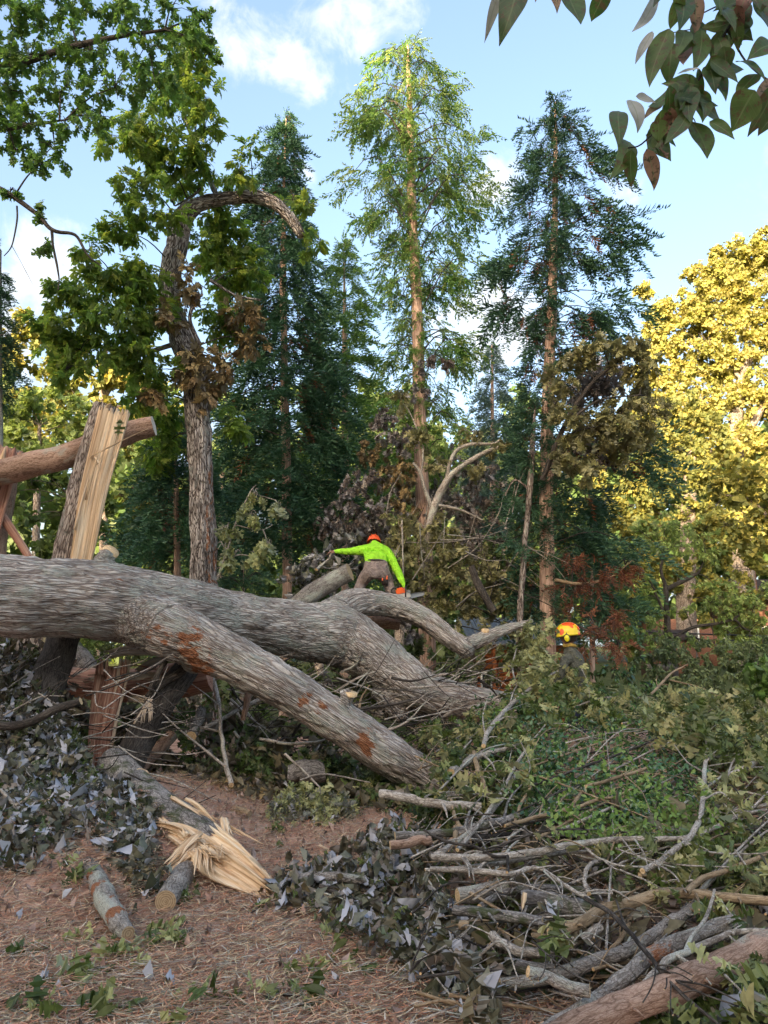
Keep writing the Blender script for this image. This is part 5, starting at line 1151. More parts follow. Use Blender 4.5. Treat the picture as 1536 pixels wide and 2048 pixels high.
b = MB(); slab(b, [P(110, 1345, 8.64), P(126, 1260, 8.64), P(163, 1110, 8.62), P(186, 985, 8.62), P(216, 868, 8.62), P(230, 812, 8.62)], [W(x, 8.6) for x in (24, 32, 43, 51, 58, 61)], .16, (.25, -1, .1), ncol=44, nrow=60, ridge=.014, jag=(.3, .11), mback=1); b.build('torn_face', [M['wood'], M['bark']], st, smooth=False)
for (x0_, y0_, x1_, y1_, w, th) in ((180, 915, 296, 857, .035, .02), (192, 930, 205, 925, .02, .02), (190, 915, 200, 930, .03, .02), (150, 1060, 185, 930, .05, .03), (172, 1000, 205, 880, .04, .03), (235, 815, 243, 812, .04, .03), (214, 815, 222, 806, .05, .02)):
    b = MB(); blade(b, P(x0_, y0_, 8.57), P(x1_, y1_, 8.50), w, th, .01); b.build('splinter', [M['wood']], st)
b = MB(); scatter(b, [OAK[0]], [P(236, 872, 8.47)], [(.02, -.05, 1)], [(-.1, -1, 0)], .21, np.array([.25])); tag(b.build('oak_leaf', [M['oak']]), 'single dark lobed oak leaf stuck flat on the bright split face', 'leaf')

s2 = root('snapped_stump', P(10, 1300, 9.6) * [1, 1, 0], 'reddish snapped stump leaning at the far left edge behind the cross limb', 'stump')
b = MB(); tube(b, [P(-45, 1300, 9.8), P(-25, 1120, 9.8), P(2, 980, 9.8), P(18, 900, 9.8)], [W(x, 9.8) for x in (36, 32, 28, 26)], n=24, sub=10, bump=.02); b.build('bark', [M['redlog'], M['redwood']], s2, smooth=True)
b = MB(); slab(b, [P(-25, 1070, 9.45), P(-5, 985, 9.45), P(22, 893, 9.45)], [W(x, 9.5) for x in (40, 46, 46)], .1, (.35, -1, 0), ncol=22, nrow=24, ridge=.015, jag=(.1, .06), mback=0); b.build('torn_face', [M['redwood']], s2)
for k, (x, y, w_, t_) in enumerate(((10, 905, .09, .05), (30, 905, .12, .04), (42, 915, .08, .05))):
    b = MB(); blade(b, P(x - 6, y + 30, 9.43), P(x, y - 12, 9.4), w_, t_); b.build('splinter', [M['wood' if k == 0 else 'redwood']], s2)
limb('cross_limb', 'thick bare limb with a sawn end passing level behind the split trunk', 'log', [(-160, 985, 26), (-20, 948, 25), (80, 927, 25), (160, 902, 25), (240, 872, 23), (308, 851, 19)], 'redlog', 'weathered', d=9.25, n=28, bump=.02)
limb('thin_pole', 'thin reddish leaning piece of torn wood under the snapped stump', 'broken branch', [(-20, 1000, 8), (20, 1055, 8.5), (60, 1118, 7), (75, 1160, 5)], 'redwood', 'redwood', d=9.6, n=8)
limb('grey_log', 'short pale grey sawn log leaning up behind the trunk beside the worker', 'log', [(560, 1246, 20, 11.0), (610, 1200, 19, 11.1), (660, 1166, 18.5, 11.2), (700, 1144, 17.5, 11.2)], 'lichen', 'cutdark', n=22, bump=.012)
limb('dark_limb', 'short black broken limb poking out of the olive leaves right of the chainsaw', 'broken branch', [(942, 1132, 6), (955, 1165, 8), (970, 1195, 8), (988, 1222, 7)], 'dark', 'dark', d=12.1)
limb('red_log', 'dark reddish log end under the raised arm of the fallen trunk', 'log', [(690, 1255, 18), (740, 1243, 17), (800, 1245, 16)], 'redlog', 'redwood', d=11.6)

# wreckage under the trunk at left
ur = root('upright_plank', P(190, 1530, 8.2) * [1, 1, 0] + [0, 0, .1], 'reddish torn plank of trunk standing upright under the fallen oak', 'broken trunk')
b = MB(); slab(b, [P(190, 1535, 8.2), P(197, 1460, 8.2), P(210, 1390, 8.2), P(226, 1322, 8.2)], [W(x, 8.2) for x in (38, 44, 54, 62)], .15, (-.25, -1, 0), ncol=30, nrow=36, ridge=.028, jag=(.12, .22)); b.build('heartwood', [M['redwood']], ur)
b = MB(); slab(b, [P(222, 1500, 8.25), P(232, 1420, 8.22), P(247, 1345, 8.18), P(252, 1318, 8.18)], [W(x, 8.2) for x in (6, 16, 22, 20)], .12, (.6, -1, 0), ncol=8, nrow=16, ridge=.012, jag=(.05, .05)); b.build('torn_edge', [M['palewood']], ur)
for x in (198, 204, 212, 244, 250): b = MB(); blade(b, P(x, 1350, 8.15), P(x + random.uniform(-3, 4), 1318 + random.uniform(-8, 10), 8.1), .045, .03); b.build('splinter', [M['redwood']], ur)
tl = root('torn_limb', P(260, 1400, 8.8) * [1, 1, 0] + [0, 0, .4], 'torn limb lying behind the upright plank with its pale shredded slab on top', 'broken limb')
b = MB(); tube(b, [P(120, 1362, 8.9), P(220, 1372, 8.8), P(320, 1365, 8.7), P(420, 1345, 8.7)], [W(x, 8.8) for x in (26, 30, 34, 32)], n=22, sub=8, bump=.03, across=12, cap=(1, 1)); b.build('heartwood', [M['redwood'], M['redwood']], tl, smooth=False)
for k, (pp, ww) in enumerate((([P(203, 1312, 8.4), P(260, 1299, 8.4), P(330, 1303, 8.5)], (20, 24, 16)), ([P(268, 1345, 8.45), P(300, 1325, 8.45), P(345, 1312, 8.5)], (7, 12, 14)), ([P(165, 1358, 8.45), P(240, 1352, 8.4), P(330, 1352, 8.4)], (18, 20, 15)), ([P(250, 1395, 8.4), P(300, 1400, 8.4), P(345, 1412, 8.4)], (14, 16, 9)))):
    b = MB(); slab(b, pp, [W(x, 8.4) for x in ww], .05, (-.05, -1, .5), ncol=16, nrow=18, ridge=.016, jag=(.16, .14)); b.build('torn_slab', [M['weathered' if k < 2 else 'palewood']], tl)
b = MB()
for k in range(16): x = random.uniform(170, 330); y = random.uniform(1335, 1400); blade(b, P(x, y, 8.42), P(x + random.uniform(-70, -30), y + random.uniform(-10, 14), 8.35), random.uniform(.02, .05), .02, .02)
tag(b.build('splinter_bundle', [M['redwood']], tl), kind='stuff')
limb('leaning_limb', 'thick dark grey limb propped slanting from the ground up to the fallen trunk', 'broken limb', [(245, 1545, 30, 7.6), (285, 1470, 29, 7.9), (330, 1395, 27, 8.1), (375, 1335, 25, 8.3), (400, 1300, 22, 8.4)], 'dark', 'dark', n=28, bump=.008, side=[[(295, 1395, 7, 7.85), (320, 1368, 9, 7.9), (360, 1345, 9, 8.0), (398, 1318, 8, 8.1)], [(300, 1380, 6, 7.8), (318, 1345, 6, 7.8), (338, 1312, 5, 7.85)]])
limb('reddish_limb', 'short reddish limb on the ground right of the leaning grey limb', 'broken limb', [(270, 1545, 14, 8.2), (310, 1505, 14, 8.5), (345, 1470, 12, 8.7)], 'redlog', 'redwood', n=12)
fs = root('frayed_strip', P(140, 1500, 7.4) * [1, 1, 0] + [0, 0, .3], 'curling frayed strip of pale wood fibres left of the upright plank', 'torn strip')
for k in range(11):
    b = MB(); o1 = random.uniform(-9, 9); o2 = random.uniform(-5, 5)
    pts = [P(118 + o1, 1425 + k, 7.5), P(122 + o1 * .8, 1465, 7.45), P(140 + o2, 1505 + o2, 7.4), P(172 + o2 + k, 1538 + o2, 7.3), P(210 + k * 1.5 - 8, 1552 + o2 * .5, 7.2)][:5 if k % 3 else 4]
    tube(b, pts, [.02, .022, .018, .012, .003][:len(pts)], n=5, sub=5, cap=(1, 1), mcap=0, wob=.6); b.build('fibre', [M['wood' if k % 3 else 'palewood']], fs)
b = MB(); blade(b, P(268, 1448, 7.7), P(300, 1392, 7.8), .03, .02)
for k in range(12): blade(b, P(300 + random.uniform(-2, 4), 1398, 7.75), P(290 + random.uniform(-11, 14), 1438 + random.uniform(-8, 12), 7.7), .025, .015, .02)
tag(tag(b.build('frayed_tuft', [M['palewood']]), 'small brush of frayed splinters hanging beside the leaning limb', 'torn strip'), kind=None)
sb = root('sawn_slab', P(250, 1550, 7.0) * [1, 1, 0] + [0, 0, .4], 'fresh pale sawn wedge of wood on top of the mossy log', 'wood slab')
b = MB(); slab(b, [P(214, 1528, 7.0), P(250, 1542, 6.95), P(292, 1552, 6.9)], [W(x, 7) for x in (28, 30, 22)], .14, (.1, -.8, .5), ncol=20, nrow=14, ridge=.004, jag=(.02, .05)); b.build('sawn_face', [M['wood']], sb)
disc(sb, P(281, 1548, 6.86), (.7, -1, .2), .06, 'cut', ry=.8)
limb('dark_branch', 'smooth dark branch with a clean sawn tip reaching in from the left edge', 'branch', [(-30, 1440, 7), (10, 1452, 7), (60, 1445, 7.5), (110, 1420, 7.5), (162, 1402, 6)], 'dark', 'cut', d=6.9)
limb('pale_sprig', 'thin pale forked twig on the leaves at the left edge below the dark branch', 'twig', [(0, 1578, 4), (30, 1615, 6), (48, 1645, 4)], 'twig', 'cutdark', d=5.9, side=[[(28, 1612, 4, 5.9), (50, 1600, 3, 5.9), (66, 1580, 1.5, 5.9)]])
limb('low_root_log', 'buried grey log end showing between leaves behind the split trunk', 'log', [(140, 1295, 20, 10.5), (160, 1320, 24, 10.4), (180, 1350, 20, 10.3)], 'mossy', 'cutdark')
# mossy log with the shattered end
lg = root('shattered_log', P(330, 1700, 5.9) * [1, 1, 0], 'grey mossy log on the ground whose near end is shattered into bright splinters', 'broken log')
b = MB(); tube(b, [P(225, 1525, 7.2), P(275, 1590, 6.75), P(330, 1640, 6.3), P(395, 1688, 5.9), P(425, 1710, 5.75)], [W(x, 6.4) for x in (34, 42, 45, 44, 36)], n=36, sub=10, bump=.014, across=26, cap=(1, 1)); b.build('bark', [M['mossy'], M['redwood']], lg, smooth=True)
def sp(par, L, mat='wood'):
    for (x0_, y0_, d0, x1_, y1_, d1, w, th, bd) in L:
        for q in range(5 if w > 11 else (3 if w > 7 else 1)):
            j = lambda s_: random.uniform(-s_, s_); f_ = random.uniform(.5, 1.0); a_, b2 = P(x0_ + j(w * .3), y0_ + j(w * .3), d0), P(x1_ + j(w * .55), y1_ + j(w * .55), d1 + j(.04)); b2 = a_ + (b2 - a_) * f_
            b = MB(); blade(b, a_, b2, W(w * random.uniform(.28, .55), d0), W(w * th * .8, d0), bd * .55 + j(.012), up=(j(.4), -.7, .7), seg=9, jag=.5); b.build('splinter', [M[mat]], par)
b = MB(); slab(b, [P(305, 1650, 5.85), P(355, 1665, 5.7), P(400, 1700, 5.6), P(425, 1725, 5.55)], [W(x, 5.7) for x in (22, 36, 52, 60)], .16, (-.2, -1, .35), ncol=22, nrow=22, ridge=.03, jag=(.1, .1)); b.build('torn_face', [M['wood']], lg)
b = MB(); slab(b, [P(392, 1676, 5.5), P(445, 1715, 5.25), P(500, 1752, 5.1), P(542, 1783, 4.98)], [W(x, 5.4) for x in (84, 78, 56, 36)], .08, (.1, -.9, .45), ncol=34, nrow=34, ridge=.04, jag=(.12, .12)); b.build('torn_face', [M['wood']], lg)
sp(lg, [(395, 1672, 5.55, 318, 1748, 5.15, 28, .5, .03), (385, 1705, 5.4, 312, 1756, 5.2, 18, .5, .0), (398, 1700, 5.35, 395, 1755, 5.0, 17, .6, .01), (408, 1705, 5.35, 412, 1768, 4.95, 19, .6, .0), (420, 1712, 5.3, 428, 1765, 5.0, 10, .6, .0),
        (375, 1600, 5.9, 462, 1668, 5.6, 14, .6, .08), (448, 1640, 5.7, 462, 1692, 5.5, 20, .5, .0), (345, 1598, 6.2, 440, 1650, 5.8, 14, .6, .0), (440, 1640, 5.75, 530, 1695, 5.5, 10, .7, -.03), (450, 1680, 5.5, 500, 1718, 5.3, 10, .6, .0), (460, 1705, 5.3, 548, 1782, 5.0, 16, .5, -.01), (445, 1690, 5.3, 437, 1742, 5.1, 6, .8, 0), (320, 1640, 5.9, 372, 1690, 5.6, 24, .6, .03), (372, 1672, 5.5, 360, 1648, 5.6, 18, .4, 0)])
b = MB()
for k in range(60):
    x = random.uniform(395, 520); y = 1690 + (x - 395) * .62 + random.uniform(-22, 18); a = random.uniform(-.5, .9)
    blade(b, P(x, y, 5.3), P(x + 26 * math.cos(a), y + 26 * math.sin(a) + 6, 5.2), .016, .01)
tag(b.build('fine_splinters', [M['wood']], lg), kind='stuff')
wl_ = root('torn_board', P(240, 1630, 6.5) * [1, 1, 0] + [0, 0, .1], 'brownish torn board sticking out left from under the mossy log', 'broken wood')
b = MB(); slab(b, [P(188, 1620, 6.5), P(230, 1632, 6.4), P(280, 1655, 6.2)], [W(x, 6.4) for x in (16, 28, 30)], .05, (-.1, -1, .4), ncol=16, nrow=16, ridge=.02, jag=(.15, .05)); b.build('torn_face', [M['palewood']], wl_)
limb('lichen_log', 'short lichen-covered log with its round sawn end facing the camera, in front of the splinters', 'log', [(376, 1738, 22, 5.45), (356, 1766, 21.5, 5.08), (331, 1803, 19.5, 4.74)], 'lichen', 'cutdark', n=26, bump=.006)
limb('curved_limb', 'curved lichen-spotted limb with orange saw nicks on the pine straw at left', 'limb', [(90, 1690, 22, 6.0), (150, 1718, 20, 5.5), (185, 1752, 18, 5.15), (212, 1798, 18, 4.75), (236, 1842, 17, 4.42), (256, 1868, 12, 4.28)], 'lichen', 'cutdark', n=24, bump=.008, sub=12)
set_tone(bpy.data.objects['curved_limb'], spots([(P(x, y, dd), r, .95) for x, y, dd, r in ((198, 1780, 4.85, .06), (218, 1808, 4.65, .05), (236, 1828, 4.45, .07), (180, 1755, 5.05, .04))]))
limb('small_stub', 'small round sawn branch end peeking out of the leaves at the far left', 'log', [(25, 1757, 11, 5.7), (66, 1761, 10, 5.3)], 'dark', 'cut')
limb('pale_stake', 'long pale split stake lying flat on the pine straw at the left edge', 'wood splinter', [(42, 1814, 2.5), (90, 1826, 4), (148, 1829, 3)], 'palewood', 'palewood', d=4.86, n=5)
limb('brown_stick', 'rough brown stick just below the pale split stake', 'stick', [(-10, 1830, 3), (50, 1832, 3), (112, 1838, 2)], 'tan', 'tan', d=4.78, n=6)
for lab, a_, b__, w, dd in (('pale pointed chip standing upright in the silvery leaves at left', (192, 1728), (207, 1690), .045, 5.4), ('long pale splinter lying beside the centre leaf heap', (638, 1690), (712, 1728), .06, 6.1), ('second pale splinter, right of the long one and half under silver leaves', (712, 1722), (790, 1738), .05, 5.9), ('small flat wood chip lying above the long pale splinter', (662, 1686), (678, 1689), .05, 6.3), ('orange-tan bark chip standing at the left end of the lichened stick', (572, 1785), (576, 1815), .045, 5.0), ('pale upright wood chip stuck in the silver leaves above the pile\'s front', (820, 1852), (836, 1890), .05, 4.3), ('bright narrow chip leaning on the sawn log in the pile', (1050, 1785), (1043, 1826), .035, 4.1), ('small tan chip low at the left of the pile', (858, 1840), (850, 1862), .03, 4.3)):
    b = MB(); dd2 = dd; blade(b, P(*a_, dd2), P(*b__, dd2 - .02), w, .015); tag(b.build('wood_chip', [M['wood']]), lab, 'wood chip', 'pale chips and splinters scattered about')
for lab, pts, mt, d, sd_ in (
    ('thin grey sapling stem slanting down from the trunk to the dead leaves', [(418, 1330, 3, 9.0), (436, 1400, 4, 8.6), (443, 1470, 4.5, 8.2), (450, 1520, 4.5, 7.9), (463, 1570, 5, 7.6)], 'twig', 0, [[(310, 1412, 1, 7.9), (360, 1460, 2, 7.9), (410, 1500, 2.5, 8), (450, 1533, 3, 7.8)], [(425, 1365, 2, 8.8), (470, 1330, 1.5, 8.8), (490, 1300, 1, 8.9)], [(437, 1410, 2, 8.5), (400, 1380, 1, 8.4), (350, 1345, .8, 8.3)]]),
    ('short reddish peeled stick hanging below the lower stem', [(500, 1370, 7, 8.4), (494, 1400, 7, 8.4), (487, 1440, 5, 8.4)], 'redlog', 0, []),
    ('short sawn log tilted in the shade with an oval cut end', [(402, 1420, 9, 8.7), (392, 1450, 10, 8.5), (383, 1472, 10, 8.3)], 'mossy', 0, []),
    ('slanting grey branch joined to the tilted sawn log', [(398, 1462, 5, 8.5), (440, 1440, 4.5, 8.7), (500, 1408, 4, 8.9), (560, 1385, 3, 9)], 'twig', 0, [[(400, 1455, 3, 8.4), (435, 1462, 2.5, 8.4)]]),
    ('thin pale twig running level through the shaded oak leaves', [(520, 1478, 2, 8.4), (580, 1488, 2.5, 8.3), (640, 1482, 2.5, 8.3), (670, 1470, 1.5, 8.3)], 'twig', 0, []),
    ('dark crossed twigs in front of the grey stone-like lump', [(570, 1508, 1.5, 7.9), (610, 1545, 2, 7.7), (640, 1575, 1.5, 7.6)], 'twig', 0, [[(600, 1560, 1.5, 7.6), (650, 1548, 2, 7.7), (740, 1565, 1.2, 7.8)]]),
    ('long curved thin twig beneath the raised arm of the trunk', [(660, 1335, 1.5, 10), (700, 1362, 2, 10), (750, 1385, 2, 9.6), (790, 1420, 1.2, 9.5)], 'twig', 0, []),
    ('upright bare twigs left of the lower stem in the dark gap', [(715, 1450, 1, 8.8), (722, 1400, 1.5, 9), (740, 1370, 1, 9)], 'tan', 0, []),
    ('thin vertical bare stem left of the worker\'s saw', [(806, 1190, 1.8, 12.3), (806, 1120, 1.6, 12.4), (804, 1040, 1.2, 12.5)], 'twig', 0, [])):
    limb('bare_branch', lab, 'branch', pts, mt, 'cut', n=8, side=sd_, wob=.6)
limb('grey_lump', 'rounded grey log lump half sunk in leaves under the lower stem', 'log', [(575, 1548, 14, 7.9), (610, 1540, 20, 7.9), (650, 1545, 16, 7.9)], 'mossy', 'cutdark', n=18, bump=.02)
limb('dry_root_piece', 'curled piece of brown bark on the straw behind the shattered log', 'bark piece', [(452, 1632, 6, 6.9), (475, 1620, 9, 6.9), (500, 1628, 7, 6.8)], 'tan', 'tan', n=10)
# ------------------------------------------------------------------ the brush pile: every traced branch is a thing
BR = [
 ('level grey sawn branch lying just below the cut end of the lower stem', 'twig', [(760, 1588, 8), (830, 1600, 9.5), (900, 1610, 9.5), (962, 1613, 8)], [[(845, 1597, 2), (900, 1591, 2), (985, 1587, 1.5)]]),
 ('bent grey branch rising steeply left of centre of the pile', 'twig', [(868, 1712, 7), (905, 1690, 6.5), (945, 1660, 6), (985, 1622, 5.5), (1015, 1580, 5), (1035, 1540, 4)], []),
 ('straight thin grey shoot crossing over the bent grey branch', 'twig', [(915, 1700, 4, -.1), (955, 1652, 4, -.1), (1000, 1588, 3.5, -.1), (1045, 1510, 3, -.1), (1090, 1450, 1.5, -.1)], []),
 ('short pale peeled stub leaning above the sawn branch stub', 'tan', [(902, 1598, 3.5), (910, 1635, 4.5), (922, 1656, 5)], []),
 ('stubby branch with a bright sawn tip pointing up between two logs', 'tan', [(911, 1690, 5), (910, 1672, 6), (911, 1655, 6)], []),
 ('brown log lying behind the bright sawn stub', 'mossy', [(790, 1672, 9), (850, 1668, 10), (910, 1662, 10), (970, 1652, 9), (1035, 1632, 7)], []),
 ('broken reddish log end at the left end of the brown log', 'redlog', [(780, 1690, 9), (830, 1683, 11), (862, 1680, 9)], []),
 ('longest smooth pale branch sweeping level across the pile and curving up at right', 'twig', [(862, 1714, 8, -.15), (960, 1716, 7, -.15), (1060, 1707, 7, -.15), (1130, 1692, 6.5, -.15), (1230, 1680, 5.5, -.15), (1310, 1678, 5, -.15), (1375, 1675, 4.5, -.15), (1430, 1655, 4, -.1), (1480, 1630, 3.5, -.1), (1560, 1616, 2, -.1)], [[(1365, 1678, 3, -.15), (1400, 1700, 2, -.2), (1460, 1708, 2, -.2), (1540, 1706, 1, -.2)], [(1245, 1680, 2, -.15), (1280, 1715, 2, -.2), (1350, 1735, 1.2, -.2)]]),
 ('kinked dark twig looping over the left end of the long pale branch', 'dark', [(848, 1660, 2.5, -.2), (880, 1678, 3, -.2), (915, 1688, 3, -.2), (955, 1696, 3.5, -.2), (985, 1712, 3.5, -.2), (1018, 1713, 3, -.2)], [[(1015, 1712, 3, -.2), (1016, 1735, 3, -.2), (1014, 1745, 3, -.2)]]),
 ('pale branch lying directly under the long pale one', 'twig', [(850, 1740, 4), (930, 1735, 5), (1030, 1722, 5), (1120, 1706, 5), (1190, 1702, 3)], []),
 ('wavy grey branch humped in the middle below the long pale branch', 'twig', [(860, 1738, 5.5, -.1), (940, 1743, 6, -.1), (1020, 1748, 6, -.1), (1048, 1740, 5, -.1), (1070, 1736, 5, -.1), (1095, 1745, 4.5, -.1), (1130, 1770, 4.5, -.1), (1180, 1800, 4.5, -.1)], [[(950, 1744, 3, -.1), (970, 1725, 3, -.1), (990, 1712, 3, -.1)]]),
 ('dark forked twig slanting from the pile centre down to the lower right corner', 'dark', [(1170, 1796, 5, -.35), (1215, 1822, 5, -.4), (1262, 1868, 5, -.4), (1300, 1915, 5, -.4), (1340, 1965, 4, -.4), (1390, 2010, 4, -.35), (1450, 2060, 3, -.3)], [[(1232, 1800, 2, -.4), (1250, 1850, 2.5, -.4), (1285, 1895, 3, -.4)], [(1330, 1950, 2.5, -.4), (1400, 1985, 2, -.4), (1500, 2020, 1, -.4)], [(1345, 1960, 2, -.4), (1420, 1975, 2, -.4), (1536, 2035, 1, -.4)], [(1342, 1965, 1.5, -.4), (1341, 2010, 1.2, -.4), (1346, 2030, 1, -.4)]]),
 ('tan forked branch climbing to the right through the glossy leaves', 'tan', [(1010, 1652, 3.5), (1060, 1638, 4), (1110, 1625, 4.5), (1160, 1612, 4), (1205, 1598, 3.5), (1258, 1594, 2.5)], [[(1138, 1618, 4), (1152, 1600, 4), (1165, 1583, 3)]]),
 ('tan broken branch tip pointing right in the middle of the glossy bush', 'tan', [(1172, 1573, 4, -.1), (1230, 1556, 3.5, -.1), (1292, 1537, 3.5, -.1)], []),
 ('upright tan shoot near the left edge of the glossy bush', 'tan', [(1030, 1645, 3.5), (1042, 1608, 3.5), (1062, 1572, 3)], []),
 ('long dark straight log lying behind the pale branches', 'dark', [(940, 1682, 14, .4), (1060, 1672, 15, .4), (1200, 1668, 14, .4), (1340, 1666, 13, .4)], []),
 ('mottled log behind the long pale branch at the right', 'mossy', [(1310, 1668, 12, .1), (1380, 1662, 12, .1), (1460, 1660, 9, .1), (1570, 1655, 8, .1)], []),
 ('tall curving branch rising up the right side of the pile', 'twig', [(1285, 1742, 6.5, -.2), (1330, 1715, 6.5, -.2), (1372, 1682, 6.5, -.2), (1395, 1650, 6, -.2), (1406, 1600, 5, -.2), (1409, 1540, 4.5, -.2), (1413, 1505, 4, -.2), (1412, 1472, 2, -.2)], [[(1405, 1600, 2.5, -.2), (1440, 1585, 2, -.2), (1460, 1600, 1.2, -.2)]]),
 ('pale branch end poking in from the right edge above the oak leaves', 'twig', [(1450, 1555, 6), (1475, 1543, 6), (1500, 1532, 6), (1560, 1500, 6)], [[(1480, 1540, 2.5), (1510, 1535, 2), (1545, 1534, 1.5)]]),
 ('thin straight pale twig at right above the curving branch', 'twig', [(1418, 1516, 2.5), (1465, 1510, 3), (1512, 1490, 2.5)], []),
 ('thick tan-grey branch crossing the lower middle with a fork at its centre', 'tan', [(1100, 1868, 11, -.1), (1150, 1852, 11, -.1), (1200, 1822, 11, -.1), (1260, 1805, 11.5, -.1), (1315, 1790, 11.5, -.1), (1370, 1786, 11, -.1), (1440, 1794, 10, -.1), (1570, 1806, 9, -.1)], [[(1372, 1785, 6, -.15), (1400, 1760, 6, -.15), (1440, 1745, 5.5, -.15), (1485, 1728, 5, -.15), (1560, 1695, 4, -.15)]]),
 ('lichened grey log lying in the middle of the lower pile', 'lichen', [(1000, 1968, 11), (1060, 1962, 13), (1130, 1945, 14), (1190, 1922, 14), (1250, 1902, 14), (1305, 1872, 13), (1350, 1838, 13), (1385, 1818, 12)], []),
 ('lichened log with an orange saw wound running to the lower right', 'lichen', [(1085, 2065, 13, -.15), (1150, 2028, 14, -.15), (1205, 1990, 15, -.15), (1250, 1955, 15, -.15), (1295, 1918, 16, -.15), (1350, 1890, 17, -.15), (1410, 1862, 15, -.15), (1475, 1842, 13, -.15)], []),
 ('thickest reddish-brown log along the bottom right corner', 'redlog', [(980, 2112, 22, -.3), (1090, 2082, 24, -.3), (1180, 2045, 25, -.3), (1260, 2012, 26, -.3), (1340, 1984, 27, -.3), (1410, 1950, 26, -.3), (1480, 1920, 27, -.3), (1560, 1888, 28, -.3), (1660, 1845, 28, -.3)], []),
 ('knobbly grey branch with thin shoots crossing above the bottom log', 'twig', [(1268, 1995, 6, -.3), (1290, 1965, 6, -.3), (1320, 1935, 7, -.3), (1342, 1918, 8, -.3), (1372, 1904, 7, -.3), (1430, 1877, 6.5, -.3), (1495, 1862, 6, -.3), (1570, 1868, 5, -.3)], [[(1370, 1905, 4, -.3), (1385, 1870, 3.5, -.3), (1412, 1835, 3.5, -.3), (1424, 1800, 3, -.3), (1429, 1780, 2.5, -.3)], [(1455, 1870, 2.5, -.3), (1490, 1890, 2, -.3), (1560, 1875, 1.5, -.3)]]),
 ('short lichened stub with a bright round sawn end at the front of the pile', 'lichen', [(1180, 1982, 12, -.3), (1135, 1972, 12, -.3), (1095, 1955, 12, -.3), (1056, 1943, 11.5, -.35)], []),
 ('brown log end behind the bright round stub', 'mossy', [(1010, 1930, 14, -.05), (1060, 1938, 15, -.05), (1110, 1942, 13, -.05)], []),
 ('sagging pale branch curving up at both ends in the lower pile', 'twig', [(985, 1870, 9), (1010, 1890, 9.5), (1055, 1903, 10), (1105, 1900, 10), (1150, 1882, 9.5), (1200, 1855, 9)], []),
 ('grey-brown log left of the large sawn block', 'mossy', [(905, 1820, 10), (960, 1825, 12), (1020, 1833, 12), (1085, 1845, 12)], []),
 ('stout sawn log block with a narrow bright cut edge in the middle of the pile', 'mossy', [(1046, 1805, 22, .1), (1085, 1808, 24, .1), (1130, 1815, 22, .1), (1180, 1825, 20, .1)], []),
 ('short brown stub under the stout sawn block', 'tan', [(1064, 1873, 6.5), (1090, 1876, 7), (1125, 1882, 7)], []),
 ('rough grey log at the left of the pile half hidden by silver leaves', 'lichen', [(915, 1792, 15, .1), (960, 1785, 16, .1), (1010, 1772, 14, .1)], []),
 ('small hooked branch standing in the dark hollow of the pile', 'twig', [(1178, 1788, 4.5), (1169, 1765, 4.5), (1172, 1742, 4.5), (1182, 1728, 4.5), (1200, 1722, 4)], []),
 ('pale branch sloping up beside the hooked one', 'tan', [(1280, 1752, 7), (1320, 1742, 7), (1370, 1728, 6), (1430, 1706, 4)], []),
 ('thin forked twig fanning right across the oak leaves at mid pile', 'twig', [(1312, 1764, 3), (1350, 1762, 3.5), (1400, 1758, 3), (1440, 1735, 2), (1470, 1720, 1.5)], []),
 ('arched thin twig low over the hollow at mid pile', 'twig', [(1172, 1697, 2.5, -.2), (1200, 1717, 2.5, -.2), (1250, 1733, 2.5, -.2), (1310, 1732, 2, -.2), (1330, 1722, 1.2, -.2)], [[(1205, 1718, 1.5, -.2), (1225, 1735, 1.5, -.2), (1245, 1742, 1, -.2)]]),
 ('long thin twig running right just under the long pale branch', 'twig', [(1232, 1697, 2.2, -.2), (1290, 1716, 2.2, -.2), (1360, 1730, 2.2, -.2), (1462, 1734, 1.5, -.2)], []),
 ('curving pale branch rising from the trunk end towards the second worker', 'twig', [(967, 1492, 5, -.2), (976, 1462, 5, -.2), (1003, 1430, 5, -.2), (1040, 1395, 4.5, -.2), (1078, 1362, 3.5, -.2), (1120, 1340, 3, -.2), (1162, 1318, 1.5, -.2)], [[(1108, 1348, 1.5, -.2), (1126, 1322, 1.2, -.2), (1150, 1300, 1, -.2)]]),
 ('short sawn limb with an orange cut end right of the lower stem', 'twig', [(902, 1545, 8), (925, 1527, 8), (955, 1513, 7), (1000, 1500, 5), (1040, 1490, 4)], []),
 ('rough dark stick leaning right of the lower stem end', 'tan', [(948, 1505, 5), (955, 1535, 5.5), (968, 1570, 5.5), (985, 1620, 4)], []),
 ('thin white bare twig standing in front of the shed', 'twig', [(1038, 1385, 2), (1028, 1355, 2.2), (1026, 1325, 2), (1034, 1294, 1.2)], []),
 ('slanting twig with buds above the right side of the oak leaves', 'tan', [(1288, 1402, 2.5), (1320, 1370, 3), (1345, 1345, 2), (1375, 1328, 1)], [[(1340, 1360, 1.5), (1400, 1375, 1.2), (1440, 1395, 1)]]),
 ('pair of thin shoots sticking out to the right above the tall curving branch', 'tan', [(1392, 1492, 1.5), (1420, 1468, 2), (1462, 1448, 1.5), (1480, 1442, 1)], []),
 ('lichen-grey stick lying on the leaf heap at the pile\'s left tip', 'lichen', [(588, 1758, 11, .6), (640, 1752, 11.5, .6), (690, 1755, 11, .6), (735, 1762, 8, .6)], []),
 ('brown broken stick right below the lichen-grey stick', 'dark', [(640, 1772, 5, .55), (685, 1790, 6, .55), (732, 1814, 5, .55)], []),
 ('grey branch with side shoots under the humped branch', 'mossy', [(960, 1815, 7, .1), (1000, 1790, 7, .1), (1060, 1775, 7, .1), (1150, 1780, 8, .2), (1260, 1790, 8, .3)], []),
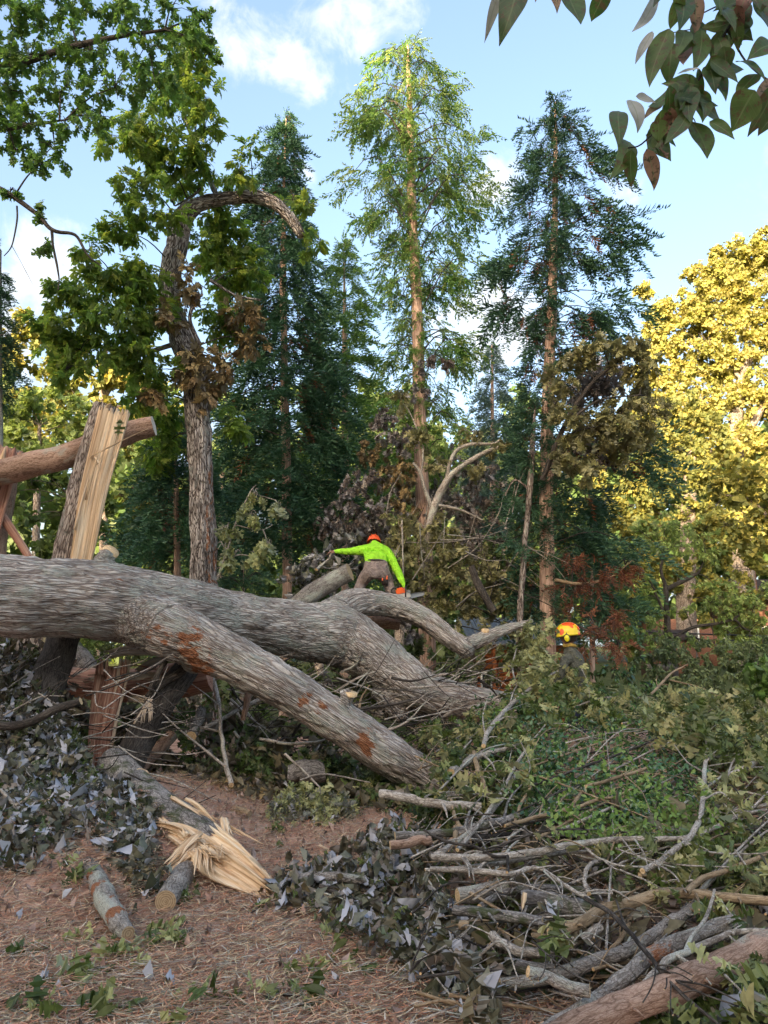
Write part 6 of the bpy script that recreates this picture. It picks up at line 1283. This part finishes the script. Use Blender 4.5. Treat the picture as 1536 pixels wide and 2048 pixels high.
 ('dark limb buried under the two lichened logs', 'dark', [(1100, 1960, 13, .3), (1200, 1930, 13, .35), (1330, 1880, 13, .35), (1460, 1820, 12, .3)], []),
 ('green-grey branch under the knobbly branch at far right', 'mossy', [(1390, 1900, 8, .05), (1440, 1885, 8, .05), (1500, 1872, 8, .05), (1580, 1860, 8, .05)], []),
 ('small pale sawn peg left of the sagging branch', 'tan', [(935, 1852, 8, -.1), (920, 1850, 8, -.1)], []),
 ('slim branch standing obliquely in the dark hollow behind the lichened logs', 'tan', [(1224, 1902, 4, .1), (1245, 1870, 5, .1), (1262, 1835, 5, .1), (1275, 1815, 4, .1)], []),
 ('thin dark twig bowed over the middle lichened log', 'dark', [(1064, 1882, 2, -.35), (1090, 1905, 2.2, -.35), (1125, 1935, 2.4, -.35), (1165, 1958, 2.4, -.35), (1196, 1966, 2, -.35)], []),
]
for lab, mt, pts, sd_ in BR:
    if max(p[2] for p in pts) < 25: pts = [(p[0], p[1], p[2] * (.8 if p[2] > 9 else .9)) + tuple(p[3:]) for p in pts]
    sd_ = list(sd_); mr_ = max(p[2] for p in pts); ln = abs(pts[-1][0] - pts[0][0]) + abs(pts[-1][1] - pts[0][1])
    if ln > 110:
        for q in range(int(ln / 90) + 1):
            i_ = random.randrange(len(pts) - 1); t_ = random.random(); p_ = [pts[i_][z] * (1 - t_) + pts[i_ + 1][z] * t_ for z in range(3)]; o_ = (pts[i_][3] if len(pts[i_]) > 3 else 0) - .02
            a_ = math.atan2(pts[i_ + 1][1] - pts[i_][1], pts[i_ + 1][0] - pts[i_][0]) + random.choice([-1, 1]) * random.uniform(.4, 1.1); l_ = random.uniform(18, 90) * (1 if mr_ < 9 else .5); r_ = min(p_[2] * .45, 3.2)
            sd_.append([(p_[0], p_[1], r_, o_), (p_[0] + l_ * .5 * math.cos(a_), p_[1] + l_ * .5 * math.sin(a_) + random.uniform(-4, 4), r_ * .7, o_ - .03), (p_[0] + l_ * math.cos(a_ + .2), p_[1] + l_ * math.sin(a_ + .2), r_ * .35, o_ - random.uniform(-.05, .1))])
    rr = max(p[2] for p in pts); nm = 'log' if rr >= 11 else 'branch'
    limb('cut_' + nm, lab, nm, pts, mt, 'cut', pile=True, n=24 if rr > 12 else (12 if rr > 7 else 7), bump=.012 if rr > 12 else (.004 if rr > 7 else .0012), wob=.3 if rr > 9 else .7, side=sd_)
for _o in [o for o in COL.objects if o.get('label', '').startswith('lichened log with an orange')]:
    set_tone(_o, spots([(P(1352, 1885, pile_d(1893) - .3), .13, .95), (P(1300, 1905, pile_d(1905) - .3), .06, .8)]))
# filler: countless small twigs inside the pile
b = MB()
for k in range(900):
    long = k % 5 == 0
    px = random.uniform(820, 1600) if k % 6 else random.uniform(1500, 1850); py = random.choice([random.uniform(1640, 2060), random.uniform(1440, 1700), random.uniform(1640, 2060)])
    a = random.gauss(-.15, .5); L = random.uniform(200, 480) if long else random.uniform(60, 200); r = random.choice([2.4, 3.0, 4.0]) if long else random.choice([1.0, 1.2, 1.5, 1.8, 2.4])
    off = random.uniform(-.05, .55); x1 = px + L * math.cos(a); y1 = min(2080, max(1400, py + L * math.sin(a)))
    p0 = Q(px, py, off); p2 = Q(x1, y1, off + random.uniform(-.2, .2)); p1 = (p0 + p2) / 2 + np.array([random.gauss(0, .03), random.gauss(0, .05), random.gauss(0, .06)])
    tube(b, [p0, p1, p2], [W(r, 4.3), W(r * .8, 4.3), W(r * .4, 4.3)], n=5, sub=5, cap=(1, 0), m=random.choice([0, 0, 1, 2]), mcap=3, wob=.9)
tag(b.build('twig_tangle', [M['twig'], M['dark'], M['tan'], M['cut']], smooth=True), 'countless thin crossed twigs inside the brush pile', 'twigs', kind='stuff')
b = MB()
for k in range(380):
    px = random.uniform(440, 1000); py = random.uniform(1330, 1600); d = random.uniform(8.4, 10.5); a = random.uniform(-1.2, 1.2); L = random.uniform(.3, 1.2)
    p0 = P(px, py, d); p0[2] = max(.05, p0[2]); p2 = p0 + np.array([L * math.cos(a), random.uniform(-.3, .3), L * math.sin(a) * .7]); p2[2] = max(.05, p2[2])
    f_ = random.choice([.7, 1, 1, 2.2]); tube(b, [p0, (p0 + p2) / 2 + rdir(1)[0] * .08, p2], [.009 * f_, .007 * f_, .003], n=5, sub=3, cap=(0, 0), m=random.choice([0, 1, 1]), wob=.8)
for k in range(120):
    px = random.uniform(-20, 330); py = random.uniform(1330, 1760); d = ground_d(max(py, 1660)) + random.uniform(-.2, 1.3); a = random.uniform(-.9, 1.2); L = random.uniform(.3, .9)
    p0 = P(px, py, min(d, 8)); p0[2] = max(.05, p0[2]); p2 = p0 + np.array([L * math.cos(a), random.uniform(-.3, .3), L * math.sin(a) * .6])
    tube(b, [p0, (p0 + p2) / 2 + rdir(1)[0] * .08, p2], [.007, .006, .003], n=4, sub=3, cap=(0, 0), m=random.choice([0, 1]))
for k in range(90):
    px = random.uniform(760, 1060); py = random.uniform(1020, 1260); d = random.uniform(12.2, 13.6); a = random.uniform(-1.5, 1.5); L = random.uniform(.4, 1.3)
    p0 = P(px, py, d); p2 = p0 + np.array([L * math.cos(a), random.uniform(-.3, .3), L * math.sin(a)])
    tube(b, [p0, (p0 + p2) / 2 + rdir(1)[0] * .1, p2], [.011, .008, .003], n=4, sub=3, cap=(0, 0), m=random.choice([0, 0, 1]))
tag(b.build('twig_litter', [M['twig'], M['dark']]), 'thin broken twigs strewn among the leaves under and behind the fallen trunk', 'twigs', kind='stuff')

# ------------------------------------------------------------------ leaves on and in the pile
def poly_pts(poly, n):
    poly = np.array(poly, float); lo, hi = poly.min(0), poly.max(0); out = []
    while len(out) < n:
        q = rng.uniform(lo, hi, (n * 2, 2)); ins = np.zeros(len(q), bool); j = len(poly) - 1
        for i in range(len(poly)):
            a, b_ = poly[i], poly[j]; c_ = ((a[1] > q[:, 1]) != (b_[1] > q[:, 1])) & (q[:, 0] < (b_[0] - a[0]) * (q[:, 1] - a[1]) / (b_[1] - a[1] + 1e-9) + a[0]); ins ^= c_; j = i
        out += list(q[ins])
    return np.array(out[:n])
def cover(name, label, cat, poly, n, tpls, mats, size, off=(-.1, .35), surf=pile_d, mat_p=None, clump=7, spread=.09, hang=.35, clamp=True, up=.8):
    """leaves on twig ends spread over a patch of the heap's surface"""
    nc = n // clump; q = poly_pts(poly, nc)
    C = np.array([P(x, y, surf(y) + random.uniform(*off)) for x, y in q])
    if clamp: C[:, 2] = np.maximum(C[:, 2], gh(C[:, 0], C[:, 1]) + .03)
    cd = norm(rdir(nc) + np.array([0, -.5, .1])); k = np.repeat(np.arange(nc), clump); m_ = len(k)
    pos = C[k] + cd[k] * (rng.random(m_)[:, None] - .5) * spread * 2.5 + rdir(m_) * spread * rng.random(m_)[:, None]
    dr = norm(cd[k] * .5 + rdir(m_) + np.array([0, -.25, -hang])); nr = norm(rdir(m_) * .9 + np.array([0, -.35 * np.sign(up), up]))
    if clamp: pos[:, 2] = np.maximum(pos[:, 2], gh(pos[:, 0], pos[:, 1]) + .015)
    mb = MB(); mi = rng.choice(len(mats), nc, p=mat_p)[k]
    tone = np.clip(rng.random(nc)[k] * .5 + rng.random(m_) * .5, 0, .999); sc = size * rng.uniform(.6, 1.3, m_)
    for a in range(len(mats)):
        s_ = mi == a; tp_ = tpls[a] if isinstance(tpls[0], list) else tpls
        scatter(mb, tp_, pos[s_], dr[s_], nr[s_], sc[s_], tone[s_], m=a)
    return tag(mb.build(name, [M[x] for x in mats]), label, cat, kind='stuff')
left_d = lambda y: ground_d(max(y, 1480)) * .90 if y > 1640 else 6.0 + (1640 - y) * .0062
cover('silver_leaf_heap', 'big heap of silvery curled leaves covering the ground at left under the fallen trunk', 'leaves',
      [(-20, 1300), (60, 1290), (110, 1400), (170, 1500), (215, 1570), (260, 1640), (290, 1690), (270, 1735), (170, 1705), (90, 1735), (-20, 1760)], 5200, [SIL, SIL, OAK], ['silver', 'silverdark', 'oak'], .064, (-.05, .35), left_d, [.5, .22, .28], spread=.08, up=.2)
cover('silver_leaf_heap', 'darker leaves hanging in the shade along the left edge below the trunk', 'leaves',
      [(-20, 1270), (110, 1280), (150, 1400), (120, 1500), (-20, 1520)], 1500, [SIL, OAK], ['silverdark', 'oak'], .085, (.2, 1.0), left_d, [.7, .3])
cover('silver_leaf_heap', 'silvery leaves heaped in front of and left of the cut branches', 'leaves',
      [(540, 1775), (600, 1735), (690, 1700), (760, 1640), (860, 1650), (880, 1760), (900, 1850), (980, 1930), (985, 2030), (880, 2050), (830, 1960), (760, 1880), (680, 1840), (580, 1820)], 3000, [SIL, SIL, OAK], ['silver', 'silverdark', 'oak'], .056, (.1, .6), lambda y: pile_d(y) * .97 + (.6 if y < 1830 else .25), [.48, .24, .28], spread=.08, up=.2)
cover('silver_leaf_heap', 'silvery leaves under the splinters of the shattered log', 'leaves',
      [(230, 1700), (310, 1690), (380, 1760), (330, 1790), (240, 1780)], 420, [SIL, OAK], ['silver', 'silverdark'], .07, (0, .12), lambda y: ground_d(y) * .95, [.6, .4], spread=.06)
cover('silver_leaf_heap', 'lacy grey-green leaf mound on the straw beyond the shattered log', 'leaves',
      [(540, 1600), (590, 1570), (650, 1575), (700, 1610), (690, 1650), (610, 1655), (560, 1640)], 700, [OAK, OAK], ['oakpale', 'silver'], .085, (-.2, .1), lambda y: 7.0 + (1650 - y) * .006, [.7, .3], spread=.08)
cover('oak_leaf_mass', 'dark dead leaves behind the shattered log', 'leaves',
      [(290, 1580), (420, 1560), (560, 1560), (540, 1640), (470, 1620), (400, 1600)], 600, [OAK, SIL], ['dead', 'silverdark'], .08, (0, .3), lambda y: 7.4 + (1640 - y) * .008, [.4, .6], spread=.08)
cover('oak_leaf_mass', 'green oak leaves on the ground between the lower stem and the lacy mound', 'leaves',
      [(430, 1500), (640, 1500), (860, 1600), (760, 1650), (640, 1590), (540, 1580), (430, 1570)], 1300, [OAK, OAK, SIL], ['oak', 'midgreen', 'silverdark'], .12, (-.2, .3), lambda y: 8.0 + (1600 - y) * .006, [.6, .2, .2], spread=.1)
cover('glossy_bush', 'crushed glossy dark green bush in the middle of the pile', 'bush',
      [(960, 1400), (1080, 1390), (1200, 1400), (1330, 1450), (1420, 1540), (1420, 1620), (1260, 1640), (1060, 1640), (960, 1540)], 7600, [OVAL, OVAL], ['holly', 'privet'], .05, (-.05, .6), pile_d, [.8, .2], clump=9, spread=.055, hang=0)
cover('light_leaf_spray', 'light green small oval leaves at the lower edge of the glossy bush', 'leaves',
      [(1080, 1560), (1300, 1560), (1480, 1600), (1440, 1680), (1260, 1700), (1100, 1660)], 1500, OVAL, ['privet'], .042, (-.15, .2), pile_d, None, clump=9, spread=.06, hang=0)
cover('oak_leaf_mass', 'lobed oak leaves over the back of the pile up to the second worker', 'leaves',
      [(1040, 1360), (1090, 1300), (1180, 1390), (1300, 1390), (1850, 1350), (1850, 1560), (1400, 1500), (1250, 1430), (1100, 1440), (1000, 1420)], 4000, [OAK, OAK, OAK], ['oak', 'oakpale', 'olive'], .125, (-.5, .45), pile_d, [.55, .2, .25], spread=.12)
cover('oak_leaf_mass', 'lobed oak leaves around the cut end of the lower stem', 'leaves',
      [(860, 1450), (960, 1420), (1060, 1440), (1050, 1620), (900, 1640), (820, 1620), (880, 1560)], 1000, [OAK, OAK, OAK], ['oak', 'oakpale', 'olive'], .12, (.0, .6), pile_d, [.6, .15, .25], spread=.12)
cover('oak_leaf_mass', 'oak leaves along the right side of the pile among pale twigs', 'leaves',
      [(1400, 1440), (1850, 1420), (1850, 1780), (1480, 1800), (1380, 1760), (1260, 1740), (1180, 1690), (1330, 1660), (1420, 1600)], 2500, [OAK, OAK, OAK], ['oak', 'oakpale', 'olive'], .105, (-.15, .5), pile_d, [.5, .25, .25], spread=.1)
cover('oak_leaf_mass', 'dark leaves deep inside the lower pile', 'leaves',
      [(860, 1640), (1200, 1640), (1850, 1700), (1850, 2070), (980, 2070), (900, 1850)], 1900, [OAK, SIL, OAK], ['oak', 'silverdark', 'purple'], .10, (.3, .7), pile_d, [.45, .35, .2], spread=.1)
cover('oak_leaf_mass', 'oak leaves under the thickest log in the bottom right corner', 'leaves',
      [(1180, 2070), (1320, 2000), (1460, 1940), (1850, 1900), (1850, 2080)], 900, [OAK, SIL], ['oak', 'silver'], .09, (-.3, .15), pile_d, [.8, .2], spread=.08)
cover('oak_leaf_mass', 'pale wilted oak leaves around the helmet of the second worker', 'leaves',
      [(1040, 1260), (1100, 1230), (1105, 1380), (1060, 1400), (1010, 1350)], 170, OAK, ['oakpale'], .13, (-.4, .1), lambda y: 9.2, None, spread=.1, clamp=False)

cover('oak_leaf_mass', 'oak and withered leaves on the ground at the foot of the lower stem', 'leaves',
      [(690, 1560), (800, 1560), (900, 1600), (900, 1680), (790, 1660), (700, 1640)], 900, [OAK, SIL, OAK], ['oak', 'silverdark', 'olive'], .11, (-.1, .4), lambda y: 7.2 + (1660 - y) * .008, [.5, .3, .2], spread=.1)
cover('oak_leaf_mass', 'shaded leaves around the foot of the leaning limb and upright plank', 'leaves',
      [(100, 1420), (420, 1400), (560, 1480), (470, 1580), (300, 1560), (160, 1560)], 1500, [OAK, SIL, OAK], ['oak', 'silverdark', 'midgreen'], .10, (0, .8), lambda y: 8.3 + (1560 - y) * .006, [.45, .35, .2], spread=.1)
# single leaves big enough to pick apart, on their own cut twigs
def leafy(name, label, cat, pts, n, tpls, mats, size, mt='twig', group=None, surf=None, off=0.0, spread=.09, hang=.3):
    """a leafy twig as a thing: stem and each leaf a part (leaves share mesh data)"""
    A = [P(x, y, (surf(y) if surf else pile_d(y)) + off) for x, y in pts]
    for a in A: a[2] = max(a[2], float(gh(a[0], a[1])) + .03)
    o = root(name, A[0], label, cat, group); b = MB(); pth, _ = tube(b, A, [.006] + [.004] * (len(A) - 2) + [.002], n=5, sub=4, wob=.5, cap=(1, 1)); b.build('stem', [M[mt], M['cut']], o)
    for k in range(n):
        p = pth[random.randrange(len(pth))] + rdir(1)[0] * spread * random.random(); p[2] = max(p[2], float(gh(p[0], p[1])) + .02)
        d = norm(rdir(1)[0] + np.array([0, -.3, -hang])); nr = norm(rdir(1)[0] * .8 + np.array([0, -.6, .7])); nr = norm(nr - d * np.dot(nr, d)); sd_ = np.cross(d, nr)
        me = LEAFM[(random.choice(mats), tpls)][random.randrange(3)]
        q = bpy.data.objects.new('leaf', me); COL.objects.link(q); q.parent = o; s = size * random.uniform(.65, 1.25)
        Mx = Matrix(((sd_[0] * s, d[0] * s, nr[0] * s, p[0] - A[0][0]), (sd_[1] * s, d[1] * s, nr[1] * s, p[1] - A[0][1]), (sd_[2] * s, d[2] * s, nr[2] * s, p[2] - A[0][2]), (0, 0, 0, 1))); q.matrix_local = Mx
    return o
LEAFM = {}
for mt in ('silver', 'silverdark', 'oak', 'oakpale', 'olive'):
    for tn, tl_ in (('SIL', SIL), ('OAK', OAK)):
        L = []
        for k in range(3):
            V, T = tl_[k]; me = bpy.data.meshes.new('leaf'); me.from_pydata([tuple(v) for v in V], [], [tuple(int(x) for x in t) for t in T]); a = me.attributes.new('tone', 'FLOAT', 'POINT'); a.data.foreach_set('value', np.full(len(V), .13 * k + .1)); me.materials.append(M[mt]); L.append(me)
        LEAFM[(mt, tn)] = L
sv = ('silver', 'silver', 'silverdark'); okk = ('oak', 'oakpale', 'olive')
for lab, pts, n, off in (
    ('silver-leaved twig spilling over the left front of the pile', [(770, 1640), (760, 1680), (790, 1720)], 26, .2), ('silver-leaved twig beside the stub logs at the pile\'s left', [(850, 1750), (880, 1800), (870, 1850)], 30, 0.0), ('large-leaved grey twig above the straw at bottom centre', [(900, 1900), (930, 1950), (940, 2000)], 34, -.05), ('silver-leaved twig hanging down at bottom centre', [(960, 1930), (985, 1980), (980, 2040)], 26, -.05),
    ('silver-leaved twig on the leaf heap left of the pile', [(620, 1780), (690, 1800), (730, 1850)], 26, .5), ('silver leaf bunch by the hollow in the pile', [(1090, 1800), (1105, 1830), (1120, 1850)], 8, -.25), ('bright silver leaf bunch on the thick forked branch', [(1225, 1780), (1245, 1790), (1260, 1800)], 8, -.25), ('grey withered leaf bunch at the end of the mottled log', [(1305, 1640), (1320, 1655), (1325, 1670)], 10, -.15)):
    leafy('silver_leaf_twig', lab, 'leafy twig', pts, n, 'SIL', sv, .06 if 'large' in lab else .05, surf=None, off=off)
for lab, pts, n, off, sz in (
    ('pair of large yellow-green oak leaves hanging over the sawn block', [(1115, 1850), (1130, 1870), (1150, 1890)], 7, -.3, .13), ('oak leaf spray at the right under the forked branch', [(1440, 1800), (1470, 1840), (1500, 1880)], 12, -.2, .11), ('oak leaf spray on the bottom log at the lower right', [(1450, 1950), (1480, 1980), (1500, 2010)], 12, -.45, .12), ('oak leaf spray at the right edge above the thick branch', [(1470, 1700), (1500, 1740), (1530, 1760)], 14, -.2, .12),
    ('oak leaf spray near the lower stem\'s cut end', [(930, 1570), (960, 1590), (1000, 1600)], 12, -.1, .12), ('pale oak leaf spray in front of the second worker', [(1160, 1330), (1175, 1365), (1180, 1400)], 12, -.5, .16), ('pale oak leaf spray left of the second worker', [(1090, 1220), (1095, 1250), (1085, 1300)], 10, -.3, .15), ('pale oak leaf spray right of the yellow helmet', [(1170, 1290), (1180, 1250), (1175, 1225)], 9, -.4, .15), ('oak leaf spray at the upper right of the pile', [(1480, 1430), (1510, 1460), (1530, 1500)], 14, -.2, .14), ('oak leaf spray in the middle of the long pale branch', [(1100, 1690), (1120, 1700), (1140, 1690)], 8, -.2, .09), ('oak leaf spray below the tall curving branch', [(1240, 1740), (1290, 1760), (1330, 1780)], 12, -.2, .09), ('oak leaf spray on the glossy bush', [(1040, 1480), (1060, 1530), (1050, 1560)], 12, -.2, .12), ('yellowish oak leaf spray at the right of the glossy bush', [(1440, 1600), (1470, 1630), (1490, 1660)], 14, -.2, .12)):
    leafy('oak_leaf_twig', lab, 'leafy twig', pts, n, 'OAK', okk, sz, off=off)
gd = lambda y: ground_d(y) * .985
for lab, pts, n in (
    ('largest fresh green oak sprig lying on the straw at bottom left', [(130, 1960), (200, 1935), (270, 1900)], 22), ('oak sprig close above the largest one, towards the saw-nicked limb', [(250, 1930), (310, 1890), (360, 1860)], 14), ('oak sprig at the very bottom left corner', [(10, 2010), (60, 2030), (100, 2040)], 8), ('flat oak sprig along the bottom edge left of centre', [(160, 2010), (220, 2020), (280, 2000)], 10),
    ('oak sprig at the bottom edge in the centre', [(370, 2040), (400, 2030), (420, 2050)], 6), ('small oak sprig on the straw right of the bottom centre', [(400, 1990), (450, 2000), (500, 2020)], 8), ('oak sprig on the straw in front of the silver leaf heap', [(600, 1940), (660, 1930), (720, 1920)], 12), ('oak sprig below the one in front of the silver heap', [(540, 1990), (600, 2000), (650, 2010)], 9), ('oak sprig beside the round sawn log end', [(370, 1800), (390, 1795), (400, 1785)], 7), ('oak sprig under the curved limb at left', [(120, 1770), (150, 1785), (165, 1790)], 7), ('thin oak sprig on the straw at the left edge', [(20, 1900), (60, 1895), (110, 1905)], 7), ('oak sprig on the straw near the brown stick', [(170, 1870), (200, 1880), (230, 1890)], 6), ('oak sprig on the straw behind the long pale splinter', [(540, 1670), (560, 1660), (575, 1690)], 6), ('oak sprig left of the lichened stick', [(500, 1830), (530, 1810), (560, 1800)], 5), ('little oak sprig right of the lacy mound', [(640, 1870), (680, 1860), (700, 1850)], 7)):
    leafy('oak_sprig', lab, 'leafy sprig', pts, int(n * 1.8), 'OAK', ('oak', 'oakpale', 'oak'), .115, mt='dark', surf=gd, spread=.11, group='oak sprigs dropped on the pine straw')
for k in range(46):
    px, py = random.uniform(20, 760), random.uniform(1640, 2030)
    if 280 < px < 560 and py < 1800: continue
    p = P(px, py, gd(py)); p[2] = float(gh(p[0], p[1])) + .025; q = bpy.data.objects.new('fallen_leaf', LEAFM[('silver', 'SIL')][k % 3]); COL.objects.link(q); q.location = p
    q.rotation_euler = (random.uniform(-.5, .5) + (math.pi if k % 3 else 0), random.uniform(-.4, .4), random.uniform(0, 6.3)); q.scale = [random.uniform(.035, .058)] * 3
    tag(q, 'single curled silvery leaf lying loose on the brown pine straw', 'leaf', 'loose silvery leaves on the pine straw')

# ------------------------------------------------------------------ pine straw and litter
def strips(N, region, L, wd, name, label, mat, cat):
    x = rng.uniform(region[0], region[1], N); y = region[2] + (region[3] - region[2]) * rng.random(N) ** 1.7
    a = rng.uniform(0, 6.28, N) ; a = np.where(rng.random(N) < .4, rng.normal(.25, .35, N), a)
    l = L * rng.uniform(.5, 1.2, N); dr = np.stack([np.cos(a), np.sin(a), rng.normal(0, .12, N)], 1); sd_ = np.stack([-np.sin(a), np.cos(a), np.zeros(N)], 1)
    c = np.stack([x, y, gh(x, y) + rng.uniform(.004, .05, N)], 1); bow = rng.normal(0, .12, N) * l; w = wd * rng.uniform(.7, 1.3, N)
    p = [c - dr * (l / 2)[:, None], c + sd_ * bow[:, None] + np.array([0, 0, .008]), c + dr * (l / 2)[:, None]]
    V = np.stack([p[0] - sd_ * w[:, None] * .4, p[0] + sd_ * w[:, None] * .4, p[1] - sd_ * w[:, None] * .5, p[1] + sd_ * w[:, None] * .5, p[2]], 1)
    o = np.arange(N)[:, None] * 5; mb = MB(); mb.add(V.reshape(-1, 3), T=(o + np.array([3, 2, 4])), tone=np.repeat(rng.random(N), 5)); n0 = mb.n; mb.Q.append(o + np.array([0, 1, 3, 2])); mb.qm.append(np.zeros(N, int))
    return tag(mb.build(name, [M[mat]]), label, cat, kind='stuff')
strips(56000, (-3.4, 1.6, 3.2, 8.0), .16, .005, 'pine_straw', 'brown fallen pine needles covering the ground', 'needle', 'pine straw')
N = 5200; x = rng.uniform(-3.6, 2.2, N); y = 3.2 + 6 * rng.random(N) ** 1.3
mb = MB(); scatter(mb, SIL + OAKL, np.stack([x, y, gh(x, y) + .02], 1), norm(rdir(N) * [1, 1, .25]), norm(rdir(N) * .5 + [0, 0, 1]), rng.uniform(.015, .05, N)); tag(mb.build('leaf_litter', [M['litter']]), 'small brown and mauve leaf scraps mixed into the straw', 'leaf litter', kind='stuff')

b = MB()
for k in range(420):
    if k % 3: p = P(random.gauss(430, 110), random.gauss(1770, 60), 5.2)
    else: p = P(random.uniform(0, 800), random.uniform(1700, 2040), 4.6)
    x, y = p[0] + random.gauss(0, .15), p[1] + random.gauss(0, .5); z = float(gh(x, y)) + .03; a = random.uniform(0, 6.3); l = random.uniform(.01, .05)
    blade(b, (x, y, z), (x + l * math.cos(a), y + l * math.sin(a), z + random.uniform(-.005, .015)), l * .35, .006, seg=2)
tag(b.build('wood_crumbs', [M['wood']]), 'small pale crumbs of torn wood sprinkled over the straw', 'wood crumbs', kind='stuff')

# ------------------------------------------------------------------ twig with big leaves hanging in from the top right, close to the lens
od = 1.75
ob = root('overhanging_twig', P(1500, -60, od), 'dark twig with large spotted drooping leaves hanging in at the upper right corner', 'branch')
for k, L in enumerate(([(1620, -260, 5), (1540, -90, 4.5), (1500, -5, 4), (1455, 60, 3.5), (1425, 115, 3.2), (1390, 170, 3), (1355, 210, 2.8), (1325, 245, 2.2), (1283, 288, 1.8), (1255, 296, 1.3)], [(1456, 62, 2.5), (1490, 120, 2.2), (1530, 156, 2.2), (1580, 180, 2)], [(1560, -180, 4), (1400, -60, 3), (1300, -45, 2.4), (1150, -40, 2), (1010, -32, 1.6)], [(1500, -5, 2), (1440, 10, 1.8), (1390, 35, 1.5)], [(1355, 210, 1.6), (1385, 235, 1.3), (1392, 248, 1)], [(1425, 115, 1.5), (1400, 62, 1.2), (1345, 65, 1)])):
    b = MB(); tube(b, [P(x, y, od + .02 * k) for x, y, r in L], [W(r, od) for x, y, r in L], n=7, sub=5, wob=.6); b.build('twig', [M['dark'], M['cutdark']], ob, smooth=True)
def bigleaf(base, tip, w, mt):
    p0 = P(base[0], base[1], od + random.uniform(-.06, .06)); p1 = P(tip[0], tip[1], od + random.uniform(-.07, .07)); L = np.linalg.norm(p1 - p0); d = (p1 - p0) / L
    nr = norm(np.array([random.gauss(0, .25), -1, random.gauss(-.1, .3)])); nr = norm(nr - d * np.dot(nr, d)); sd_ = np.cross(d, nr); ww = W(w * 1.12, od)
    rows = 13; V = []; Bk = []; cur = random.uniform(-.12, .2); fold = random.uniform(.15, .5); tw = random.uniform(-.4, .4); wave = random.uniform(0, 6)
    for i in range(rows):
        t = i / (rows - 1); prof = math.sin(math.pi * min(1, t * 1.02) ** .72) ** .85 * (1 - .25 * t) if 0 < t < 1 else 0.0; prof = max(prof, .015)
        c = p0 + d * L * t + nr * L * cur * (t * (1 - t)) * 2 + sd_ * L * .06 * math.sin(t * 3 + wave)
        for u in (-1, -.5, 0, .5, 1):
            an = tw * (t - .5); s1 = sd_ * math.cos(an) + nr * math.sin(an); Bk.append((u, t, 0)); V.append(c + s1 * ww * .62 * prof * u + nr * (abs(u) * fold * ww * .4 * prof + .03 * ww * math.sin(t * 11 + u * 3 + wave) * abs(u)))
    Qd = [(i * 5 + k, i * 5 + k + 1, i * 5 + 6 + k, i * 5 + 5 + k) for i in range(rows - 1) for k in range(4)]
    b = MB(); b.add(V, Q=Qd, bark=Bk, tone=random.random()); b.build('leaf', [M[mt]], ob, smooth=True)
for q in [((1035, -35), (998, 92), 52, 'over'), ((1005, -20), (966, 85), 20, 'overpale'), ((1138, -30), (1155, 48), 48, 'over'), ((1112, -40), (1108, 28), 26, 'overred'), ((1208, -30), (1187, 44), 34, 'over'), ((1312, -20), (1266, 66), 22, 'overpale'), ((1355, -18), (1358, 62), 42, 'over'),
    ((1300, 62), (1275, 130), 18, 'overpale'), ((1332, 58), (1305, 175), 42, 'over'), ((1338, 88), (1345, 170), 38, 'over'), ((1362, 60), (1358, 118), 32, 'over'), ((1404, 60), (1386, 142), 36, 'over'), ((1432, 76), (1450, 162), 28, 'over'), ((1452, 124), (1488, 143), 22, 'over'), ((1424, 146), (1448, 202), 42, 'over'), ((1342, 170), (1335, 250), 32, 'over'), ((1272, 190), (1312, 208), 20, 'overpale'), ((1262, 200), (1272, 266), 32, 'overpale'), ((1246, 222), (1228, 300), 34, 'over'), ((1324, 203), (1288, 240), 22, 'overred'),
    ((1374, 222), (1330, 290), 30, 'over'), ((1386, 243), (1412, 317), 46, 'over'), ((1418, 244), (1470, 278), 24, 'over'), ((1390, 200), (1442, 236), 24, 'over'), ((1265, 288), (1213, 354), 38, 'over'), ((1268, 300), (1258, 376), 26, 'over'), ((1298, 296), (1303, 384), 28, 'overred'), ((1510, 148), (1472, 196), 38, 'over'), ((1515, 183), (1458, 262), 56, 'over'), ((1545, 165), (1500, 274), 46, 'over'), ((1548, 92), (1493, 122), 38, 'over'), ((1552, 225), (1518, 274), 28, 'over'), ((1512, 28), (1548, 60), 34, 'over'), ((1470, 12), (1486, 88), 28, 'overred'), ((1402, -12), (1383, 72), 30, 'overred'), ((1440, 12), (1466, 64), 34, 'over'), ((1352, -12), (1345, 58), 28, 'over'), ((1358, 146), (1397, 140), 14, 'overpale'), ((1480, -20), (1520, 20), 44, 'over'), ((1430, -25), (1450, 30), 36, 'over'), ((1380, 90), (1372, 130), 26, 'overred'), ((1405, 205), (1400, 240), 26, 'over'), ((1530, -20), (1560, 40), 40, 'over'), ((1320, -30), (1300, 12), 24, 'over'), ((1085, -40), (1070, 5), 24, 'overred')]:
    bigleaf(*q)

_tw = [(1540, -90), (1500, -5), (1470, 35), (1455, 60), (1440, 85), (1425, 115), (1408, 142), (1390, 170), (1370, 190), (1355, 210), (1340, 228), (1325, 245), (1303, 268), (1490, 120), (1530, 156), (1440, 10), (1400, -60), (1390, 35), (1370, 60)]
for k in range(52):
    x, y = random.choice(_tw[:12] * 2 + _tw); x += random.uniform(-14, 14); y += random.uniform(-10, 10); a = random.gauss(1.75, .75); l = random.uniform(42, 78)
    bigleaf((x, y), (x + l * math.cos(a), y + l * math.sin(a)), random.uniform(22, 38), random.choice(['over'] * 7 + ['overred']))
